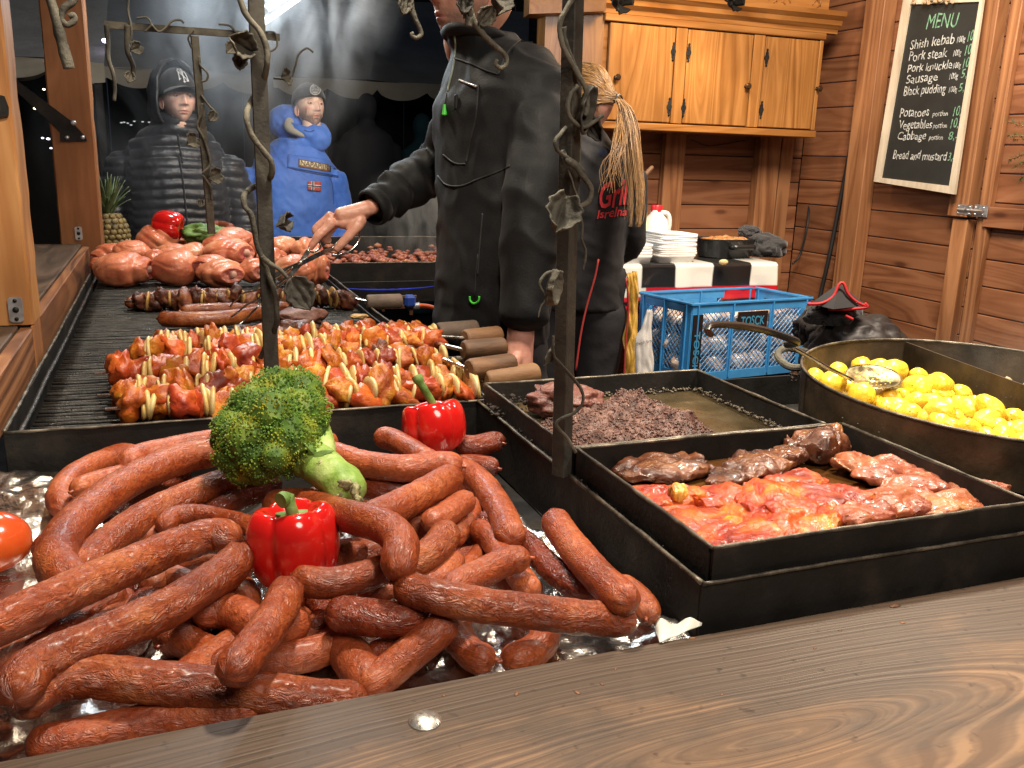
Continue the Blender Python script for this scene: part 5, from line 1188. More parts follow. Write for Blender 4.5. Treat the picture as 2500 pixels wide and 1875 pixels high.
for i, (x, y, sx, sy, sz, r_, m_, lab, z) in enumerate(ST): steak(x, y, sx * 1.24, sy * 1.46, sz * .95, r_, m_, lab, i * 4.1 + 3, z=z)
steak(1465, 1068, .016, .012, .013, 1, mat('charred_fat', (.6, .25, .03), .25, ramps=[(.35, (.10, .03, .01)), (.5, (.6, .22, .03)), (.7, (.8, .5, .1))], scale=30, bump=.5, bscale=120, coat=.3), 'golden yellow blistered steak end at the left of the tray', 99, z=.950, folds=.7)

# black pudding
pud_m = mat('black_pudding', (.10, .035, .028), .5, ramps=[(.3, (.03, .012, .008)), (.5, (.10, .042, .029)), (.75, (.20, .095, .066))], scale=40, detail=6, bump=.5, bscale=220, rvar=.15)
pl_m = mat('black_pudding_lump', (.22, .075, .06), .42, ramps=[(.3, (.07, .022, .015)), (.6, (.15, .052, .038)), (.8, (.24, .10, .075))], scale=30, detail=6, bump=.5, bscale=150)
V, F = blob((.060, .042, .028), 5, .26, 1.8, 5, 6); mb = MB(); mb.add(V, F); o = mb.build('pudding_lump', pl_m, world=False, auto=0); o.location = D(1225, 868, z=.947); o.rotation_euler = (0, .1, -.15); tag(o, 'solid reddish brown lump of black pudding behind the near right iron bar', 'black pudding')
mb = MB(); pr2 = random.Random(5)
poly = [(1165, 905), (1200, 880), (1290, 870), (1330, 845), (1400, 850), (1430, 872), (1500, 905), (1552, 925), (1500, 945), (1380, 958), (1240, 970), (1225, 950)]
pw = [D(x, y, z=.935) for x, y in poly]; xs = [p.x for p in pw]; ys = [p.y for p in pw]
def inside(x, y):
    c = False; j = len(pw) - 1
    for i in range(len(pw)):
        if (pw[i].y > y) != (pw[j].y > y) and x < (pw[j].x - pw[i].x) * (y - pw[i].y) / (pw[j].y - pw[i].y) + pw[i].x: c = not c
        j = i
    return c
def edist(x, y):
    d = 9; 
    for i in range(len(pw)):
        a = pw[i]; b = pw[(i + 1) % len(pw)]; ab = Vector((b.x - a.x, b.y - a.y)); ap = Vector((x - a.x, y - a.y)); t = max(0, min(1, ap.dot(ab) / ab.length_squared)); d = min(d, (ap - ab * t).length)
    return d
cnt = 0; oV, oF = ico(1)
while cnt < 6500:
    x = pr2.uniform(min(xs) - .01, max(xs) + .02); y = pr2.uniform(max(.999, min(ys)), max(ys)); ins = inside(x, y)
    if not ins and pr2.random() > .012: continue
    h = (min(.026, edist(x, y) * .8) * (.75 + .7 * nz((x, y, 0), 22) + .4 * nz((x, y, 0), 60)) if ins else 0); s = .0009 + .0022 * pr2.random() ** 3 * (1 if ins else .6)
    p = Vector((x, y, .927 + max(0, h) * (1 - .25 * pr2.random() ** 3))); q = eul(pr2.random() * 6, pr2.random() * 6, 0); ss = Vector((s, s * pr2.uniform(.6, 1), s * pr2.uniform(.5, 1)))
    mb.add([q @ Vector((v.x * ss.x, v.y * ss.y, v.z * ss.z)) * (1 + .4 * nz(v, 1.7, cnt)) + p for v in (oV if cnt % 3 == 0 else oV)], oF); cnt += 1
n_ = 170; V = []; F = []
x0_, x1_, y0_, y1_ = min(xs), max(xs), max(.999, min(ys)), max(ys)
for j in range(n_ + 1):
    for i in range(n_ + 1):
        x = x0_ + (x1_ - x0_) * i / n_; y = y0_ + (y1_ - y0_) * j / n_; h = min(.026, edist(x, y) * .8) * (.80 + .7 * nz((x, y, 0), 22) + .4 * nz((x, y, 0), 60)) + .0022 * fbm((x, y, 0), 190, 2, 3) if inside(x, y) else -.004
        V.append((x, y, .925 + h))
for j in range(n_):
    for i in range(n_): a = j * (n_ + 1) + i; F.append((a, a + 1, a + n_ + 2, a + n_ + 1))
mb.add(V, F)
o = mb.build('crumbled_pudding', pud_m, auto=0); tag(o, 'crumbled dark purple brown black pudding spread over the left half of the rear tray', 'black pudding', kind='stuff')
fat_m = mat('white_fat_crust', (.16, .13, .09), .6, scale=60, bump=.5, bscale=200)
mb = MB()
for i in range(600):
    k = rnd.random()
    if k < .5: p = Vector((.861 - abs(rnd.gauss(0, .004)), rnd.uniform(1.01, 1.33), .928 + abs(rnd.gauss(0, .003))))
    else: p = Vector((rnd.uniform(.55, .86), 1.331 - abs(rnd.gauss(0, .003)), .928 + abs(rnd.gauss(0, .003))))
    s = .0004 + .0015 * rnd.random() ** 3; V, F = blob((s * 1.6, s * 1.9, s), 1, .5, 2, i); mb.add([v + p for v in V], F)
o = mb.build('fat_crust', fat_m, auto=0); tag(o, 'whitish dried fat crust along the inner edges of the pudding tray', 'fat', kind='stuff')

# ================================================================== BIG ROUND PAN
PC = Vector((1.181, .994, 0)); PR = .289; PZ = 1.0; PB = .925
pan = empty('round_pan', (PC.x, PC.y, PB), 'big round black steel pan with yellow potatoes at the right', 'pan')
pan_m = mat('greasy_pan_steel', (.03, .022, .014), .45, .3, ramps=[(.3, (.010, .008, .006)), (.5, (.045, .031, .018)), (.72, (.12, .080, .045))], scale=9, detail=7, bump=.2, bscale=90, rvar=.15)
seg = 120; V = []; F = []
for r_, z in [(.0001, PB), (PR * .96, PB), (PR * .975, PB + .006), (PR * .992, PZ), (PR, PZ), (PR * .985, PB - .002), (PR * .97, PB - .006), (.0001, PB - .006)]:
    for i in range(seg):
        a = 2 * math.pi * i / seg; V.append(Vector((PC.x + r_ * math.cos(a), PC.y + r_ * math.sin(a), z + (.0012 * nz((math.cos(a) * 4, math.sin(a) * 4, 0), 2) if z > .99 else 0) + .04 * (PC.y * 0 + r_ * math.sin(a)) * (1 if z > .95 else 0))))
for j in range(7):
    for i in range(seg): k = (i + 1) % seg; F.append((j * seg + i, j * seg + k, (j + 1) * seg + k, (j + 1) * seg + i))
mb = MB(); mb.add(V, F); mb.build('bowl', pan_m, pan, auto=40)
pts = [Vector((PC.x + PR * .996 * math.cos(2 * math.pi * i / 160), PC.y + PR * .996 * math.sin(2 * math.pi * i / 160), PZ + .001 + .04 * PR * math.sin(2 * math.pi * i / 160))) for i in range(161)]
mb = MB(); mb.tube(pts, .0024, 6, caps=False); mb.build('rim', M['steel_edge'], pan, auto=0)
mb = MB(); n_ = 30; pa_ = [Vector((1.262 - .055 * t + .0 * t, 1.268 - .55 * t, 0)) for t in [i / n_ for i in range(n_ + 1)]]; V = []; F = []
for p in pa_:
    zt2_ = .998 + .04 * (p.y - PC.y)
    V += [Vector((p.x - .0015, p.y, PB)), Vector((p.x - .0015, p.y, zt2_)), Vector((p.x + .0015, p.y, zt2_)), Vector((p.x + .0015, p.y, PB))]
for i in range(n_):
    for k in range(4): a = i * 4 + k; b = i * 4 + (k + 1) % 4; F.append((a, b, b + 4, a + 4))
mb.add(V, F); mb.build('partition', pan_m, pan, auto=30)
h0 = D(1722, 800, z=.985); hp_ = [D(1732, 795, z=.985), D(1705, 792, z=.985), D(1683, 775, z=.99), D(1682, 760, z=.995), D(1700, 752, z=.995), D(1722, 755, z=.995), D(1745, 762, z=.995)]
mb = MB(); mb.tube(spline(hp_, 40), .0065, 10); mb.build('handle', M['vine'], pan)
for (dx_, dy_) in ((.2, 0), (-.2, 0), (0, .2), (0, -.2)):
    mb = MB(); mb.box((PC.x + dx_, PC.y + dy_, .8965), (.03, .03, .045)); mb.build('foot', M['steel_black'], pan, smooth=False)
pot_m = mat('boiled_potato', (.78, .56, .055), .3, ramps=[(.24, (.62, .30, .02)), (.38, (.86, .53, .03)), (.60, (.92, .66, .06)), (.78, (.92, .78, .22))], scale=7, detail=4, bump=.08, bscale=60, sss=.2, sssr=(1, .8, .2), coat=.2, hue=.07)
herb_m = mat('herb_flake', (.03, .05, .01), .6)
PT = [(450, 345, 75), (600, 400, 105), (640, 300, 80), (840, 255, 82), (985, 255, 70), (1120, 290, 105), (840, 495, 105), (1060, 530, 95), (1180, 500, 60), (1310, 430, 110), (1320, 345, 80), (1490, 410, 115), (1440, 500, 50), (1680, 490, 82), (1540, 500, 70),
      (1290, 560, 90), (1130, 600, 90), (1440, 560, 80), (1570, 600, 85), (1240, 660, 95), (1050, 600, 80), (1500, 640, 105), (1740, 620, 100), (1930, 610, 105), (1790, 560, 60), (1640, 690, 70), (1500, 730, 90), (1600, 760, 75), (1750, 780, 92), (1900, 700, 95), (2120, 690, 85), (1980, 770, 85), (2040, 850, 95), (2180, 790, 90), (2090, 780, 60), (1900, 850, 75), (2200, 880, 70), (1380, 690, 75), (980, 560, 60), (720, 420, 60), (2250, 720, 90), (2280, 830, 90), (1650, 560, 60), (1840, 640, 70), (1160, 640, 70), (2300, 900, 80)]
pvar = [blob((1.0 + .06 * s, 1.0 - .02 * s, .94 - .02 * s), 4, .10, .9 + .1 * s, s * 3 + 1, 3) for s in range(6)]; pmesh = [mesh_data('potato', V, F, pot_m) for V, F in pvar]
side_m = mat('herb', (.04, .05, .012), .6)
hb = MB()
for i, (x, y, r_) in enumerate(PT):
    px, py = 1860 + x * .2893, 820 + y * .2893; z = .972 - .016 * ((y - 250) / 650) + (0.010 if r_ > 100 else 0); c = P(px, py, z=z)
    rr = r_ * .2893 * depth_of(c) / FPX * 1.06
    o = bpy.data.objects.new('potato', pmesh[i % 6]); COL.objects.link(o); o.location = c; o.scale = (rr,) * 3; o.rotation_euler = (rnd.uniform(-.6, .6), rnd.uniform(-.6, .6), rnd.uniform(0, 6))
    tag(o, 'peeled boiled yellow potato with herb flecks in the round pan', 'potato', 'boiled potatoes in the round pan')
    for k in range(7):
        d = (Vector((rnd.gauss(0, 1), rnd.gauss(0, 1), rnd.gauss(.6, .8)))).normalized(); V, F = blob((.0011, .0008, .0004), 1, .4, 2, k); q = d.to_track_quat('Z', 'Y').to_matrix(); hb.add([q @ v + c + d * rr * 1.0 for v in V], F)
for k in range(70):
    p = P(rnd.uniform(1990, 2480), rnd.uniform(880, 1060), z=.978); V, F = blob((.0012, .0009, .0006), 1, .4, 2, k); hb.add([v + p for v in V], F)
o = hb.build('herb_flakes', side_m, auto=0); tag(o, 'tiny dark green herb flakes sprinkled over the boiled potatoes', 'herbs', kind='stuff')
# fill below potatoes and cabbage behind the partition
broth_m = mat('yellow_broth', (.30, .20, .05), .2, ramps=[(.3, (.12, .08, .03)), (.6, (.32, .22, .06)), (.8, (.5, .4, .18))], scale=14, bump=.3, bscale=60, coat=.3)
V = []; F = []; n_ = 60
mb = MB()
for r_, z in [(.0001, .944), (PR * .95, .944)]:
    for i in range(80): a = 2 * math.pi * i / 80; mb.V.append(Vector((PC.x + r_ * math.cos(a), PC.y + r_ * math.sin(a), z))); mb.U.append((0, 0))
for i in range(80): mb.F.append((i, (i + 1) % 80, 80 + (i + 1) % 80, 80 + i))
o = mb.build('broth', broth_m, auto=0); tag(o, 'thin yellowish broth in the bottom of the round pan', 'broth', kind='stuff')
cab_m = mat('stewed_cabbage', (.42, .36, .20), .45, ramps=[(.3, (.22, .19, .10)), (.6, (.45, .40, .24)), (.85, (.65, .6, .42))], scale=40, bump=.5, bscale=150, hue=.2)
mb = MB()
for i in range(900):
    a = rnd.uniform(-1.9, 1.4); rr = PR * .93 * math.sqrt(rnd.random()); p = Vector((PC.x + rr * math.cos(a), PC.y + rr * math.sin(a), .946 + .006 * rnd.random()))
    if p.x < 1.225 + .1 * (p.y - 1): continue
    d = Vector((rnd.gauss(0, 1), rnd.gauss(0, 1), .15 * rnd.gauss(0, 1))).normalized() * rnd.uniform(.006, .016); mb.tube([p, p + d * .5 + Vector((0, 0, .002)), p + d], [.0008, .0016, .0006], 4)
for k in range(16):
    p = P(2440 + rnd.uniform(0, 80), 925 + rnd.uniform(0, 25), z=.955); V, F = blob((.006, .006, .005), 2, .4, 2, k); mb.add([v + p for v in V], F)
o = mb.build('stewed_cabbage', cab_m, auto=0); tag(o, 'pale stewed cabbage in the far part of the round pan', 'cabbage', kind='stuff')
# skimmer
skm = empty('skimmer', P(2130, 925, z=.985), 'perforated steel skimmer with a long black hooked handle resting on the potatoes', 'skimmer')
def z5(x, y, z): return P(1860 + x * .2893, 820 + y * .2893, z=z)
cS = z5(935, 372, .992); a_ = z5(670, 345, 1.0); r_ = .0395
nrm = Vector((-.12, -.25, 1)).normalized(); ux = (a_ - cS); ux = (ux - nrm * ux.dot(nrm)).normalized(); uy = nrm.cross(ux)
ss_m = mat('oily_skimmer_steel', (.34, .27, .13), .3, .8, ramps=[(.35, (.07, .05, .02)), (.5, (.30, .24, .12)), (.8, (.48, .38, .17))], scale=32, rvar=.12)
V = []; F = []; rings = [.0001, .25, .5, .75, .9, 1.0]; seg = 48
mb = MB()
for k in rings:
    for i in range(seg): a = 2 * math.pi * i / seg; q = k * r_ * (1.0); mb.V.append(cS + ux * q * math.cos(a) * 1.12 + uy * q * math.sin(a) + nrm * (.006 * k * k)); mb.U.append((0, 0))
for j in range(5):
    for i in range(seg): mb.F.append((j * seg + i, j * seg + (i + 1) % seg, (j + 1) * seg + (i + 1) % seg, (j + 1) * seg + i))
o = mb.build('bowl', ss_m, skm, auto=0); md = o.modifiers.new('t', 'SOLIDIFY'); md.thickness = .0012
mb = MB()
for j in range(-2, 3):
    for i in range(-3, 4):
        if j * j + i * i > 11: continue
        c = cS + ux * i * .0082 + uy * j * .0105 + nrm * (.0012 + .003 * (i * i + j * j) / 12); mb.prism([(.0014 * math.cos(q * 1.047), .0014 * math.sin(q * 1.047)) for q in range(6)], .0008, c, ux, uy)
o = mb.build('hole', pot_m, skm, smooth=False); o['kind'] = 'stuff'
hA_ = [cS + ux * r_ * .95 + nrm * .005, z5(560, 270, 1.015), z5(380, 165, 1.035), z5(200, 65, 1.055)]
mb = MB(); pts = spline(hA_, 20); 
for i in range(19):
    pass
mb.tube(pts, .0032, 8); mb.build('shaft', M['steel'], skm)
hB = [z5(215, 72, 1.054), D(1720, 738, z=1.075), D(1660, 716, z=1.095), D(1600, 704, z=1.115), D(1550, 701, z=1.13), D(1530, 706, z=1.135), D(1528, 716, z=1.13), D(1536, 722, z=1.125)]
mb = MB(); mb.tube(spline(hB, 50), [.0062 - .0022 * i / 49 for i in range(50)], 10); mb.build('grip', M['black_pl'], skm)
# second roasting pan at the far end with browned bits
mbp = tray('rear_roasting_pan', .49, 1.55, 3.16, 4.15, .935, .12, 'long black roasting pan behind the man with steaming browned meat')
bits = MB()
for i in range(420):
    p = Vector((rnd.uniform(.52, 1.45), 3.20 + abs(rnd.gauss(0, .28)), .915 + rnd.uniform(0, .02))); s = rnd.uniform(.008, .022)
    if p.y > 4.1: continue
    V, F = blob((s, s * .8, s * .6), 1, .4, 1.5, i); bits.add([v + p for v in V], F)
o = bits.build('browned_meat_bits', mat('browned_bits', (.35, .09, .05), .4, ramps=[(.3, (.16, .03, .02)), (.55, (.40, .12, .06)), (.8, (.6, .3, .12))], scale=26, bump=.4, bscale=90), auto=0); tag(o, 'browned bits of meat covering the floor of the rear roasting pan', 'meat', kind='stuff')
mb = MB(); mb.box((1.0, 3.66, .862), (1.0, .94, .10)); 
# gas burner, hose, valve
gas = empty('gas_burner', D(870, 650, d=2.55), 'rusty gas burner pipe with blue valve and orange hose beside the grill', 'burner')
rust_m = mat('rusty_pipe', (.12, .045, .025), .7, .3, scale=30, bump=.4, bscale=120)
mb = MB(); c = D(885, 650, y=2.34); mb.box(c, (.030, .030, .032), bev=.006); mb.build('valve', mat('blue_valve', (.02, .06, .32), .4), gas, auto=30)
mb = MB(); mb.box(D(868, 641, y=2.345), (.08, .01, .006)); mb.box(D(850, 663, y=2.345), (.09, .01, .008)); mb.box(D(827, 664, y=2.345), (.008, .01, .02)); mb.box(D(888, 668, y=2.345), (.008, .01, .03)); mb.build('bracket', rust_m, gas, smooth=False)
mb = MB(); mb.tube(spline([D(898, 660, y=2.34), D(925, 662, y=2.32), D(955, 672, y=2.28), D(975, 690, y=2.25), D(985, 715, y=2.22), D(988, 745, y=2.2)], 30), .0062, 10); mb.build('hose', mat('orange_hose', (.62, .10, .015), .4), gas)
mb = MB(); mb.tube([D(893, 661, y=2.338), D(906, 660, y=2.335)], .009, 10); mb.build('clamp', M['zinc'], gas)
mb = MB(); mb.box((.80, 2.98, .86), (.64, .01, .07)); mb.build('firebox', M['steel_black'], gas, smooth=False)
fl_blue = emit_mat('blue_gas_flame', (.005, .02, .35), .08)
mb = MB(); mb.tube(spline([D(735, 622, y=2.95), D(790, 626, y=2.95), D(850, 626, y=2.95), D(910, 622, y=2.95), D(945, 617, y=2.95)], 24), [.0006 + .0032 * math.sin(math.pi * (i + .5) / 24) * abs(math.sin(i * 1.7)) ** .3 for i in range(24)], 6); mb.build('flame', fl_blue, gas)
# ================================================================== WROUGHT IRON POSTS WITH VINES
def za(x, y): return (x / 2.4578, y / 2.4578)                 # zoom of 0,0
def zb_(x, y): return (700 + x / 2.4578, y / 2.4578)
def zc_(x, y): return (x / 2.4578, 500 + y / 2.4578)
def zd_(x, y): return (600 + x / 2.4578, 600 + y / 2.4578)
def ze_(x, y): return (1280 + x / 3.192, y / 3.192)
def vine(parent, zf, pts, y, r, name='vine', m=None, wob=.35, offs=None):
    q = []
    for i, p in enumerate(pts):
        yy = y + (offs[i] if offs else 0) + (p[2] if len(p) > 2 else 0); a, b = zf(p[0], p[1]); q.append(P(a, b, y=yy))
    n_ = max(16, len(pts) * 9); s_ = spline(q, n_); r0, r1 = (r if isinstance(r, tuple) else (r, r)); k_ = .62 if parent.name == 'iron_post' else (.78 if parent.name == 'iron_post.001' else (.68 if y < 1.4 else .8)); r0 *= k_; r1 *= k_
    mb = MB(); mb.tube(s_, [(r0 + (r1 - r0) * i / (n_ - 1)) * (1 + .12 * nz(s_[i], 60)) for i in range(n_)], 10)
    mb.jit(lambda v: v + Vector((nz(v, 130), nz(v, 130, 5), nz(v, 130, 9))) * .0006)
    return mb.build(name, m or M['vine'], parent, auto=0)
def leaf(parent, zf, c, w_, h_, y, ang=0, tilt=(.3, .3), curl=.5, m=None, seed=0):
    """ribbed iron leaf, w_/h_ in zoom pixels of zf's frame"""
    a, b = zf(*c); C = P(a, b, y=y); a2, b2 = zf(c[0] + 100, c[1]); k = (P(a2, b2, y=y) - C).length / 100
    W = w_ * k / 2; H = h_ * k; V = []; F = []; nu, nv = 18, 20
    R3 = eul(tilt[0], ang, tilt[1])
    for j in range(nv + 1):
        v = j / nv; ww = W * (math.sin(math.pi * min(1, v * .92 + .06)) ** .6) * (1 + .08 * math.sin(v * 22 + seed))
        for i in range(nu + 1):
            u = i / nu * 2 - 1; rib = .0018 * math.cos(u * 3.14 * 3.5) * math.sin(math.pi * v)
            x = u * ww; yy = -(abs(u) ** 1.6) * W * curl - curl * W * .8 * (v - .4) ** 2 + rib; z = H * (.5 - v) + .1 * H * (1 - abs(u)) * -v
            V.append(R3 @ Vector((x, yy + .0012 * nz((x, z, 0), 90, seed), z)) + C)
    for j in range(nv):
        for i in range(nu): q = j * (nu + 1) + i; F.append((q, q + 1, q + nu + 2, q + nu + 1))
    o = obj('leaf', mesh_data('leaf', V, F, m or M['vine']), parent); md = o.modifiers.new('t', 'SOLIDIFY'); md.thickness = .0018; return o
def bar(parent, a, b, wx, wy, rz, m, name='bar'):
    """a,b display px at y; extended upward"""
    a = Vector(a); b = Vector(b); d = (b - a).normalized(); mb = MB(); n_ = 30; V = []; F = []; c_, s_ = math.cos(rz), math.sin(rz); k4 = [(-1, -1), (1, -1), (1, 1), (-1, 1)]; bv = .12
    prof = []
    for i in range(4):
        x, y = k4[i]; xn, yn = k4[(i + 1) % 4]; xp, yp = k4[i - 1]
        prof += [(x + (xp - x) * bv / 2, y + (yp - y) * bv / 2), (x + (xn - x) * bv / 2, y + (yn - y) * bv / 2)]
    for i in range(n_ + 1):
        p = a.lerp(b, i / n_); w_ = 1 + .025 * nz(p, 25)
        for x, y in prof: x *= wx / 2 * w_; y *= wy / 2 * w_; V.append(p + Vector((x * c_ - y * s_, x * s_ + y * c_, 0)))
    for i in range(n_):
        for k in range(8): q = i * 8 + k; q2 = i * 8 + (k + 1) % 8; F.append((q, q2, q2 + 8, q + 8))
    F.append(tuple(range(7, -1, -1))); F.append(tuple(n_ * 8 + k for k in range(8))); mb.add(V, F); return mb.build(name, m, parent, auto=30)
A0 = D(591, 905, y=1.336); A1 = D(553, 0, y=1.336); A1 = A0 + (A1 - A0) * 1.25
b1 = empty('iron_post', A0, 'flat dark iron post with twisting vine rising behind the broccoli', 'iron post')
bar(b1, A0, A1, .0205, .010, .05, M['iron'])
vine(b1, za, [(1425, -60), (1440, 0), (1480, 95), (1560, 190), (1600, 290), (1602, 390), (1580, 480, .02), (1535, 560, .048), (1492, 640, .02), (1481, 710), (1510, 810), (1580, 905), (1630, 975), (1628, 1050, .008), (1590, 1095, .035), (1525, 1120, .048), (1466, 1170, .012), (1470, 1240, .002), (1508, 1290), (1530, 1400), (1542, 1470), (1572, 1550), (1612, 1650), (1650, 1769), (1662, 1900), (1648, 1980, .012), (1600, 2070, .045), (1560, 2150, .048)], 1.318, (.0068, .0062))
leaf(b1, za, (1425, 260), 170, 180, 1.31, -1.15, (.5, .2), .8, seed=1); leaf(b1, za, (1455, 360), 90, 110, 1.318, .3, (.2, -.4), .7, M['iron'], 2)
leaf(b1, za, (1675, 1335), 120, 190, 1.33, 1.4, (-.5, .6), .9, M['iron'], 3)
vine(b1, zc_, [(1570, 310), (1620, 355), (1680, 390), (1725, 440)], 1.305, (.0065, .004))
leaf(b1, zc_, (1795, 530), 190, 210, 1.30, -.5, (-.15, .25), .25, M['iron'], 4)
B0 = D(1213, 1025, y=.985); B1 = D(1238, 0, y=.985); B1 = B0 + (B1 - B0) * 1.2
b2 = empty('iron_post', B0, 'square dark iron post with leafy vine standing on the divider before the pudding tray', 'iron post')
bar(b2, B0, B1, .0185, .0185, .55, M['iron'])
Y2 = .965
vine(b2, ze_, [(430, -90), (335, 60), (278, 180), (290, 320), (345, 450), (425, 590), (480, 700), (492, 820), (475, 905)], Y2, (.0042, .0036))
vine(b2, ze_, [(310, 210), (325, 330), (380, 480), (440, 620)], Y2 + .004, .0030)
vine(b2, ze_, [(415, 670), (360, 740), (338, 840), (370, 930), (460, 992), (540, 950), (612, 898)], Y2 - .004, (.0036, .0028))
leaf(b2, ze_, (430, 840), 150, 330, Y2 + .006, .12, (.2, .5), 1.1, M['iron'], 5); leaf(b2, ze_, (540, 980), 120, 200, Y2 + .01, -.5, (.3, -.6), .9, M['iron'], 6)
vine(b2, ze_, [(380, 940, .03), (320, 1000, .02), (275, 1055, .004), (242, 1100), (262, 1170), (350, 1240), (420, 1290), (455, 1335, .004), (430, 1390, .03)], Y2 - .006, (.0030, .0036))
vine(b2, ze_, [(300, 1190, .025), (335, 1250, .003), (400, 1300), (470, 1390), (520, 1470), (505, 1560), (430, 1605), (330, 1545), (220, 1545)], Y2 - .010, (.0048, .0036))
vine(b2, ze_, [(340, 1320), (375, 1420), (420, 1560)], Y2 - .004, .0014); vine(b2, ze_, [(432, 880), (440, 1100), (430, 1300), (420, 1560)], Y2 - .004, .0012)
leaf(b2, zb_, (1640, 1285), 210, 215, Y2 - .014, .35, (-.35, -.2), .7, seed=7)
vine(b2, zb_, [(1750, 1260), (1775, 1350), (1770, 1430), (1795, 1510), (1780, 1620)], Y2, (.0022, .0018))
leaf(b2, zd_, (1815, 240), 120, 190, Y2, .15, (.1, .7), .9, seed=8); vine(b2, zd_, [(1868, 148), (1800, 170), (1765, 230), (1800, 310), (1770, 370), (1757, 430)], Y2, (.0028, .0008))
leaf(b2, zd_, (1835, 640), 60, 150, Y2 + .04, .5, (.2, .3), .2, ph_m if False else M['vine'], 9)
vine(b2, zd_, [(1845, 540), (1850, 660), (1935, 760), (2005, 850), (2025, 930), (1975, 1000), (1880, 1045), (1868, 1085), (1925, 1150), (1980, 1240)], Y2 - .012, (.0024, .0028))
# scrolls hanging from the rail above the picture
RZ = 1.62
def scroll(zf, pts, y, r, lab, extra=None, leaves=()):
    a, b = zf(pts[0][0], pts[0][1]); o = P(a, b, y=y)
    e = empty('iron_scroll', o, lab, 'iron scroll'); vine(e, zf, pts, y, r, 'stem')
    for ex in (extra or []): vine(e, zf, ex[0], y, ex[1], 'tendril')
    for lf in leaves: leaf(e, zf, *lf)
    return e
scroll(za, [(285, -160), (300, -20), (335, 100), (362, 220), (392, 330), (415, 412)], 1.42, (.0075, .0095), 'thick drooping iron tendril with a curled side shoot at the top left', [([(460, -120), (445, -5), (385, 50), (365, 110), (405, 150), (448, 120), (440, 90), (412, 98)], (.0075, .0045))])
scroll(zb_, [(740, -160), (745, 20), (765, 100), (795, 165), (805, 205), (780, 228), (748, 212), (760, 200)], 1.30, (.0080, .0042), 'small iron hook curling left beside the man\'s mouth', leaves=[((700, 20), 90, 120, 1.30, .1, (.1, .2), .5)])
scroll(zb_, [(1060, -160), (1090, 20), (1120, 120), (1175, 200), (1250, 275), (1310, 330), (1318, 385), (1285, 408), (1256, 385), (1262, 358)], 1.28, (.0085, .0045), 'longer iron hook hanging in front of the man\'s shoulder', [([(1100, 105), (1090, 160)], (.009, .008))], leaves=[((1190, 85), 110, 120, 1.275, .5, (.5, .2), .6), ((1240, 20), 170, 150, 1.28, .2, (-.3, .4), .9)])
scroll(zb_, [(1060, -100), (1080, -20), (1075, 60), (1078, 110)], 1.285, (.010, .007), 'short iron leaf stub hanging in front of the man\'s neck', leaves=[((1045, 15), 110, 110, 1.28, .0, (.1, .2), .8, M['iron'])])
for k, (x, w__) in enumerate(((1325, 60), (1572, 45))):
    e = empty('iron_scroll', D(x, -30, y=.98), ['dark iron leaf tip hanging at the top edge above the cupboard\'s left end', 'dark iron leaf tip hanging at the top edge over the cupboard carving'][k], 'iron scroll')
    f = lambda a, b: (a * DS, b * DS)
    vine(e, f, [(x - 60, -60), (x - 20, -20), (x, 2), (x + 14, 0)], .98, (.005, .002), 'stem'); leaf(e, f, (x, -6), w__, 44, .98, -1.0, (.4, .2), .9, M['iron'], k)
rail = empty('iron_rail', (.3, 1.34, 1.75), 'iron rail above the counter from which the scrolls hang', 'rail')
mb = MB(); mb.box((.1, 1.345, 1.78), (1.3, .02, .02)); mb.build('bar', M['iron'], rail, smooth=False)
# rear trellis
b3 = empty('iron_trellis', D(455, 500, y=3.05), 'far iron trellis with thin vines behind the pork knuckles', 'trellis')
bar(b3, D(457, 505, y=3.05), D(420, 78, y=3.05), .022, .014, .2, M['vine']); 
mb = MB(); a = D(226, 54, y=3.05); b = D(604, 80, y=3.05); mb.box((a + b) / 2, ((b - a).length, .014, .02)); mb.build('crossbar', M['vine'], b3, smooth=False)
for pts, r in [([(640, 150), (648, 260), (650, 350), (678, 440), (690, 520), (685, 605)], (.009, .006)), ([(765, 150), (765, 300), (800, 400), (790, 480)], (.011, .008)), ([(770, 0), (768, 70), (790, 190), (775, 260)], .004),
               ([(820, 110), (880, 105), (905, 150), (870, 190)], .004), ([(900, 140), (960, 190), (1030, 130), (1080, 120), (1105, 140)], .004), ([(1310, 145), (1380, 155), (1415, 195)], .004), ([(1160, 180), (1130, 230), (1150, 290)], .004),
               ([(1195, 340), (1200, 390), (1245, 440), (1240, 480), (1210, 490)], .004), ([(1205, 570), (1250, 630), (1295, 680), (1285, 720)], .004), ([(1215, 620), (1200, 700), (1185, 760), (1220, 830), (1250, 920), (1260, 990), (1215, 1040)], .005),
               ([(1640, 470), (1740, 470), (1770, 400), (1790, 330), (1840, 290), (1880, 315)], .004), ([(1590, 190), (1650, 200), (1660, 280), (1600, 320)], .004), ([(1215, 1050), (1260, 1120), (1270, 1200)], .005)]:
    vine(b3, za, pts, 3.04, r)
for c, w_, h_, an in [((812, 290), 90, 80, 1.0), ((775, 465), 70, 70, .3), ((1270, 700), 70, 70, .6), ((1150, 845), 110, 80, .9), ((1285, 1055), 110, 90, 1.2), ((1200, 1220), 50, 50, .2), ((1710, 460), 110, 60, 1.3), ((1380, 290), 80, 80, .7)]: leaf(b3, za, c, w_, h_, 3.035, an, (-.2, .2), .5)
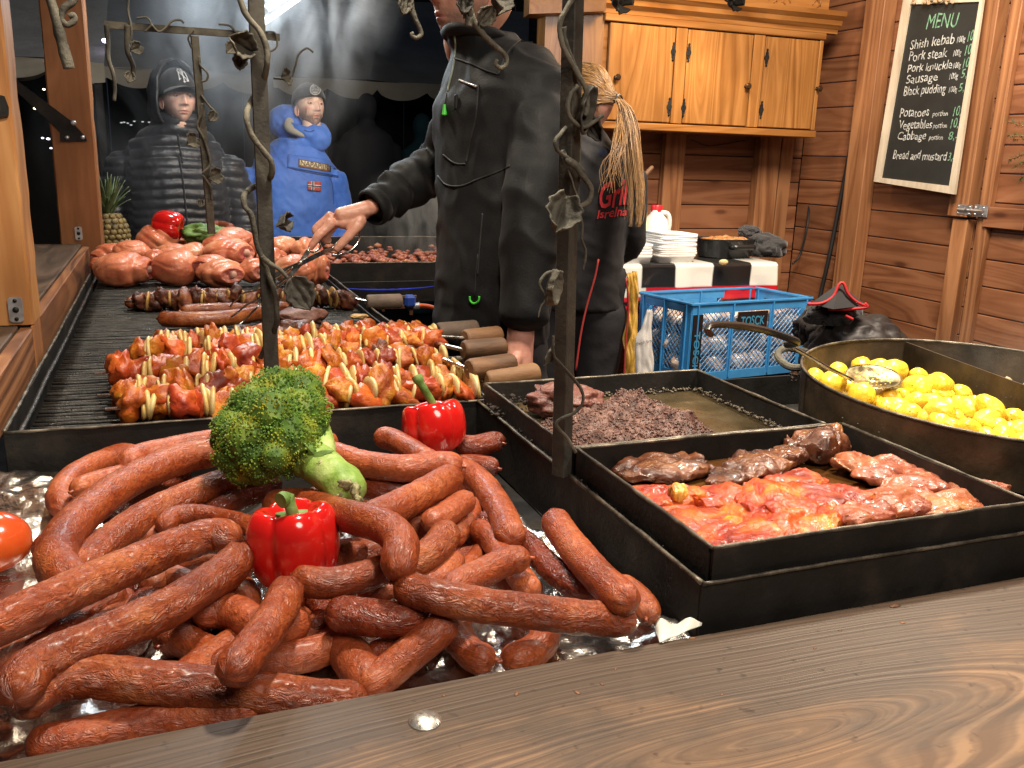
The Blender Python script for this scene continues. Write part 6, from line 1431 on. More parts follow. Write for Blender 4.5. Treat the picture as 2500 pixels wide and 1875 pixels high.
# ================================================================== SIDE TABLE AND WHAT STANDS ON IT
TZ = .90
def tb(x, y, z=TZ): return D(x, y, z=z)
a = tb(1352, 573); b = tb(1640, 578); TY = a.y - .005; TX0 = a.x - .25; TX1 = tb(1697, 572).x
tbl = empty('side_table', ((TX0 + TX1) / 2, TY + .33, 0), 'side table under the cupboard covered with a striped oilcloth', 'table')
mb = MB(); mb.box(((TX0 + TX1) / 2, (TY + 4.12) / 2, TZ - .02), (TX1 - TX0 - .02, 4.12 - TY - .02, .03)); mb.build('table_top', M['ledge_y'], tbl, smooth=False)
for x in (TX0 + .05, TX1 - .05):
    for y in (TY + .05, 4.05): mb = MB(); mb.box((x, y, .44), (.045, .045, .86)); mb.build('leg', M['ledge_y'], tbl, smooth=False)
cl = bpy.data.materials.new('striped_oilcloth'); cl.use_nodes = True
def oil():
    nt = cl.node_tree; b_ = nt.nodes['Principled BSDF']; a_ = N(nt, 'ShaderNodeVertexColor', layer_name='Col'); nt.links.new(a_.outputs[0], b_.inputs['Base Color']); b_.inputs['Roughness'].default_value = .25; b_.inputs['Specular IOR Level'].default_value = .6
oil()
V = []; F = []; C = []; FM = []; nx = 150; rows = [(.66, 0)] + [(.02 + .0 * j, 0) for j in ()]
prof = [(4.10 - TY, 0.002), (.3, .002), (.012, .002), (.003, 0), (-.002, -.008)] + [(-.003, -.008 - .006 * k) for k in range(1, 48)]
xa, xb = TX0, TX1
ex = [tb(1385, 573).x, tb(1463, 573).x, tb(1553, 573).x, tb(1640, 573).x, 9]
for j, (dy, dz) in enumerate(prof):
    for i in range(nx + 1):
        x = xa + (xb - xa) * i / nx; fold = .010 * math.sin(x * 26) * min(1, max(0, -dz) / .12) + .006 * nz((x * 9, dz * 5, 0)) * min(1, max(0, -dz) / .05)
        V.append((x, TY + dy - max(0, fold + .004) if dz < 0 else TY + dy, TZ + .002 + dz))
        h = -dz
        if dz > -.005: c = (.010, .010, .011) if not (ex[0] < x < ex[0] + .0) else (.8, .8, .76)
        blk = (ex[0] - .0 < x < ex[1]) or (ex[2] < x < ex[3]); wht = (.72, .72, .66)
        if h < .095: c = (.012, .012, .012) if blk or x < ex[0] - .12 and False else wht
        else:
            q = h - .095; c = (.50, .012, .02) if q < .035 and x > ex[0] + .03 else ((.55, .02, .03) if int(q / .018) % 2 == 0 else (.02, .01, .01))
            if q < .035 and x < ex[0] + .03: c = wht
        if dz > -.002: c = (.015, .015, .015) if blk else ((.6, .6, .56) if x < ex[3] else (.6, .6, .56))
        if dz > .001 and j < 2: c = (.015, .015, .015)
        C.append((*c, 1))
for j in range(len(prof) - 1):
    for i in range(nx): q = j * (nx + 1) + i; F.append((q, q + nx + 1, q + nx + 2, q + 1))
o = obj('tablecloth', mesh_data('tablecloth', V, F, cl, col=C)); md = o.modifiers.new('t', 'SOLIDIFY'); md.thickness = .0012
tag(o, 'glossy oilcloth with black, white and red blocks hanging over the side table', 'tablecloth')
# foam boxes
def foam_stack(x, y, wpx, hpx, n, lab0, rot=0):
    c = tb(x, y); t = depth_of(c); W = wpx * DS * t / FPX; H = hpx * DS * t / FPX; step = H / n
    seg = 40
    def rr(k, w_, d_): return [(math.copysign(abs(math.cos(a)) ** .32, math.cos(a)) * w_ / 2, math.copysign(abs(math.sin(a)) ** .32, math.sin(a)) * d_ / 2) for a in [2 * math.pi * i / seg for i in range(seg)]]
    pr = [(.84, 0), (.87, 0), (.95, .024), (1.0, .026), (1.0, .0275 + step * .72), (.985, .028 + step * .74), (.93, .028 + step * .7), (.85, .006), (.01, .005)]
    V = []; F = []
    for s, z in pr:
        V += [Vector((px * s, py * s, z)) for px, py in rr(0, W, W * .8)]
    for j in range(len(pr) - 1):
        for i in range(seg): k = (i + 1) % seg; F.append((j * seg + i, j * seg + k, (j + 1) * seg + k, (j + 1) * seg + i))
    F.append(tuple(range(seg - 1, -1, -1))); F.append(tuple(range((len(pr) - 1) * seg, len(pr) * seg)))
    md_ = mesh_data('foam_tray', V, F, M['white'])
    for i in range(n):
        o = bpy.data.objects.new('foam_tray', md_); COL.objects.link(o); o.location = (c.x + rnd.gauss(0, .0015), c.y + W * .4, TZ + .003 + i * step); o.rotation_euler = (0, 0, rot + rnd.gauss(0, .02))
        if i == n - 1: o.rotation_euler = (0, .04, rot)
        tag(o, {n - 1: 'topmost ', 0: 'lowest '}.get(i, ['', 'second ', 'third ', 'fourth ', 'fifth ', 'sixth ', 'seventh ', 'eighth ', 'ninth ', 'tenth ', 'eleventh ', 'twelfth '][i + 1] + 'from below, ') + lab0, 'foam tray', 'white foam trays stacked on the side table')
foam_stack(1465, 570, 100, 50, 11, 'white foam tray of the tall stack beside the dark pan', .05)
foam_stack(1383, 572, 64, 30, 5, 'white foam tray of the low stack nearest the woman', -.1)
# jug, bottles, cup
def stand(name, x, y, dyb, parts, label, cat):
    c = tb(x, y); c = Vector((c.x, c.y + dyb, TZ + .003)); c.x += dyb * (c.x / c.y); e = empty(name, c, label, cat)
    for nm, prof, m, kw in parts:
        mb = MB(); mb.lathe(prof, c + Vector(kw.get('off', (0, 0, 0))), kw.get('seg', 28)); 
        if 'sq' in kw:
            q = kw['sq']; mb.jit(lambda v: Vector((c.x + math.copysign(abs(v.x - c.x) ** .8 * (.05 ** .2), v.x - c.x) * q, c.y + math.copysign(abs(v.y - c.y) ** .8 * (.05 ** .2), v.y - c.y) * q, v.z)))
        mb.build(nm, m, e, auto=40)
    return e, c
jug_m = mat('white_plastic_jug', (.80, .80, .76), .35, sss=.2, sssr=(1, 1, 1)); redcap = mat('red_cap', (.60, .02, .03), .35); ycap = mat('yellow_cap', (.75, .62, .02), .35)
e, c = stand('plastic_jug', 1412, 566, .14, [('body', [(.001, 0), (.052, .002), (.055, .03), (.055, .13), (.045, .165), (.022, .19), (.021, .205)], jug_m, {'sq': 1.0}), ('cap', [(.026, .198), (.026, .222), (.024, .226), (.001, .226)], redcap, {})], 'white plastic jug with red cap on the side table', 'jug')
mb = MB(); mb.tube(spline([c + Vector((.015, -.01, .195)), c + Vector((.05, -.01, .19)), c + Vector((.066, -.005, .15)), c + Vector((.06, 0, .09))], 14), .010, 10); mb.build('handle', jug_m, e)
clearb = mat('pale_yellow_bottle', (.78, .74, .42), .2, coat=.4); lbl = mat('brown_label', (.30, .13, .03), .5, scale=40)
stand('sauce_bottle', 1384, 566, .11, [('body', [(.001, 0), (.030, .002), (.031, .10), (.026, .135), (.014, .165), (.013, .175)], clearb, {}), ('cap', [(.016, .172), (.016, .196), (.001, .198)], ycap, {}), ('label', [(.0318, .02), (.0318, .055), (.0310, .055), (.0310, .02)], lbl, {})], 'yellow capped bottle of pale sauce standing left of the jug', 'bottle')
stand('sauce_bottle', 1370, 566, .16, [('body', [(.001, 0), (.034, .002), (.034, .13), (.03, .15), (.014, .18)], mat('red_green_pack', (.3, .3, .03), .4, ramps=[(.45, (.5, .04, .02)), (.5, (.35, .45, .03)), (.6, (.03, .18, .04))], scale=9, stretch=(.2, .2, 1)), {}), ('cap', [(.017, .178), (.017, .20), (.001, .202)], redcap, {})], 'red and green sauce container half hidden by the woman\'s hair', 'bottle')
e, c = stand('paper_cup', 1398, 568, .07, [('body', [(.001, 0), (.030, .001), (.038, .055)], mat('brown_paper_cup', (.42, .24, .14), .6), {}), ('lid', [(.040, .053), (.040, .062), (.036, .066), (.001, .066)], M['white'], {})], 'brown paper cup with white lid behind the low foam stack', 'cup')
# dark roasting pan with pieces
c = tb(1590, 562); RW_ = 118 * DS * depth_of(c) / FPX / 2 * 1.12; cpan = Vector((c.x, c.y + RW_ * .72, TZ + .003))
rp = empty('roasting_pan', cpan, 'dark enamel roasting pan with browned pieces on the side table', 'pan')
en_m = mat('dark_enamel', (.035, .037, .038), .3, .2, scale=20, rvar=.1)
V = []; F = []; seg = 64; pr = [(.84, 0), (.90, .006), (.97, .075), (1.03, .082), (1.03, .086), (.95, .084), (.88, .012), (.01, .010)]
for s, z in pr:
    for i in range(seg): a_ = 2 * math.pi * i / seg; V.append(cpan + Vector((RW_ * s * math.copysign(abs(math.cos(a_)) ** .8, math.cos(a_)), RW_ * .66 * s * math.copysign(abs(math.sin(a_)) ** .8, math.sin(a_)), z)))
for j in range(len(pr) - 1):
    for i in range(seg): k = (i + 1) % seg; F.append((j * seg + i, j * seg + k, (j + 1) * seg + k, (j + 1) * seg + i))
F.append(tuple(range(seg - 1, -1, -1))); F.append(tuple(range((len(pr) - 1) * seg, len(pr) * seg))); mb = MB(); mb.add(V, F); mb.build('body', en_m, rp, auto=40)
mb = MB(); hx = cpan + Vector((.02, -RW_ * .68, .055)); mb.tube(spline([hx + Vector((-.05, 0, 0)), hx + Vector((-.045, -.03, 0)), hx + Vector((.045, -.03, 0)), hx + Vector((.05, 0, 0))], 20), .012, 10); mb.build('handle', M['black_pl'], rp)
bm_ = mat('roast_piece', (.40, .17, .07), .4, ramps=[(.3, (.2, .06, .02)), (.6, (.5, .24, .09)), (.8, (.65, .42, .18))], scale=25, bump=.4)
for k in range(26):
    V, F = blob((.026, .02, .014), 2, .35, 1.6, k); mb = MB(); mb.add(V, F); o = mb.build('roast_piece', bm_, world=False, auto=0); a_ = k * 2.4; q = math.sqrt(k / 26); o.location = cpan + Vector((RW_ * .78 * q * math.cos(a_), RW_ * .5 * q * math.sin(a_), .072 + .012 * (1 - q))); o.rotation_euler = (0, 0, k)
    tag(o, 'browned roast piece in the dark enamel pan on the side table', 'meat', 'roast pieces in the enamel pan')
V, F = blob((.021, .014, .012), 3, .08, 1, 3); mb = MB(); mb.add(V, F); o = mb.build('potato', mat('tan_potato', (.62, .48, .24), .5, scale=20), world=False, auto=0); o.location = tb(1563, 566, TZ + .014); tag(o, 'single tan potato lying on the oilcloth in front of the dark enamel pan', 'potato')
cloth_b = mat('black_jacket_cloth', (.014, .014, .016), .75, bump=.4, bscale=30, sheen=.3)
def heap(name, c, rad, seed, m, label, cat, amp=.35, freq=1.7):
    def fn(q, v): 
        q.z = max(q.z, -rad[2] * .6); g = abs(nz((v.x * 1.0, v.y * 1.6, v.z * .6), 2.6, seed)); return q * (1 + .20 * min(.3, g) - .09 * max(0, .10 - g) / .10 + .02 * nz(v, 6, seed))
    V, F = blob(rad, 5, amp * .55, freq, seed, 2, fn); mb = MB(); mb.add(V, F); o = mb.build(name, m, world=False, auto=0); o.location = c; return tag(o, label, cat)
heap('folded_jacket', tb(1672, 562, .90) + Vector((.02, .11, .045)), (.10, .10, .06), 4, cloth_b, 'crumpled black jacket lying on the right end of the side table', 'jacket')
heap('folded_jacket', tb(1652, 562, .90) + Vector((.02, .16, .11)), (.05, .05, .03), 5, cloth_b, 'small black bundle on top of the crumpled jacket', 'bundle')
# bag heap by the right wall with red piping
dk = mat('dark_brown_bag', (.022, .018, .017), .55, bump=.4, bscale=14, scale=5)
heap('black_bag', D(1850, 775, d=3.0), (.17, .18, .15), 9, dk, 'big dark bag slumped against the right wall behind the round pan', 'bag', .22, 1.3)
heap('black_bag', D(1800, 715, d=3.1), (.12, .12, .09), 12, dk, 'dark bag bulging right beside the blue crate', 'bag', .25, 1.4)
bag = heap('folded_apron', D(1800, 680, d=2.95), (.10, .06, .045), 14, cloth_b, 'black apron with red piping draped over the dark bags', 'apron', .25, 1.5)
redp = mat('red_piping', (.55, .02, .025), .6)
for pts in ([(1744, 657), (1775, 655), (1800, 640), (1812, 615), (1822, 612), (1832, 635), (1850, 652), (1872, 662)], [(1790, 668), (1830, 668), (1872, 664), (1868, 655)], [(1826, 682), (1842, 690)]):
    mb = MB(); mb.tube(spline([D(x, y, d=2.84) for x, y in pts], 40), .0048, 6); o = mb.build('piping', redp, None, auto=0); o.parent = bag; o.matrix_parent_inverse = Matrix.Translation(bag.location).inverted()
V = []; F = []
pk = [D(1812, 612, d=2.86), D(1750, 656, d=2.88), D(1800, 668, d=2.80), D(1872, 660, d=2.86)]
mb = MB(); mb.add(pk + [D(1815, 640, d=3.0)], [(0, 1, 2), (0, 2, 3), (0, 4, 1), (0, 3, 4), (1, 4, 3, 2)]); o = mb.build('flap', cloth_b, None, smooth=False); o.parent = bag; o.matrix_parent_inverse = Matrix.Translation(bag.location).inverted()

# ================================================================== BLUE CRATE
cr_m = mat('blue_crate_plastic', (.035, .20, .48), .42, scale=12, rvar=.1, ramps=[(.3, (.035, .22, .52)), (.7, (.06, .32, .68))])
CZ = .80
ce = empty('blue_crate', (0, 0, 0), 'blue plastic lattice crate full of wrapped food below the side table', 'crate')
n0 = D(1497, 655, z=CZ); rdir = (D(1752, 641, z=CZ) - n0); rdir.z = 0; WX = rdir.length; rdir.normalize(); ldir = D(1385, 630, z=CZ) - n0; ldir.z = 0; WY = ldir.length; ldir.normalize(); CH = .31
def crate_face(p, d, W, wins, parent):
    """p top corner, d along; windows in (u0,u1,h0,h1)"""
    n_ = Vector((d.y, -d.x, 0)); up = Vector((0, 0, 1)); t = .004
    R3 = Matrix((d, -n_, up)).transposed()
    def bx(u0, u1, h0, h1, th=t, name=None):
        c = p + d * (u0 + u1) / 2 - up * (h0 + h1) / 2; return c, (u1 - u0, th, h1 - h0), R3
    mb = MB()
    for (u0, u1, h0, h1, th) in [(0, W, 0, .042, .006), (0, W, CH - .035, CH, .006)]:
        c, s, r = bx(u0, u1, h0, h1, th); mb.box(c, s, r, bev=.001)
        mb.build('top_band' if h0 == 0 else 'bottom_band', cr_m, parent, auto=30); mb = MB()
    c, s, r = bx(-.006, W + .006, 0, .010, .018); mb.box(c, s, r, bev=.002)
    mb.build('top_rim', cr_m, parent, auto=30)
    us = [0] + [x for w_ in wins for x in (w_[0], w_[1])] + [W]
    for k in range(0, len(us), 2):
        if us[k + 1] - us[k] < .003: continue
        mb = MB(); c, s, r = bx(us[k], us[k + 1], .042, CH - .035, .007); mb.box(c, s, r, bev=.001)
        c, s, r = bx((us[k] + us[k + 1]) / 2 - .003, (us[k] + us[k + 1]) / 2 + .003, .01, CH - .01, .02); mb.box(c, s, r, bev=.001); mb.build('rib', cr_m, parent, auto=30)
    for (u0, u1, h0, h1) in wins:
        mb = MB(); step = .024; w_ = u1 - u0; h_ = h1 - h0
        for sgn in (1, -1):
            k = -h_
            while k < w_:
                # line u = k + t, h = t or h_-t
                ta = max(0, -k); tb_ = min(h_, w_ - k)
                if tb_ - ta > .004:
                    ua, ub = k + ta, k + tb_; ha, hb = (ta, tb_) if sgn > 0 else (h_ - ta, h_ - tb_)
                    A = p + d * (u0 + ua) - up * (h0 + ha); B = p + d * (u0 + ub) - up * (h0 + hb); mb.tube([A, B], .0019, 4, False)
                k += step
        mb.build('lattice', cr_m, parent, smooth=False)
W1 = WX; xs_ = [.03, .175, .215, .36, .40, W1 - .03] if False else None
crate_face(n0, rdir, WX, [(.05, .185, .042, CH - .035), (.205, .385, .115, CH - .035), (.405, WX - .05, .042, CH - .035)], ce)
crate_face(n0, ldir, WY, [(.05, WY / 2 - .012, .042, CH - .035), (WY / 2 + .012, WY - .05, .042, CH - .035)], ce)
crate_face(n0 + ldir * WY, rdir, WX, [(.06, .21, .042, CH - .035), (.39, WX - .06, .042, CH - .035)], ce)
crate_face(n0 + rdir * WX, ldir, WY, [(.06, WY - .06, .042, CH - .035)], ce)
mb = MB(); R3 = Matrix((rdir, ldir, Vector((0, 0, 1)))).transposed(); mb.box(n0 + rdir * WX / 2 + ldir * WY / 2 - Vector((0, 0, CH - .003)), (WX, WY, .004), R3); mb.build('base', cr_m, ce, smooth=False)
blk = mat('black_label_plate', (.012, .008, .008), .5); bl2 = mat('light_blue_paint', (.05, .30, .50), .5)
nF = Vector((rdir.y, -rdir.x, 0)); up = Vector((0, 0, 1))
mb = MB(); c = n0 + rdir * .295 - up * .078 + nF * .004; mb.box(c, (.15, .003, .068), R3); pl1 = mb.build('label_plate', blk, ce, smooth=False)
text_on(pl1, 'TOSCK', n0 + rdir * .235 - up * .098 + nF * .0062, n0 + rdir * .355 - up * .098 + nF * .0062, up, .036, bl2, wob=.6, offset=.012)
mb = MB(); c = n0 + rdir * .026 - up * .17 + nF * .006; mb.box(c, (.046, .003, .25), R3); pl2 = mb.build('label_plate', blk, ce, smooth=False)
text_on(pl2, 'TOSCK', n0 + rdir * .014 - up * .11 + nF * .0082, n0 + rdir * .014 - up * .27 + nF * .0082, rdir, .026, bl2, wob=.6, offset=.012)
wrap = mat('wrapped_bread', (.55, .40, .30), .16, coat=.8, ramps=[(.3, (.36, .19, .12)), (.5, (.66, .52, .42)), (.65, (.80, .76, .70))], scale=16, bump=.7, bscale=30, hue=.15, bdist=.008)
k = 0
for lay in range(3):
    for i in range(5):
        for j in range(3):
            V, F = blob((.062, .058, .05), 3, .22, 2.0, k); mb = MB(); mb.add(V, F); o = mb.build('wrapped_bread', wrap, world=False, auto=0)
            o.location = n0 + rdir * (.07 + i * (WX - .14) / 4) + ldir * (.07 + j * (WY - .14) / 2) - up * (CH - .055 - lay * .078) + Vector((rnd.gauss(0, .006), rnd.gauss(0, .006), 0)); k += 1
            tag(o, 'clear wrapped bread portion inside the blue crate', 'wrapped bread', 'wrapped bread portions in the blue crate')
mb = MB(); mb.box(n0 + rdir * WX / 2 + ldir * WY / 2 - up * (CH + .20), (WX * .9, WY * .9, .38), R3, bev=.01); mb.jit(lambda v: Vector((v.x, v.y, v.z))); o = mb.build('storage_box', mat('dark_storage_box', (.02, .022, .026), .5), smooth=False); tag(o, 'dark storage box on the floor carrying the blue crate', 'box')
# white carrier bag with print and yellow cloth
def sheet_poly(name, pts, m, label, cat, thick=.003, seed=0, amp=.006, col=None):
    """soft hanging sheet from a boundary given as rows of (left, right) points"""
    V = []; F = []; n_ = 14; rows = []
    R = 26
    L_ = spline([p[0] for p in pts], R); Rr = spline([p[1] for p in pts], R)
    for j in range(R):
        for i in range(n_ + 1):
            p = L_[j].lerp(Rr[j], i / n_); V.append(p + Vector((0, -.012 * math.sin(i / n_ * math.pi) - amp * nz((i * .4, j * .25, seed)) * 1.5, 0)))
    for j in range(R - 1):
        for i in range(n_): q = j * (n_ + 1) + i; F.append((q, q + n_ + 1, q + n_ + 2, q + 1))
    o = obj(name, mesh_data(name, V, F, m)); md = o.modifiers.new('t', 'SOLIDIFY'); md.thickness = thick; return tag(o, label, cat)
bagm = mat('white_carrier_bag', (.62, .60, .57), .45, scale=14, bump=.2, bscale=40)
g_ = lambda x, y: D(x, y, d=2.95)
wb = sheet_poly('carrier_bag', [(g_(1398, 668), g_(1408, 668)), (g_(1385, 705), g_(1409, 705)), (g_(1372, 735), g_(1410, 735)), (g_(1372, 775), g_(1411, 780)), (g_(1376, 840), g_(1412, 840))], bagm, 'white carrier bag with small print hanging on the left end of the crate', 'bag')
text_on(wb, 'chroń śro', D(1374, 747, d=2.915), D(1408, 739, d=2.915), up, .011, blk, wob=0)
ycl = mat('golden_cloth', (.50, .30, .04), .5, ramps=[(.35, (.12, .06, .015)), (.5, (.48, .28, .04)), (.8, (.68, .48, .10))], scale=9, bump=.4, bscale=30)
g_ = lambda x, y: D(x, y, d=3.2)
sheet_poly('yellow_cloth', [(g_(1352, 590), g_(1372, 585)), (g_(1354, 650), g_(1378, 640)), (g_(1350, 720), g_(1374, 720)), (g_(1350, 850), g_(1378, 850))], ycl, 'golden yellow cloth hanging between the woman and the crate', 'cloth', seed=3, amp=.02)
mb = MB(); mb.tube([D(1352, 425, d=3.5), D(1408, 362, d=3.5), D(1411, 360, d=3.5)], [.010, .009, .005], 8); o = mb.build('wooden_stick', ph_m, auto=0); tag(o, 'bare wooden stick leaning behind the woman\'s ponytail', 'stick')
mb = MB(); mb.tube([tb(1440, 515, .93) + Vector((0, .2, 0)), tb(1530, 545, .92) + Vector((0, .28, 0))], .006, 8); o = mb.build('tongs', M['vine'], auto=0); tag(o, 'dark thin utensil lying behind the tall foam stack', 'utensil')
# ================================================================== PEOPLE
from mathutils.bvhtree import BVHTree
def loft(rings, seg=36):
    """rings: (center, ux, uy, a, b, power)"""
    V = []; F = []; n_ = len(rings)
    for c, ux, uy, a, b, pw in rings:
        for i in range(seg):
            t = 2 * math.pi * i / seg; x = math.copysign(abs(math.cos(t)) ** pw, math.cos(t)); y = math.copysign(abs(math.sin(t)) ** pw, math.sin(t)); V.append(c + ux * a * x + uy * b * y)
    for j in range(n_ - 1):
        for i in range(seg): k = (i + 1) % seg; F.append((j * seg + i, j * seg + k, (j + 1) * seg + k, (j + 1) * seg + i))
    F.append(tuple(range(seg - 1, -1, -1))); F.append(tuple(range((n_ - 1) * seg, n_ * seg))); return V, F
def limb(pts, rad, seg=22, n_=36):
    """tube through joints with interpolated radii and rounded ends"""
    s_ = spline(pts, n_); r = []; L = [0]
    for i in range(1, len(pts)): L.append(L[-1] + (Vector(pts[i]) - Vector(pts[i - 1])).length)
    for i in range(n_):
        d = L[-1] * i / (n_ - 1); k = 0
        while k < len(L) - 2 and L[k + 1] < d: k += 1
        f = (d - L[k]) / max(1e-9, L[k + 1] - L[k]); f = f * f * (3 - 2 * f); v = rad[k] + (rad[min(k + 1, len(rad) - 1)] - rad[k]) * f
        e = min(d, L[-1] - d) / (v * .8); v *= math.sqrt(max(.02, 1 - (1 - min(1, e)) ** 2)); r.append(v)
    return tube_geo(s_, r, seg)
def fuse(mb, voxel, smooth=3, fac=.5):
    """union of overlapping closed shapes -> one continuous mesh (numpy verts, faces)"""
    m = mesh_data('tmp', mb.V, mb.F, None); o = obj('tmp', m); r = o.modifiers.new('r', 'REMESH'); r.mode = 'VOXEL'; r.voxel_size = voxel; r.adaptivity = 0
    s = o.modifiers.new('s', 'SMOOTH'); s.iterations = smooth; s.factor = fac
    dg = bpy.context.evaluated_depsgraph_get(); ev = o.evaluated_get(dg); e = bpy.data.meshes.new_from_object(ev)
    n_ = len(e.vertices); co = np.empty(n_ * 3, dtype=np.float32); e.vertices.foreach_get('co', co); no = np.empty(n_ * 3, dtype=np.float32); e.vertices.foreach_get('normal', no)
    F = [tuple(p.vertices) for p in e.polygons]; bpy.data.objects.remove(o); bpy.data.meshes.remove(m); bpy.data.meshes.remove(e)
    return co.reshape(-1, 3), no.reshape(-1, 3), F
def skin_obj(name, co, no, F, m, parent, fn=None, colfn=None):
    V = []; C = [] if colfn else None
    for p, n_ in zip(co, no):
        p = Vector(p.tolist()); n_ = Vector(n_.tolist()); q = p + n_ * fn(p, n_) if fn else p; V.append(q)
        if colfn: C.append((*colfn(p, n_), 1))
    return obj(name, mesh_data(name, V, F, m, True, col=C), parent), V, F
def bvh(V, F): return BVHTree.FromPolygons([tuple(v) for v in V], F)
def hit(tree, px, py, lift=.002, strict=False):
    d = (P(px, py, d=1) - CAM).normalized(); loc, n_, i, t = tree.ray_cast(CAM, d)
    if loc is None:
        best = None
        for k in range(10, 140):
            q = CAM + d * (k * .05); r_ = tree.find_nearest(q)
            if r_[0] is not None and (best is None or r_[3] < best[1]): best = (r_[0], r_[3], r_[1])
        if best[1] > .03: return None if strict else (best[0] - d * lift, best[2])
        loc, n_ = best[0], best[2]
    return loc - d * lift, n_
def on_cloth(tree, lift):
    def f(p):
        d = (p - CAM).normalized(); loc, n_, i, t = tree.ray_cast(CAM, d)
        return loc - d * lift if loc is not None and abs(t - (p - CAM).length) < .12 else p
    return f
def decal(tree, parent, name, quad, m, thick=.001, nu=8, nv=8, lift=.003):
    """patch laid onto clothing: quad = 4 photo-pixel corners TL TR BR BL"""
    V = []; last = None
    for j in range(nv + 1):
        for i in range(nu + 1):
            u, v = i / nu, j / nv; x = (quad[0][0] * (1 - u) + quad[1][0] * u) * (1 - v) + (quad[3][0] * (1 - u) + quad[2][0] * u) * v; y = (quad[0][1] * (1 - u) + quad[1][1] * u) * (1 - v) + (quad[3][1] * (1 - u) + quad[2][1] * u) * v
            h = hit(tree, x, y, lift)
            if h is None: h = (last, None)
            last = h[0]; V.append(last)
    F = [(j * (nu + 1) + i, j * (nu + 1) + i + 1, (j + 1) * (nu + 1) + i + 1, (j + 1) * (nu + 1) + i) for j in range(nv) for i in range(nu)]
    o = obj(name, mesh_data(name, V, F, m), parent); md = o.modifiers.new('t', 'SOLIDIFY'); md.thickness = thick; return o
def seam(tree, parent, pts, r, m, name='seam', n_=30, zf=None, lift=0):
    q = []; s2 = spline([Vector((a, b, 0)) for a, b in ([zf(*p) for p in pts] if zf else pts)], n_)
    for p in s2:
        h = hit(tree, p.x, p.y, lift, True)
        if h: q.append(h[0])
    if len(q) > 2: mb = MB(); mb.tube(q, r, 6); return mb.build(name, m, parent, auto=0)
skin_m = mat('skin', (.5, .25, .17), .42, vcol=True, sss=.15, sssr=(1, .35, .2), scale=60, bump=.12, bscale=300)
eye_m = mat('eyeball', (.6, .58, .55), .15, rand=False); iris_m = mat('iris', (.03, .02, .015), .1, rand=False)
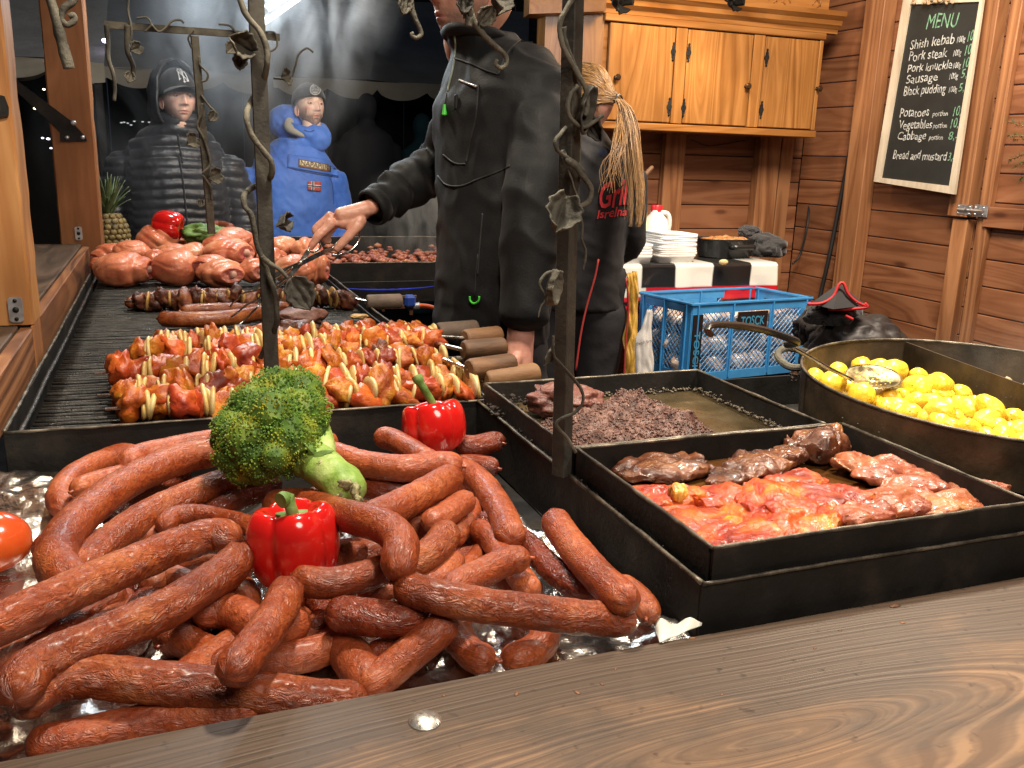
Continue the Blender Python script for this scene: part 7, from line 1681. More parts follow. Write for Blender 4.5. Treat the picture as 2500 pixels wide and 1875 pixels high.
def head_geo(scale=1.0, chin=1.0, nose=1.0, beard=0, tone=(.50, .235, .155), lipc=(.42, .13, .11), browc=(.10, .055, .03), browz=.024):
    nu, nv = 150, 120; V = []; F = []; C = []
    for j in range(nv + 1):
        th = math.pi * j / nv; zz = math.cos(th); st = math.sin(th)
        for i in range(nu):
            a = 2 * math.pi * i / nu; x = math.sin(a) * st; y = -math.cos(a) * st; z = zz   # front is -y
            px = x * .0725; py = y * (.094 if y < 0 else .100); pz = z * (.122 if z > 0 else .118)
            if z < 0:
                k = 1 - .37 * (-z) ** 1.5; px *= k; py = py * (1 - .10 * (-z) ** 2) if y < 0 else py * (1 - .38 * (-z) ** 1.2)
                if y < 0: py -= .012 * max(0, -z - .3) * (-y)
            fr = max(0, -y)
            if fr > 0:
                f = fr ** .5; u, v = px, pz; g = lambda cu, cv, su, sv: math.exp(-((u - cu) / su) ** 2 - ((v - cv) / sv) ** 2)
                d = 0
                t = (0.006 - v) / .048
                if 0 <= t <= 1.15: d += nose * (.004 + .019 * min(t, 1) ** 1.2) * math.exp(-(u / (.0085 + .005 * t)) ** 2) * (1 if t < 1 else max(0, 1 - (t - 1) / .15))
                d += .006 * g(-.015, -.040, .0065, .006) + .006 * g(.015, -.040, .0065, .006)
                d -= .0115 * (g(-.031, .002, .016, .011) + g(.031, .002, .016, .011)); d += .0045 * (g(-.028, .022, .020, .006) + g(.028, .022, .020, .006))
                d += .004 * (g(-.047, -.026, .018, .014) + g(.047, -.026, .018, .014)); d += .0055 * g(0, -.066, .017, .004) + .0062 * g(0, -.0765, .014, .0042) - .0055 * g(0, -.0712, .024, .0016) - .003 * g(0, -.084, .016, .004)
                d += .007 * chin * g(0, -.103, .018, .012); d -= .002 * g(0, -.056, .004, .006); d -= .003 * (g(-.026, -.055, .008, .016) + g(.026, -.055, .008, .016))
                py -= d * f
            V.append(Vector((px, py, pz)) * scale)
            c = list(tone); u, v = px, pz
            if y < 0:
                w_ = math.exp(-(u / .021) ** 2 - ((v + .0715) / .0085) ** 2) ; c = [c[k] * (1 - w_) + lipc[k] * w_ for k in range(3)]
                w_ = .5 * (math.exp(-((abs(u) - .045) / .02) ** 2 - ((v + .028) / .016) ** 2) + math.exp(-(u / .012) ** 2 - ((v + .034) / .014) ** 2)); c = [c[0] * (1 + .12 * w_), c[1] * (1 - .18 * w_), c[2] * (1 - .15 * w_)]
                w_ = max(0, math.exp(-((abs(u) - .030) / .019) ** 4 - ((v - browz + .12 * (abs(u) - .03)) / .0042) ** 2)) * .85; c = [c[k] * (1 - w_) + browc[k] * w_ for k in range(3)]
                w_ = .30 * math.exp(-((abs(u) - .031) / .017) ** 2 - ((v + .001) / .010) ** 2); c = [c[k] * (1 - w_) + .4 * c[k] * w_ for k in range(3)]
            if beard:
                w_ = beard * (.55 + .6 * nz((u * 260, v * 260, y * 30)) * .6); reg = max(min(1, (-v - .052) / .012) * (1 if y < .15 else 0) * min(1, (.115 + abs(u) * .0) / .1), 0)
                if abs(u) > .048: reg = max(reg, min(1, max(0, (-v - .01) / .03)) * (1 if -.9 < y < .15 else 0))
                if abs(u) < .020 and -.080 < v < -.063: reg *= .15
                if abs(u) < .024 and -.065 < v < -.054: reg = .8
                w_ = max(0, min(.85, w_)) * reg; c = [c[k] * (1 - w_) + browc[k] * w_ for k in range(3)]
            C.append((*c, 1))
    for j in range(nv):
        for i in range(nu): k = (i + 1) % nu; F.append((j * nu + i, (j + 1) * nu + i, (j + 1) * nu + k, j * nu + k))
    return V, F, C
def ear_geo(side):
    V, F = ico(3); out = []
    for v in V:
        x, y, z = v; r = math.sqrt(y * y + z * z); cup = -.006 * (1 - r) * (1 if x * side > 0 else 0)
        out.append(Vector((side * (.071 + .010 * (y > 0) * y) + x * .006 + side * cup, .012 + y * .016 + .006 * z * 0, -.018 + z * .031)))
    return out, F
def make_person(name, loc, label, group=None): return empty(name, loc, label, 'person', group)
def put(V, M4): return [M4 @ Vector(v) for v in V]
def full_head(parent, c, yaw, pitch, roll=0, eyes=True, neck=None, extra=None, scale=1.0, bodyparts=None, **kw):
    """head joined with neck (and core body) as ONE body mesh"""
    V, F, C = head_geo(scale, **kw); M4 = Matrix.Translation(c) @ Matrix.Rotation(yaw, 4, 'Z') @ Matrix.Rotation(pitch, 4, 'X') @ Matrix.Rotation(roll, 4, 'Y')
    tone = kw.get('tone', (.50, .235, .155)); mb = MB(); mb.add(put(V, M4), F); cols = list(C)
    for sd in (-1, 1):
        v, f = ear_geo(sd); mb.add([M4 @ (q * scale) for q in v], f); cols += [(tone[0] * 1.05, tone[1] * .85, tone[2] * .8, 1)] * len(v)
    if neck is not None:
        v, f, u = limb([M4 @ Vector((0, .02, -.04)), M4 @ Vector((0, .018, -.11)), neck], [.050, .052, .062], 24, 20); mb.add(v, f); cols += [(*tone, 1)] * len(v)
    for v, f in (bodyparts or []): mb.add(v, f); cols += [(*tone, 1)] * len(v)
    b = obj('body', mesh_data('body', mb.V, mb.F, skin_m, True, col=cols), parent)
    if eyes:
        for sd in (-1, 1):
            e = MB(); v, f = blob((.0115,) * 3, 2, 0); e.add([M4 @ ((q + Vector((sd * .031, -.0735, .001))) * scale) for q in v], f); eo = e.build('eye', eye_m, parent, auto=0)
            e = MB(); v, f = blob((.0055, .0022, .0055), 2, 0); e.add([M4 @ ((q + Vector((sd * .031, -.0842, -.002))) * scale) for q in v], f); e.build('iris', iris_m, eo, auto=0)
            e = MB(); v, f = blob((.0135, .0125, .0135), 3, 0); keep = [M4 @ ((q + Vector((sd * .031, -.0735, .0015))) * scale) for q in v]; f2 = [ff for ff in f if sum(v[i].z for i in ff) / 3 > -.0050 or sum(v[i].z for i in ff) / 3 < -.0095]
            m_ = mesh_data('eyelid', keep, f2, skin_m, True, col=[(tone[0] * .85, tone[1] * .75, tone[2] * .72, 1)] * len(keep)); obj('eyelid', m_, parent)
    return b, M4
def hair_tufts(parent, M4, n_, fn, m, name='hair'):
    mb = MB(); r = random.Random(3)
    for i in range(n_):
        a, b, c = fn(r); mb.tube(spline([M4 @ a, M4 @ b, M4 @ c], 5), [.0009, .0011, .0008, .0006, .0002], 3, False)
    return mb.build(name, m, parent, auto=0)
X_, Y_, Z_ = Vector((1, 0, 0)), Vector((0, 1, 0)), Vector((0, 0, 1))
def torso_rings(base, spec, yaw):
    ux = Vector((math.cos(yaw), math.sin(yaw), 0)); uy = Vector((-math.sin(yaw), math.cos(yaw), 0)); return [(base + ux * dx + uy * dy + Z_ * z, ux, uy, a, b, pw) for (z, dx, dy, a, b, pw) in spec]
boot_m = mat('dark_boots', (.02, .018, .016), .6); trouser_m = mat('dark_trousers', (.016, .016, .02), .8, bump=.3, bscale=60)
def legs(parent, hipc, gy, yaw, half, m, z0=-.06, top=.92, r0=.085):
    ux = Vector((math.cos(yaw), math.sin(yaw), 0)); uy = Vector((-math.sin(yaw), math.cos(yaw), 0)); mb = MB()
    for s in (-1, 1):
        h = hipc + ux * half * s; v, f, u = limb([Vector((h.x, h.y, top)), Vector((h.x, h.y, (top + z0) / 2)) - uy * .01, Vector((h.x, h.y, z0 + .09)) + uy * .01], [r0 + .012, r0 * .78, r0 * .62], 20, 24); mb.add(v, f)
    V, F = loft([(hipc + Z_ * (top - .06), ux, uy, half + r0 * .9, r0 * 1.15, .9), (hipc + Z_ * (top + .02), ux, uy, half + r0, r0 * 1.2, .9), (hipc + Z_ * (top + .08), ux, uy, half + r0 * .9, r0 * 1.15, .9)]); mb.add(V, F)
    co, no, F = fuse(mb, .012, 3); skin_obj('trousers', co, no, F, m, parent, lambda p, n_: .005 * nz(p, 9) + .003 * nz(p, 24))
    for s in (-1, 1):
        h = hipc + ux * half * s; V, F = blob((.05, .14, .055), 3, .05, 1, 1); R3 = eul(0, 0, yaw); mb = MB(); mb.add([R3 @ Vector((q.x, q.y, max(q.z, -.04))) + Vector((h.x, h.y, z0 + .04)) - uy * .06 for q in V], F); mb.build('boot', boot_m, parent, auto=0)

# ---------------------------------------------------------------- 1. man in black puffer jacket
HB = Vector((.087, 4.66, 1.525)); pA = make_person('person', (.06, 4.72, -.1), 'man in a black puffer jacket with hood and dark cap watching from behind the grill')
yaw = R_(12)
full_head(pA, HB, R_(16), R_(-10), neck=Vector((.07, 4.72, 1.34)), tone=(.72, .46, .35), beard=.3, nose=1.1)
dk_cap = mat('black_cap_cloth', (.010, .010, .012), .8, bump=.3, bscale=200, sheen=.2)
M4 = Matrix.Translation(HB) @ Matrix.Rotation(R_(16), 4, 'Z') @ Matrix.Rotation(R_(-10), 4, 'X')
V = []; F = []; nu, nv = 60, 20
for j in range(nv + 1):
    th = math.pi * .53 * j / nv
    for i in range(nu):
        a = 2 * math.pi * i / nu; x, y, z = math.sin(a) * math.sin(th), -math.cos(a) * math.sin(th), math.cos(th); V.append(M4 @ Vector((x * .087, y * .107 + .004, .022 + z * .118)))
for j in range(nv):
    for i in range(nu): k = (i + 1) % nu; F.append((j * nu + i, (j + 1) * nu + i, (j + 1) * nu + k, j * nu + k))
capo = obj('cap', mesh_data('cap', V, F, dk_cap), pA); md = capo.modifiers.new('t', 'SOLIDIFY'); md.thickness = .003
V = []; F = []
for j in range(9):
    for i in range(25):
        u = i / 24 * 2 - 1; v = j / 8; a = u * 1.15; r_ = .098 + .070 * v * math.cos(u * 1.3); V.append(M4 @ Vector((math.sin(a) * (.084 + .012 * v), -.012 - math.cos(a) * r_, .034 - .016 * u * u - .018 * v * 1.0)))
for j in range(8):
    for i in range(24): q = j * 25 + i; F.append((q, q + 1, q + 26, q + 25))
o = obj('brim', mesh_data('brim', V, F, dk_cap), capo); md = o.modifiers.new('t', 'SOLIDIFY'); md.thickness = .003
# monogram on the cap front: interlocked N and Y
wt = mat('white_embroidery', (.80, .80, .80), .7, rand=False)
def caps(u, v):
    a = u / .100; z = v; r_ = math.sqrt(max(.02, 1 - ((z - .022) / .118) ** 2)); return M4 @ Vector((math.sin(a) * .089 * r_, -math.cos(a) * .110 * r_ + .002, z))
mb = MB()
def stroke(pts, w0):
    q = spline([Vector((a, b, 0)) for a, b in pts], 8); mb.tube([caps(p.x + .006, .090 + p.y * 1.0) for p in q], w0, 6)
S_ = .0014
for pts in [[(-18, 14), (-17, 0), (-18, -20)], [(-18, 14), (0, -3), (18, -22)], [(18, -22), (17, 0), (18, 14)], [(-11, 28), (-5, 16), (1, 4)], [(12, 28), (7, 16), (1, 4)], [(1, 4), (0, -10), (0, -28)]]:
    stroke([(a * S_, b * S_) for a, b in pts], .0021)
for pts in [[(-22, 16), (-16, 20)], [(-19, -18), (-12, -14)], [(11, 14), (18, 10)], [(9, -22), (16, -20)], [(-12, 26), (-6, 22)], [(6, 22), (12, 26)], [(-5, -24), (5, -24)]]:
    q = [Vector((a * S_, b * S_, 0)) for a, b in pts]; mb.tube([caps(p.x + .006, .090 + p.y) for p in (q[0], q[0].lerp(q[1], .5), q[1])], .0022, 6)
mb.build('monogram', wt, capo, auto=0)
# hood around head
puf = mat('black_puffer_nylon', (.020, .021, .026), .42, bump=.35, bscale=40, bdist=.006, sheen=.1, scale=14)
V = []; F = []; nu, nv = 64, 40; HC = HB + Vector((-.012, .035, .015))
for j in range(nv + 1):
    th = math.pi * (.02 + .90 * j / nv)
    for i in range(nu + 1):
        a = R_(52) + (2 * math.pi - 2 * R_(52)) * i / nu; e = 1 - .12 * math.sin(th * 3 + a * 2) * .3
        x, y, z = math.sin(a) * math.sin(th), -math.cos(a) * math.sin(th), math.cos(th); k = 1 + .05 * nz((x, y, z), 3, 2) + .03 * nz((x, y, z), 8, 5); wd = 1 + .25 * max(0, -z)
        V.append(Matrix.Rotation(R_(10), 3, 'Z') @ Vector((x * .120 * k * wd, y * .135 * k * wd, z * .165 * k)) + HC)
for j in range(nv):
    for i in range(nu): q = j * (nu + 1) + i; F.append((q, q + nu + 1, q + nu + 2, q + 1))
o = obj('hood', mesh_data('hood', V, F, puf), pA); md = o.modifiers.new('t', 'SOLIDIFY'); md.thickness = .010
mb = MB(); base = Vector((.065, 4.74, 0))
V, F = loft(torso_rings(base, [(.55, 0, 0, .20, .13, .85), (.80, 0, 0, .225, .15, .85), (1.05, 0, -.01, .235, .155, .85), (1.22, 0, -.005, .235, .15, .85), (1.32, 0, .01, .210, .13, .9), (1.365, .005, .0, .165, .125, 1), (1.395, .01, -.01, .130, .122, 1), (1.435, .018, -.018, .116, .122, 1), (1.462, .018, -.015, .100, .108, 1)], yaw), 44); mb.add(V, F)
for s in (-1, 1):
    sh = base + Vector((s * .215, .0, 1.275)); el = base + Vector((s * .30, .02, .98)); wr = base + Vector((s * .27, -.10, .72)); v, f, u = limb([sh, el, wr], [.082, .072, .055], 24, 30); mb.add(v, f)
co, no, F = fuse(mb, .0075, 4)
def quilt(p, n_):
    c = base; r = p.x - c.x; z = p.z + .10 * abs(r) * (1 if p.z > 1.0 else .5) + .012 * nz(p, 4) - (.0 if abs(r) < .2 else .02)
    if p.z > 1.41: return .004 * nz(p, 18)
    s = abs(math.sin(math.pi * z / .047)); h = .011 * s ** .55 - .004
    h += .004 * nz((p.x, p.y, p.z * .5), 26) * s + .0015 * nz((p.x, p.y, p.z), 60); return h
oj, Vj, Fj = skin_obj('puffer_jacket', co, no, F, puf, pA, quilt)
tA = bvh(Vj, Fj)
def z2a(x, y): return (300 + x / 5.924, 120 + y / 5.924)
seam(tA, pA, [(790, 1230), (800, 1300), (820, 1420), (850, 1560), (862, 1650)], .005, dk_cap, 'zipper', zf=z2a)
seam(tA, pA, [(436, 380), (446, 440), (452, 500), (458, 560)], .005, dk_cap, 'zipper')
legs(pA, Vector((.065, 4.76, 0)), 0, yaw, .10, trouser_m, -.10, .60, .09)
for s in (-1, 1):
    w0 = base + Vector((s * .27, -.10, .70)); mb = MB(); v, f, u = limb([w0 + Vector((0, 0, .03)), w0 + Vector((0, -.02, -.06)), w0 + Vector((0, -.03, -.11))], [.036, .042, .03], 14, 12); mb.add(v, f)
    for k in range(4):
        a = w0 + Vector(((k - 1.5) * .018, -.025, -.09)); v, f, u = limb([a, a + Vector((0, -.012, -.035)), a + Vector((0, -.030, -.055 + .004 * abs(k - 1.5)))], [.011, .010, .008], 10, 10); mb.add(v, f)
    a = w0 + Vector((-s * .03, -.03, -.04)); v, f, u = limb([a, a + Vector((-s * .012, -.025, -.03)), a + Vector((-s * .008, -.04, -.055))], [.013, .012, .009], 10, 10); mb.add(v, f)
    mb.build('glove', dk_cap, pA, auto=0)

# ---------------------------------------------------------------- 2. man in blue anorak
HBL = D(671, 232, d=4.95) + Vector((0, .03, 0)); pBm = make_person('person', (HBL.x - .03, HBL.y + .05, -.1), 'bearded man in a blue anorak and black beanie looking down at the food')
full_head(pBm, HBL, R_(16), R_(-16), neck=HBL + Vector((-.03, .06, -.20)), tone=(.78, .54, .43), beard=1.1, nose=1.0, browc=(.12, .06, .03), browz=.022)
M4 = Matrix.Translation(HBL) @ Matrix.Rotation(R_(16), 4, 'Z') @ Matrix.Rotation(R_(-16), 4, 'X')
V = []; F = []; nu, nv = 90, 30
for j in range(nv + 1):
    th = math.pi * (.005 + .47 * j / nv); cu = .006 if j > nv * .62 else 0
    for i in range(nu):
        a = 2 * math.pi * i / nu; x, y, z = math.sin(a) * math.sin(th), -math.cos(a) * math.sin(th), math.cos(th); rib = .0012 * math.sin(a * 45)
        V.append(M4 @ Vector((x * (.084 + cu + rib), y * (.103 + cu + rib) + .004, .030 + z * (.105) - (.008 if j == nv else 0))))
for j in range(nv):
    for i in range(nu): k = (i + 1) % nu; F.append((j * nu + i, (j + 1) * nu + i, (j + 1) * nu + k, j * nu + k))
knit = mat('black_knit', (.012, .012, .014), .9, bump=.5, bscale=260, sheen=.3)
bn = obj('beanie', mesh_data('beanie', V, F, knit), pBm); md = bn.modifiers.new('t', 'SOLIDIFY'); md.thickness = .004
tB = bvh(V, F)
def z3a(x, y): return (560 + x / 4.8794, 160 + y / 4.8794)
def disc_patch(tree, parent, zf, c, r, m, name, n_=26, lift=.004, rx=1.0):
    a, b = zf(*c); h0 = hit(tree, a, b, lift); V = [h0[0]]; F = []
    for i in range(n_):
        t = 2 * math.pi * i / n_; a, b = zf(c[0] + r * rx * math.cos(t), c[1] + r * math.sin(t)); h = hit(tree, a, b, lift); V.append(h[0] if h else V[-1])
    F = [(0, 1 + i, 1 + (i + 1) % n_) for i in range(n_)]; o = obj(name, mesh_data(name, V, F, m), parent); md = o.modifiers.new('t', 'SOLIDIFY'); md.thickness = .0012; return o
pt_w = mat('white_patch', (.62, .62, .60), .8, rand=False)
pch = disc_patch(tB, bn, z3a, (1024, 287), 66, pt_w, 'round_patch')
disc_patch(tB, pch, z3a, (1024, 287), 56, knit, 'patch_ring', lift=.0052); disc_patch(tB, pch, z3a, (1024, 287), 50, mat('grey_patch', (.34, .34, .33), .8), 'patch_face', lift=.0062)
mb = MB()
for pts in ([(985, 275), (1010, 262), (1022, 240), (1030, 262), (1060, 280)], [(985, 312), (1010, 296), (1040, 300), (1068, 314)], [(995, 300), (1024, 306), (1055, 300)], [(1012, 268), (1040, 270)], [(1000, 280), (1045, 284)]):
    q = [hit(tB, *z3a(a, b), .0085)[0] for a, b in pts]; mb.tube(spline(q, 14), .0014, 5)
mb.build('patch_motif', knit, pch, auto=0)
blue = mat('blue_anorak_cloth', (.045, .15, .56), .62, ramps=[(.3, (.035, .12, .47)), (.7, (.055, .18, .64))], scale=5, bump=.25, bscale=300, sheen=.15)
BC = D(633, 420, d=4.98); base = Vector((BC.x + .005, BC.y + .09, 0)); yawb = R_(4)
mb = MB()
V, F = loft(torso_rings(base, [(.45, 0, 0, .20, .14, .85), (.75, 0, 0, .225, .16, .85), (1.0, 0, -.01, .225, .165, .85), (1.15, 0, -.01, .225, .155, .85), (1.26, .01, 0, .205, .135, .9), (1.33, .025, .01, .15, .115, 1), (1.37, .04, .0, .115, .11, 1)], yawb), 44); mb.add(V, F)
for s in (-1, 1):
    sh = base + Vector((s * .205 + .01, .0, 1.21)); el = base + Vector((s * .275, .02, .92)); wr = base + Vector((s * .25, -.05, .68)); v, f, u = limb([sh, el, wr], [.085, .075, .062], 24, 30); mb.add(v, f)
# hood / collar roll
cc = HBL + Vector((-.022, .015, -.112)); ring = [cc + Vector((.098 * math.cos(t), .090 * math.sin(t) , .028 * math.sin(t) - .022 * math.cos(t))) for t in [2 * math.pi * k / 30 for k in range(31)]]
v, f, u = tube_geo(ring, [.030 + .014 * max(0, math.sin(2 * math.pi * k / 30)) for k in range(31)], 16); mb.add(v, f)
v, f = blob((.085, .045, .065), 3, .1, 1.5, 3); mb.add([q + cc + Vector((.05, -.07, -.045)) for q in v], f)
v, f = blob((.12, .10, .10), 3, .1, 1.5, 6); mb.add([q + cc + Vector((-.07, .09, .03)) for q in v], f)
co, no, F = fuse(mb, .0075, 4)
def fold(p, n_):
    q = Vector((p.x - base.x, p.y, p.z)); d = .010 * nz((q.x * 1.3, q.y, q.z * .8), 7, 3) + .006 * (1 - abs(nz((q.x * 1.6 + q.z, q.y, q.z * .7), 13, 5)) * 2.2) * .6 + .0025 * nz(q, 34)
    if q.z > 1.28: d += .007 * nz((q.x, q.y, q.z), 22, 8)
    return d
oj, Vj, Fj = skin_obj('anorak', co, no, F, blue, pBm, fold); tB2 = bvh(Vj, Fj)
fleece = mat('beige_fleece_lining', (.42, .38, .30), .95, bump=.6, bscale=150, sheen=.4)
v, f, u = limb([cc + Vector((-.085, .0, .045)), cc + Vector((-.095, -.055, .0)), cc + Vector((-.04, -.095, -.03)), cc + Vector((.01, -.105, -.045))], [.022, .026, .020, .012], 14, 20); mb = MB(); mb.add(v, f); mb.build('fleece_lining', fleece, pBm, auto=0)
def zp(x, y): return z3a(x, y)
bl2_ = mat('blue_pocket_cloth', (.045, .15, .57), .6, bump=.25, bscale=300)
decal(tB2, pBm, 'chest_pocket', [zp(*q) for q in ((700, 1060), (1310, 1130), (1300, 1318), (690, 1210))], blue, .004, 20, 10, .006)
lbm = mat('brown_name_patch', (.12, .075, .045), .8, rand=False); cream = mat('cream_thread', (.62, .52, .32), .8, rand=False)
np_ = decal(tB2, pBm, 'name_patch', [zp(*q) for q in ((822, 1112), (1208, 1180), (1205, 1272), (822, 1208))], lbm, .002, 10, 6, .012)
inn2 = [zp(*q) for q in ((838, 1124), (1196, 1188), (1194, 1248), (838, 1186))]
decal(tB2, np_, 'patch_field', inn2, cream, .001, 10, 4, .0145)
# brown lettering, cut by a light line through the middle
p0 = hit(tB2, *zp(844, 1182), .018)[0]; p1 = hit(tB2, *zp(1190, 1243), .018)[0]; px0 = hit(tB2, *zp(844, 1130), .018)[0]
text_on(np_, 'NAPAPIJRI', p0, p1, Vector((0, 0, 1)), .026, lbm, offset=.012, surf=on_cloth(tB2, .019))
mb = MB(); mb.tube([hit(tB2, *zp(842 + k * 35, 1158 + k * 6.2), .0215)[0] for k in range(11)], .0007, 4); mb.build('patch_line', cream, np_, auto=0)
tx = [hit(tB2, *zp(850, 1203), .016)[0], hit(tB2, *zp(1190, 1262), .016)[0]]; text_on(np_, 'GEOGRAPHIC', tx[0], tx[1], Z_, .007, mat('rust_thread', (.42, .14, .05), .8, rand=False), surf=on_cloth(tB2, .016))
fr_ = mat('flag_red', (.40, .06, .05), .8, rand=False); fw_ = mat('flag_white', (.62, .60, .56), .8, rand=False); fb_ = mat('flag_navy', (.03, .035, .08), .8, rand=False)
fl_q = ((935, 1377), (1092, 1385), (1090, 1500), (937, 1480)); fo = decal(tB2, pBm, 'flag_patch', [zp(*q) for q in fl_q], fr_, .002, 6, 6, .010)
def fq(u0, v0, u1, v1):
    def bl_(u, v): return tuple((fl_q[0][k] * (1 - u) + fl_q[1][k] * u) * (1 - v) + (fl_q[3][k] * (1 - u) + fl_q[2][k] * u) * v for k in (0, 1))
    return [zp(*bl_(u0, v0)), zp(*bl_(u1, v0)), zp(*bl_(u1, v1)), zp(*bl_(u0, v1))]
decal(tB2, fo, 'white_cross', fq(.27, 0, .48, 1), fw_, .0008, 3, 5, .0125); decal(tB2, fo, 'white_cross', fq(0, .36, 1, .64), fw_, .0008, 6, 3, .0128)
decal(tB2, fo, 'navy_cross', fq(.325, 0, .425, 1), fb_, .0008, 3, 5, .0142); decal(tB2, fo, 'navy_cross', fq(0, .44, 1, .56), fb_, .0008, 6, 3, .0145)
disc_patch(tB2, pBm, z3a, (232, 945), 34, pt_w, 'sleeve_badge', lift=.006)
dseam = mat('dark_blue_seam', (.02, .06, .24), .7, rand=False)
seam(tB2, pBm, [(690, 1212), (900, 1262), (1100, 1300), (1300, 1330)], .0028, dseam, 'pocket_seam', zf=z3a, lift=.004)
seam(tB2, pBm, [(1185, 1320), (1225, 1420), (1240, 1560), (1245, 1650)], .003, dseam, 'side_zip', zf=z3a)
seam(tB2, pBm, [(890, 770), (960, 790), (1010, 770)], .003, dseam, 'collar_zip', zf=z3a)
legs(pBm, base + Vector((0, .02, 0)), 0, yawb, .10, trouser_m, -.10, .52, .09)
for s in (-1, 1):
    w0 = base + Vector((s * .25, -.05, .66)); mb = MB(); v, f, u = limb([w0 + Vector((0, 0, .03)), w0 + Vector((0, -.015, -.06)), w0 + Vector((0, -.02, -.10))], [.028, .036, .03], 14, 12); mb.add(v, f)
    for k in range(4):
        a = w0 + Vector(((k - 1.5) * .017, -.02, -.09)); v, f, u = limb([a, a + Vector((0, -.010, -.035)), a + Vector((0, -.028, -.055 + .004 * abs(k - 1.5)))], [.0095, .009, .007], 10, 10); mb.add(v, f)
    a = w0 + Vector((-s * .025, -.025, -.03)); v, f, u = limb([a, a + Vector((-s * .012, -.022, -.03)), a + Vector((-s * .008, -.035, -.055))], [.012, .011, .008], 10, 10); mb.add(v, f)
    m_ = mesh_data('hand', mb.V, mb.F, skin_m, True, col=[(.5, .25, .18, 1)] * len(mb.V)); obj('hand', m_, pBm)

# ---------------------------------------------------------------- 3. grill man
soft = mat('charcoal_softshell', (.0042, .0047, .0054), .66, bump=.2, bscale=240, sheen=.03, spec=.3, scale=9, rvar=.08)
pC = make_person('person', (.70, 1.95, 0), 'stallholder in a charcoal softshell jacket turning meat with tongs')
_R = Matrix.Rotation(R_(-72), 3, 'Z') @ Matrix.Rotation(R_(-14), 3, 'X'); HG = P(1050, 30, y=2.03) - _R @ Vector((0, -.098, -.0715))
def z4a(x, y): return (950 + x / 5.53, y / 5.53)
full_head(pC, HG, R_(-72), R_(-14), neck=HG + Vector((.085, -.035, -.17)), tone=(.66, .37, .27), beard=.8, nose=1.15, browc=(.10, .055, .035), eyes=True)
base = Vector((0, 0, 0)); yc = R_(102 - 90)
ux = Vector((math.cos(R_(14)), math.sin(R_(14)), 0)); uy = Vector((-math.sin(R_(14)), math.cos(R_(14)), 0)); cC = lambda x, y, z: Vector((x, y, z))
rg = []
for (x, y, z, a, b, pw) in [(.678, 1.92, .905, .105, .15, .9), (.680, 1.92, .925, .113, .158, .9), (.686, 1.925, 1.05, .112, .160, .9), (.694, 1.935, 1.18, .114, .162, .9), (.702, 1.95, 1.30, .120, .172, .9), (.708, 1.955, 1.42, .120, .205, .92), (.715, 1.965, 1.485, .110, .190, .95), (.705, 1.98, 1.54, .092, .125, 1), (.680, 1.99, 1.552, .082, .092, 1), (.671, 1.995, 1.575, .074, .084, 1)]:
    rg.append((Vector((x, y, z)), ux, uy, a, b, pw))
mb = MB(); V, F = loft(rg, 52); mb.add(V, F)
# near (left) arm hanging down
sh = Vector((.740, 1.835, 1.425)); el = D(1152, 440, y=1.73); wr = D(1130, 715, y=1.70)
v, f, u = limb([sh, sh.lerp(el, .5) + Vector((.01, -.012, 0)), el, wr], [.085, .072, .062, .050], 26, 44); mb.add(v, f)
# far arm reaching
s2 = Vector((.69, 2.12, 1.42)); e2 = D(962, 345, y=2.22); w2 = D(806, 448, y=2.10)
v, f, u = limb([s2, s2.lerp(e2, .55), e2, e2.lerp(w2, .5) + Vector((0, 0, -.004)), w2], [.078, .070, .060, .053, .041], 26, 50); mb.add(v, f)
co, no, F = fuse(mb, .006, 4)
axf = (w2 - e2).normalized()
def fold2(p, n_):
    d = .0055 * nz((p.x * 1.4, p.y, p.z * .55), 9, 2) + .002 * nz(p, 30, 1)
    rdg = 1 - min(1, abs(nz((p.x * 1.5 + p.z * .6, p.y, p.z * .8), 8, 7)) * 4); d += .005 * rdg
    t = (p - e2).dot(axf)
    if p.x < .60 and p.y > 1.98 and -.06 < t < .34 and (p - (e2 + axf * t)).length < .085:   # sleeve creases
        d += .0085 * math.sin(t * 105 + 3 * nz(p, 14)) * (.55 + .6 * nz(p, 9, 4)) * min(1, (.34 - t) / .06)
    if p.z < 1.0: d += .004 * nz((p.x, p.y, p.z * 2), 16, 3)
    return d
oj, Vj, Fj = skin_obj('softshell_jacket', co, no, F, soft, pC, fold2); tC = bvh(Vj, Fj)
dseam2 = mat('black_seam', (.006, .006, .007), .7); refl = mat('reflective_strip', (.75, .75, .75), .25, .6); grn = mat('green_zip_pull', (.08, .65, .06), .45)
def z2b(x, y): return (700 + x / 2.4578, y / 2.4578)
for pts in ([(1010, 350), (1110, 385), (1200, 425), (1265, 445)], [(905, 1055), (960, 1110), (1050, 1115), (1150, 1075), (1290, 1020), (1340, 995)], [(1150, 510), (1135, 700), (1100, 850), (1075, 980)], [(940, 930), (1010, 980), (1075, 985)], [(1480, 220), (1400, 240), (1320, 330), (1270, 450)], [(1175, 1280), (1160, 1450), (1145, 1650)]):
    seam(tC, pC, pts, .0022, dseam2, 'seam', zf=z2b, lift=.0005)
seam(tC, pC, [(975, 110), (1000, 180), (1012, 280), (1000, 400), (975, 500), (965, 545)], .0022, mat('pale_green_zip', (.30, .36, .26), .5), 'zipper', zf=z2b, lift=.002)
seam(tC, pC, [(1035, 480), (1085, 500), (1138, 518)], .0026, refl, 'reflective_strip', zf=z2b, lift=.002, n_=10)
seam(tC, pC, [(958, 560), (950, 620), (945, 650)], .0012, dseam2, 'cord', zf=z2b, lift=.003, n_=6)
h = hit(tC, *z2b(946, 655), .006)[0]; mb = MB(); mb.lathe([(.003, .010), (.004, 0), (.0058, -.011), (.004, -.013)], h, 12); mb.build('zip_pull', grn, pC)
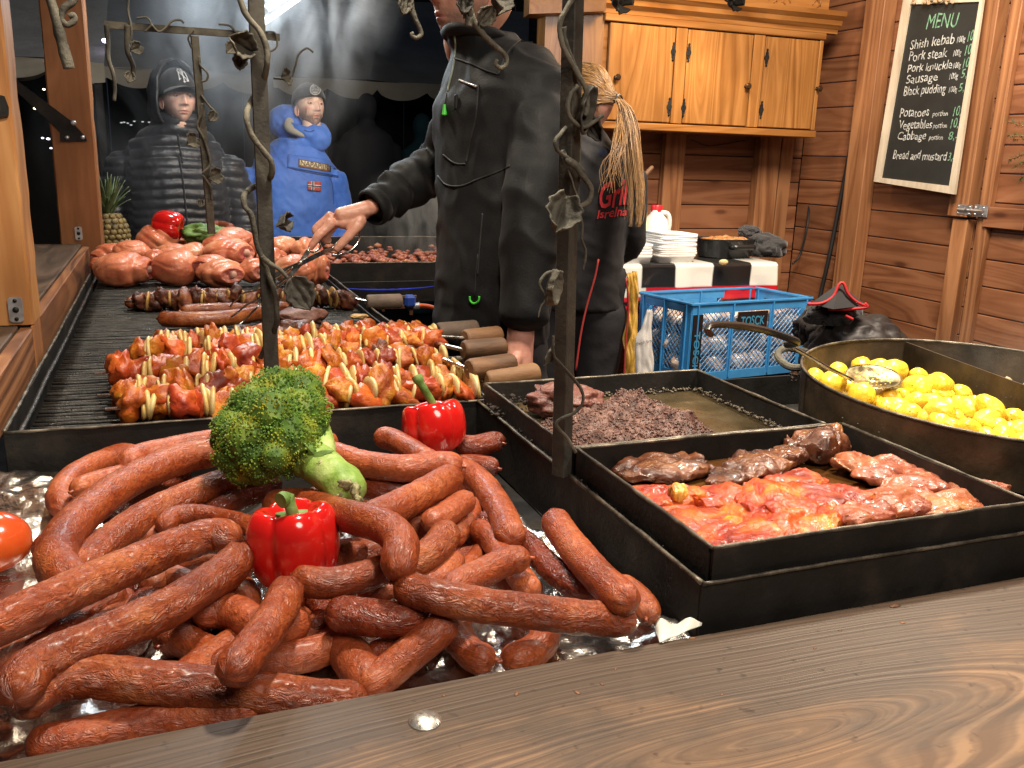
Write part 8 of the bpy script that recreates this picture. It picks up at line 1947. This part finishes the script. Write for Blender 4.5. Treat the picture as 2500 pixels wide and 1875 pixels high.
h = hit(tC, *z2b(1016, 612), .004)[0]; mb = MB(); mb.box(h, (.008, .006, .030), bev=.002); mb.build('pocket_zip_pull', M['black_pl'], pC)
hh = [hit(tC, *q, .006)[0] for q in ((1147, 724), (1148, 734), (1157, 741), (1168, 735), (1170, 724))]; mb = MB(); mb.tube(spline(hh, 16), .0022, 8); mb.build('zip_pull', grn, pC)
seam(tC, pC, [(1167, 620), (1162, 660), (1160, 700), (1158, 722)], .0012, dseam2, 'cord', n_=8, lift=.002)
# trousers
legs(pC, Vector((.68, 1.93, 0)), 0, R_(104), .085, trouser_m, 0, .88, .088)
black_beard = mat('short_beard', (.05, .03, .02), .9)
# scarf collar
mb = MB(); ring = [Vector((.668, 1.998, 1.566)) + Vector((.073 * math.cos(t), .084 * math.sin(t), -.012 * math.cos(t))) for t in [2 * math.pi * k / 28 for k in range(29)]]; mb.tube(ring, [.013 + .002 * math.sin(k * 1.3) for k in range(29)], 12); mb.build('collar', soft, pC)
# ---- hand with tongs  (zoom of 620,420 scale 5.53)
def zh(x, y, yy): return P(620 + x / 5.53, 420 + y / 5.53, y=yy)
def rz(r, yy): return r / 5.53 * yy / FPX * 1.05
YH = 2.09; mb = MB()
def L2(pts, n_=22):
    q = [zh(a, b, YH + dy) for a, b, dy, r in pts]; v, f, u = limb(q, [rz(r, YH) for a, b, dy, r in pts], 16, n_); mb.add(v, f)
L2([(1750, 400, .01, 95), (1560, 480, .004, 104), (1400, 560, 0, 96)])
L2([(1600, 470, 0, 104), (1300, 556, -.002, 104), (1080, 584, -.004, 84)]); L2([(1560, 520, .006, 100), (1250, 610, .006, 100), (1100, 630, .004, 88)]); L2([(1500, 540, .004, 85), (1290, 650, .0, 105), (1100, 690, -.004, 78)]); L2([(1480, 560, .012, 80), (1280, 640, .016, 95), (1090, 640, .014, 75)])
L2([(1080, 560, .014, 72), (960, 660, .016, 58), (835, 765, .016, 50), (850, 860, .014, 44)])              # little/ring finger bent
L2([(1090, 640, -.004, 78), (980, 760, -.006, 62), (880, 850, -.008, 60), (810, 950, -.006, 50), (745, 1055, -.004, 36)])   # index pointing down
L2([(1090, 700, .010, 64), (1000, 830, .016, 54), (960, 920, .020, 50), (1050, 915, .022, 44)])             # middle finger curled
L2([(1060, 620, .030, 62), (960, 720, .034, 52), (930, 850, .034, 46), (1010, 905, .036, 40)])
L2([(1470, 590, -.004, 86), (1390, 720, -.012, 84), (1290, 850, -.016, 66), (1190, 960, -.014, 58), (1085, 1075, -.010, 44)])   # thumb
L2([(1400, 640, .0, 90), (1250, 660, .0, 90), (1330, 760, -.006, 70)]); L2([(1440, 620, .002, 100), (1220, 660, .004, 95), (1070, 690, .006, 68)])
co, no, F = fuse(mb, .0022, 9, .5)
def hcol(p, n_):
    k = max(0, nz(p, 45)) * .5; sh_ = min(1, max(0, (p - zh(745, 1055, YH)).length / .03)) ; return (.56 * (1 - .02 * k), .28 * (1 - .25 * k) * (.8 + .2 * sh_), .20 * (1 - .25 * k) * (.8 + .2 * sh_))
def tend(p, n_): return .0006 * nz((p.x * 1.0, p.y, p.z * 2.4), 70) + .0003 * nz(p, 220)
skin_obj('hand', co, no, F, skin_m, pC, tend, hcol)
mb = MB(); v, f, u = limb([w2 + axf * -.03, w2 + axf * .004, w2 + axf * .012], [.046, .047, .040], 26, 16)
cuff_o = MB(); cuff_o.tube([w2 - axf * .02, w2 + axf * .002, w2 + axf * .010], [.044, .045, .041], 26, False); co_ = cuff_o.build('cuff', soft, pC, auto=0); md = co_.modifiers.new('t', 'SOLIDIFY'); md.thickness = .004
# near hand hanging with fingers
mb = MB(); wN = D(1124, 735, y=1.72); k_ = [(0, 0, -.02), (0, 0, .0)]
def NH(pts, n_=16): v, f, u = limb([wN + Vector(p[:3]) for p in pts], [p[3] for p in pts], 14, n_); mb.add(v, f)
NH([(.002, 0, .05, .027), (-.002, -.004, 0, .029), (-.006, -.006, -.05, .031), (-.008, -.006, -.085, .026)])
for k in range(4):
    o_ = (k - 1.5) * .017; NH([(-.008, o_ - .004, -.075, .0115), (-.014, o_ - .006, -.115, .0105), (-.030, o_ - .006, -.145 + .004 * abs(k - 1.5), .0092), (-.045, o_ - .004, -.150 + .004 * k, .0075)])
NH([(-.012, -.024, -.02, .014), (-.030, -.034, -.055, .0125), (-.040, -.030, -.090, .010)])
co, no, F = fuse(mb, .003, 3); skin_obj('hand', co, no, F, skin_m, pC, lambda p, n_: .0003 * nz(p, 120), lambda p, n_: (.58, .28, .21))
# tongs (held, own thing)
tg = empty('tongs', zh(630, 1220, 2.05), 'long steel scissor tongs held over the grill by the stallholder', 'tongs')
ts = mat('tongs_steel', (.60, .58, .52), .22, 1, scale=30, rvar=.08)
def blade(pts, wd, name='blade', th=.0016):
    q = spline([zh(a, b, yy) for a, b, yy in pts], 40); mb = MB(); T, Nn = frames(q)
    for i in range(39):
        pass
    V = []; F = []
    for i, p in enumerate(q):
        s = T[i].cross(Y_).normalized(); w_ = wd * (1 if i < 34 else .8) / 2
        V += [p + s * w_ - Y_ * th, p - s * w_ - Y_ * th, p - s * w_ + Y_ * th, p + s * w_ + Y_ * th]
    for i in range(39):
        for k in range(4): a = i * 4 + k; b = i * 4 + (k + 1) % 4; F.append((a, b, b + 4, a + 4))
    F += [(0, 1, 2, 3), (159, 158, 157, 156)]; mb.add(V, F); return mb.build(name, ts, tg, auto=30)
blade([(735, 1065, 2.075), (630, 1225, 2.07), (470, 1410, 2.05), (280, 1570, 2.02), (60, 1760, 1.99)], .0105)
blade([(1060, 1030, 2.08), (860, 1120, 2.078), (630, 1235, 2.066), (410, 1330, 2.045), (200, 1450, 2.02), (-20, 1590, 1.99)], .0105)
mb = MB(); mb.lathe([(.005, -.003), (.005, .003), (.002, .004)], zh(632, 1228, 2.055), 12, eul(R_(90), 0, 0)); mb.build('rivet', ts, tg)
def wire(pts, r, nm='ring', n_=40):
    mb = MB(); mb.tube(spline([zh(a, b, yy) for a, b, yy in pts], n_), r, 8); return mb.build(nm, ts, tg, auto=0)
wire([(1050, 1128, 2.08), (1130, 1122, 2.075), (1250, 1090, 2.07), (1350, 1020, 2.07), (1410, 940, 2.075), (1422, 860, 2.085), (1380, 800, 2.10), (1250, 860, 2.11), (1120, 960, 2.11), (1050, 1035, 2.10)], .0028)
wire([(735, 1065, 2.075), (770, 990, 2.09), (860, 940, 2.12), (900, 1010, 2.12), (820, 1080, 2.10), (745, 1072, 2.08)], .0024)
# prongs resting on the sausages
def wire2(pts, z0, r=.0021):
    mb = MB(); mb.tube(spline([D(a, b, z=z0 + dz) for a, b, dz in pts], 26), r, 8); mb.build('prong', ts, tg, auto=0)
wire2([(632, 578, .13), (600, 600, .09), (560, 626, .055), (528, 632, .045), (515, 642, .035), (497, 662, .012)], .955)
wire2([(632, 596, .12), (600, 618, .08), (560, 644, .045), (530, 660, .028), (512, 676, .010), (500, 684, .0)], .955)
wire2([(560, 646, .043), (558, 660, .035), (545, 674, .02), (530, 690, .003), (515, 702, -.008)], .955)

# ---------------------------------------------------------------- 4. woman seen from behind
pD = make_person('person', (1.40, 2.95, 0), 'blonde woman with long ponytail in a dark work jacket, back to the camera')
HD = D(1268, 222, d=3.1)
work = mat('black_work_jacket', (.007, .007, .009), .75, bump=.35, bscale=30, sheen=.05); navy = mat('navy_collar', (.012, .018, .045), .8, bump=.3, bscale=60)
full_head(pD, HD, R_(-155), R_(-10), neck=HD + Vector((.02, -.03, -.20)), tone=(.58, .30, .23), eyes=True)
baseD = Vector((HD.x - .012, HD.y - .01, 0)); yD = R_(-25); mb = MB()
V, F = loft(torso_rings(baseD, [(.80, 0, 0, .175, .125, .9), (.98, 0, 0, .165, .118, .9), (1.12, 0, 0, .168, .115, .9), (1.24, 0, 0, .18, .115, .9), (1.33, 0, 0, .155, .10, .95), (1.385, 0, .005, .085, .08, 1), (1.42, -.01, .01, .065, .07, 1)], yD), 44); mb.add(V, F)
uxD = Vector((math.cos(yD), math.sin(yD), 0)); uyD = Vector((-math.sin(yD), math.cos(yD), 0))
for s in (-1, 1):
    sh = baseD + uxD * s * .165 + Z_ * 1.30; el = baseD + uxD * s * .185 + uyD * .05 + Z_ * 1.04; wr = baseD + uxD * s * .13 + uyD * .20 + Z_ * .96; v, f, u = limb([sh, el, wr], [.062, .052, .042], 22, 30); mb.add(v, f)
co, no, F = fuse(mb, .0075, 4); oj, Vj, Fj = skin_obj('work_jacket', co, no, F, work, pD, lambda p, n_: .006 * nz((p.x * 1.3, p.y, p.z * .7), 10, 3) + .004 * (1 - min(1, abs(nz((p.x + p.z, p.y, p.z), 9, 6)) * 4)) + .002 * nz(p, 32)); tD = bvh(Vj, Fj)
for s in (-1, 1):
    w0 = baseD + uxD * s * .13 + uyD * .21 + Z_ * .955; mb = MB(); fd = uyD * .7 - uxD * s * .4 - Z_ * .2
    v, f, u = limb([w0 - fd * .03, w0 + fd * .03, w0 + fd * .075], [.023, .028, .024], 14, 12); mb.add(v, f)
    for k in range(4): a = w0 + fd * .07 + Z_ * (k - 1.5) * .014; v, f, u = limb([a, a + fd * .035, a + fd * .06 - Z_ * .012], [.008, .0078, .006], 10, 10); mb.add(v, f)
    a = w0 + fd * .02 + Z_ * .02; v, f, u = limb([a, a + fd * .03 + Z_ * .022, a + fd * .055 + Z_ * .02], [.011, .009, .007], 10, 10); mb.add(v, f)
    m_ = mesh_data('hand', mb.V, mb.F, skin_m, True, col=[(.58, .30, .23, 1)] * len(mb.V)); obj('hand', m_, pD)
mb = MB(); nc = HD + Vector((.025, -.02, -.165)); ring = [nc + Vector((.072 * math.cos(t), .074 * math.sin(t), .012 * math.sin(t))) for t in [2 * math.pi * k / 28 for k in range(29)]]; mb.tube(ring, [.030 + .004 * math.sin(k * 1.9) for k in range(29)], 14); mb.build('collar', navy, pD)
legs(pD, baseD, 0, yD, .088, trouser_m, 0, .86, .092)
red_t = mat('red_print', (.55, .025, .035), .7); red_p = mat('red_trouser_piping', (.30, .02, .015), .8)
def zg(x, y): return (1400 + x / 3.6867, 420 + y / 3.6867)
def tt(s, a, b, hgt, sl, off): 
    A_ = hit(tD, *zg(*a), .012); B_ = hit(tD, *zg(*b), .012)
    if A_ and B_: text_on(oj, s, A_[0], B_[0], Z_, hgt, red_t, slant=sl, wob=.9, offset=off, surf=on_cloth(tD, .006))
tt('Grill', (215, 322), (500, 285), .088, .22, .018); tt('Isrelna', (205, 420), (478, 388), .030, .3, .012)
for pts, dd in ([(1293, 560), (1285, 600), (1268, 660), (1255, 720), (1244, 800)], 2.86), ([(1352, 600), (1358, 660), (1352, 740), (1348, 830)], 2.88): mb = MB(); mb.tube(spline([D(x, y, d=dd) for x, y in pts], 24), .0032, 8); mb.build('piping', red_p, pD, auto=0)
# hair
hair_m = bpy.data.materials.new('blonde_hair'); hair_m.use_nodes = True
def hairn():
    nt = hair_m.node_tree; b_ = nt.nodes['Principled BSDF']; a_ = N(nt, 'ShaderNodeVertexColor', layer_name='Col'); nt.links.new(a_.outputs[0], b_.inputs['Base Color']); b_.inputs['Roughness'].default_value = .38; b_.inputs['Specular IOR Level'].default_value = .6
hairn()
hr = random.Random(12); hV = []; hF = []; hC = []
def strand(pts, r0, r1, n_=14):
    s_ = spline(pts, n_); v, f, u = tube_geo(s_, [r0 + (r1 - r0) * i / (n_ - 1) for i in range(n_)], 4, False); k = len(hV); hV.extend(v); hF.extend([tuple(i + k for i in q) for q in f]); t = hr.random(); c = (.22 + .30 * t * t, .12 + .19 * t * t, .045 + .09 * t * t, 1); hC.extend([c] * len(v))
tie = D(1336, 214, d=3.02); tie2 = tie + Vector((0, .0, 0)); HM = HD + Vector((0, 0, .0))
for i in range(1500):     # scalp strands swept to the tie
    a = hr.uniform(0, 2 * math.pi); th = math.acos(hr.uniform(-.25, 1.0)); x, y, z = math.sin(a) * math.sin(th), math.cos(a) * math.sin(th), math.cos(th)
    p = Vector((x * .079, y * .100, .012 + z * .113)); q = tie - HM; fwd = p.normalized()
    R3 = Matrix.Rotation(R_(-25), 3, 'Z'); p = R3 @ p
    if p.dot(R3 @ Vector((-.3, .95, 0))) > .075 and p.z < .06: continue
    ctl = [p * 1.0]
    for k in (.33, .66): m_ = p.lerp(q * .92, k); nrm_ = m_.normalized(); rr_ = 1 / math.sqrt((m_.x / .086) ** 2 + (m_.y / .103) ** 2 + ((m_.z - .012) / .118) ** 2 + 1e-9); ctl.append(Vector((m_.x * rr_, m_.y * rr_, (m_.z - .012) * rr_ + .012)) * hr.uniform(1.0, 1.035))
    ctl.append(q + Vector((hr.gauss(0, .003), hr.gauss(0, .003), hr.gauss(0, .004)))); strand([HM + c for c in ctl], .0010, .0008)
v, f = blob((.080, .101, .112), 3, 0); R3 = Matrix.Rotation(R_(-25), 3, 'Z'); k = len(hV)
v = [R3 @ (q + Vector((0, 0, .012))) for q in v]; keep = [ff for ff in f if all(not (v[i].dot(R3 @ Vector((-.3, .95, 0))) > .055 and v[i].z < .055) and v[i].z > -.045 for i in ff)]
hV.extend([q + HM for q in v]); hF.extend([tuple(i + k for i in q) for q in keep]); hC.extend([(.30, .18, .08, 1)] * len(v))
paths = [(1336, 214), (1352, 240), (1362, 290), (1366, 340), (1373, 400), (1378, 450), (1376, 480)]
for i in range(1300):
    w_ = hr.gauss(0, 1); w2_ = hr.gauss(0, 1); ln = hr.uniform(.75, 1.04); pts = []
    for j, (x, y) in enumerate(paths):
        k = j / 6; yy = paths[0][1] + (y - paths[0][1]) * ln; sp = (3 + 10 * min(1, k * 2.6) * (1 - .62 * k)); pts.append(D(x + w_ * sp * .62 + hr.gauss(0, 1.2) - 10 * k * (1 if w_ < -.6 else 0), yy, d=3.0 - .03 * k + w2_ * .012 * min(1, k * 2)))
    strand(pts, .0010, .0004, 18)
for i in range(34):   # loose wisps over the shoulder
    x0 = 1340 + hr.uniform(-8, 6); e = hr.uniform(-36, 6); pts = [D(x0, 262 + hr.uniform(-20, 10), d=2.98), D(x0 + e * .3 + hr.gauss(0, 6), 310 + hr.uniform(-10, 10), d=2.90), D(x0 + e + hr.gauss(0, 7), 355 + hr.uniform(-10, 10), d=2.87), D(x0 + e * 1.1 + hr.gauss(0, 10), 395 + hr.uniform(-20, 25), d=2.86)]; strand(pts, .0011, .0004, 16)
obj('hair', mesh_data('hair', hV, hF, hair_m, True, col=hC), pD)
mb = MB(); v, f, u = tube_geo([tie + Vector((.012 * math.cos(t), 0, .012 * math.sin(t))) for t in [k * .5236 for k in range(13)]], .005, 8); mb.add(v, f); mb.build('hair_tie', M['black_pl'], pD)

# ---------------------------------------------------------------- background passers-by
def shadow_person(x, y, d, h, lab, m):
    top = D(x, y, d=d); e = make_person('person', (top.x, top.y, -.1), lab, 'passers-by in the dark behind the stall'); z = top.z
    mb = MB(); v, f = blob((.08, .095, .12), 3, .03, 1, 1); mb.add([q + Vector((top.x, top.y, z - .12)) for q in v], f)
    V, F = loft([(Vector((top.x, top.y, z - k)), X_, Y_, a, b, .9) for k, a, b in ((1.75, .13, .1), (1.2, .16, .12), (.8, .22, .14), (.45, .23, .13), (.33, .20, .11), (.26, .08, .08), (.2, .055, .06))], 30); mb.add(V, F)
    for s in (-1, 1): v, f, u = limb([Vector((top.x + s * .21, top.y, z - .38)), Vector((top.x + s * .25, top.y, z - .68)), Vector((top.x + s * .2, top.y - .08, z - .92))], [.07, .06, .045], 16, 20); mb.add(v, f)
    co, no, F = fuse(mb, .02, 3); skin_obj('body', co, no, F, m, e, lambda p, n_: .008 * nz(p, 8))
dkc = mat('dark_coat', (.012, .013, .017), .8); tealc = mat('dark_teal_coat', (.01, .05, .06), .8)
shadow_person(895 / DS, 225 / DS, 7.2, 1.7, 'dark silhouette of a passer-by between the blue anorak and the stallholder', dkc)
shadow_person(1030 / DS, 275 / DS, 7.8, 1.6, 'dim passer-by in a teal coat just left of the stallholder\'s chest', tealc)
# ================================================================== NIGHT MARKET BEHIND THE STALL
tent_m = mat('grey_tent_canvas', (.25, .25, .23), .85, scale=2.5, bump=.3, bscale=6, bdist=.05)
tent2_m = mat('beige_tent_valance', (.36, .33, .26), .85, scale=3)
dark_m = mat('dark_shed_boards', (.02, .018, .016), .9)
def tent(name, x0, x1, y, zv, hv, ztop, depth_, m, lab, scal=.45):
    e = empty(name, ((x0 + x1) / 2, y, -.1), lab, 'tent'); n_ = 160; V = []; F = []
    for j in range(7):
        for i in range(n_ + 1):
            x = x0 + (x1 - x0) * i / n_; s = abs(math.sin(math.pi * (x - x0) / scal)); z = zv + hv - j / 6 * (hv - .10 * (1 - s ** .5)); V.append((x, y - .02 * math.sin(x * 9) + .012 * nz((x, j, 0), 3), z + .012 * nz((x, 0, 0), 1.5)))
    for j in range(6):
        for i in range(n_): q = j * (n_ + 1) + i; F.append((q, q + n_ + 1, q + n_ + 2, q + 1))
    o = obj('valance', mesh_data('valance', V, F, tent2_m), e)
    V = []; F = []
    for j in range(15):
        for i in range(n_ // 2 + 1):
            x = x0 + (x1 - x0) * i / (n_ // 2); t = j / 14; sag = .06 * abs(math.sin(math.pi * (x - x0) / 1.8)) * t * (1 - t) * 4; V.append((x, y + depth_ * t, zv + hv + (ztop - zv - hv) * t - sag + .03 * nz((x, t, 0), 2)))
    for j in range(14):
        for i in range(n_ // 2): q = j * (n_ // 2 + 1) + i; F.append((q, q + 1, q + n_ // 2 + 2, q + n_ // 2 + 1))
    obj('roof', mesh_data('roof', V, F, m), e)
    for x in (x0 + .05, x1 - .05): mb = MB(); mb.box((x, y + .05, (zv + hv - .1) / 2), (.05, .05, zv + hv + .1)); mb.build('pole', M['steel_black'], e, smooth=False)
    return e
zv = D(700, 205, y=8.5).z
tent('market_tent', D(250, 200, y=8.5).x - 1.4, 4.4, 8.5, zv - .02, .16, zv + 1.25, 2.6, tent_m, 'grey canvas market tent with scalloped beige valance across the background')
tent('market_tent', -3.2, D(262, 200, y=7.4).x - .1, 7.4, D(150, 175, y=7.4).z, .14, 3.0, 2.4, tent_m, 'dark market tent at the far left behind the wooden posts', .5)
tent('market_tent', D(560, 0, y=6.4).x, D(1000, 0, y=6.4).x + .6, 6.4, D(700, -22, y=6.4).z, .12, 3.3, 2.2, tent2_m, 'near pale tent edge at the top behind the smoke', .6)
shed = empty('market_shed', (1, 11.5, -.1), 'dark wooden market hut closing off the far background', 'hut')
for i in range(34):
    mb = MB(); mb.box((0, 0, 0), (.47, .03, 3.4), bev=.004); o = mb.build('board', dark_m, shed, smooth=False, world=True); o.location = (-7 + i * .48, 11.4 + .01 * (i % 2), 1.6)
mb = MB(); mb.box((1, 11.9, 3.45), (17, 1.6, .12)); mb.build('roof', dark_m, shed, smooth=False)
for k, (x, h, w_) in enumerate(((.6, 1.0, .9), (1.9, 1.1, .6), (2.5, .9, .8))):
    e = empty('stacked_crates', (x + .4, 9.6, -.1), ['low dim counter behind the blue anorak', 'dim narrow cabinet in the dark between the passers-by', 'dim broad box in the dark beside the stallholder\'s arm'][k], 'counter'); mb = MB(); mb.box((x + .4, 9.6, h / 2 - .1), (w_, .4, h), bev=.01); mb.build('body', mat('dim_wood%d' % k, (.06 + .02 * k, .045, .03), .8), e, smooth=False); mb = MB(); mb.box((x + .4, 9.55, h - .08), (w_ + .08, .5, .03), bev=.005); mb.build('top', dark_m, e, smooth=False)
# small far lights
for k, (x, y, c, s, r, lab) in enumerate([(228, 88, (.75, .65, 1), 9, .016, 'small bluish white lamp glowing far off right of the rear wooden post'), (76, 234, (1, .8, .3), 6, .008, 'tiny yellow light in the dark between the two wooden posts'), (95, 193, (1, .9, .7), 5, .006, 'tiny white light in the dark above the iron brace'), (92, 298, (.8, .85, 1), 3, .006, 'faint white reflection in the dark below the iron brace'), (104, 300, (.9, .9, 1), 3, .008, 'faint twinkling light near the rear post edge'), (110, 320, (.9, .9, 1), 2, .006, 'lowest faint light in the dark left of the rear post')]):
    V, F = blob((r * 1.6, r, r), 2, .15, 2, k); mb = MB(); mb.add(V, F); o = mb.build('market_light', emit_mat('market_light%d' % k, c, s), world=False, auto=0); o.location = D(x, y, d=6.6); tag(o, lab, 'light')
sl = empty('string_light', D(300, 264, d=7), 'dim string of tiny lights in the dark behind the man in the puffer jacket', 'string light')
V, F = blob((.012, .008, .006), 1, .3, 2, 3); sm = mesh_data('bulb', V, F, emit_mat('dim_bulb', (.8, .85, .9), .25))
sp_ = [D(x, y, d=7) for (x, y) in [(262, 265), (268, 264), (276, 266), (283, 270), (290, 262), (308, 263), (322, 264), (335, 266), (344, 262)]]
for p in sp_: o = bpy.data.objects.new('bulb', sm); COL.objects.link(o); o.parent = sl; o.location = p - sl.location
mb = MB(); mb.tube([p + Vector((0, 0, .006)) for p in sp_], .0015, 4); mb.build('wire', M['rubber'], sl, auto=0)
# striplight above the far grill
e = empty('strip_light', D(590, 20, y=3.7), 'bright strip light glowing through the smoke at the top edge', 'lamp')
a = D(571, 46, y=3.55); b = D(700, -44, y=3.9); b = a + (b - a) * 1.6
mb = MB(); mb.tube([a, b], .011, 12); mb.build('tube', emit_mat('lamp_tube', (.9, .97, 1), 7.0), e)
mb = MB(); mb.tube([a + Vector((0, .0, .03)), b + Vector((0, 0, .03))], .02, 8); mb.build('housing', M['zinc'], e)
lamp('strip_light_glow', 'POINT', (.36, 3.45, 2.0), 24, COOL, .08)
lamp('market_glow', 'POINT', (1.2, 6.6, 3.4), 45, (.85, .85, .9), .5)
lamp('customers_light', 'SPOT', (.9, 3.3, 2.5), 75, NEUT, .12, (.35, 4.9, 1.3), 62, .7)
# smoke
def smoke(name, c, s, dens, scale, lab, fall=2.2, seed=0, col=(.93, .96, 1), lean=0):
    m = bpy.data.materials.new(name); m.use_nodes = True; nt = m.node_tree; L = nt.links.new
    for n_ in list(nt.nodes):
        if n_.type == 'BSDF_PRINCIPLED': nt.nodes.remove(n_)
    out = [n_ for n_ in nt.nodes if n_.type == 'OUTPUT_MATERIAL'][0]; pv = N(nt, 'ShaderNodeVolumePrincipled'); pv.inputs['Color'].default_value = (*col, 1); pv.inputs['Anisotropy'].default_value = .2; L(pv.outputs[0], out.inputs['Volume'])
    tc = N(nt, 'ShaderNodeTexCoord'); mp = N(nt, 'ShaderNodeMapping'); mp.inputs['Location'].default_value = (seed, seed, 0); mp.inputs['Scale'].default_value = (1.2, 1.2, .62); L(tc.outputs['Object'], mp.inputs[0])
    n1 = N(nt, 'ShaderNodeTexNoise', i_Scale=scale * 1.25, i_Detail=4, i_Roughness=.6, i_Distortion=1.4); L(mp.outputs[0], n1.inputs['Vector'])
    r = N(nt, 'ShaderNodeMapRange'); r.inputs['From Min'].default_value = .48; r.inputs['From Max'].default_value = .70; r.inputs['To Max'].default_value = dens; L(n1.outputs['Fac'], r.inputs[0])
    vd = N(nt, 'ShaderNodeVectorMath', operation='DIVIDE'); L(tc.outputs['Object'], vd.inputs[0]); vd.inputs[1].default_value = s
    ln = N(nt, 'ShaderNodeVectorMath', operation='LENGTH'); L(vd.outputs[0], ln.inputs[0])
    f = N(nt, 'ShaderNodeMapRange'); f.interpolation_type = 'SMOOTHSTEP'; f.inputs['From Min'].default_value = 1; f.inputs['From Max'].default_value = .25; L(ln.outputs['Value'], f.inputs[0])
    mu = N(nt, 'ShaderNodeMath', operation='MULTIPLY'); L(r.outputs[0], mu.inputs[0]); L(f.outputs[0], mu.inputs[1]); L(mu.outputs[0], pv.inputs['Density'])
    V, F = blob(s, 3, 0); o = obj(name, mesh_data(name, V, F, m)); o.location = c; return tag(o, lab, 'smoke', kind='stuff')
smoke('smoke_plume', Vector((.34, 3.72, 1.88)), (.62, .32, .62), 8.0, 2.4, 'bluish smoke drifting up from the far grill past the strip light')
smoke('smoke_veil', Vector((.20, 3.95, 1.35)), (.80, .30, .60), 1.6, 2.2, 'thin smoke veil in front of the two waiting men', seed=3)
smoke('steam', Vector((.98, 3.55, 1.06)), (.36, .30, .24), 5.5, 6.0, 'warm steam rising from the rear roasting pan', seed=7, col=(.95, .88, .78))
smoke('steam', Vector((1.36, 1.0, 1.03)), (.26, .26, .10), .9, 7.0, 'light steam over the cabbage in the round pan', seed=9, col=(.95, .9, .8))
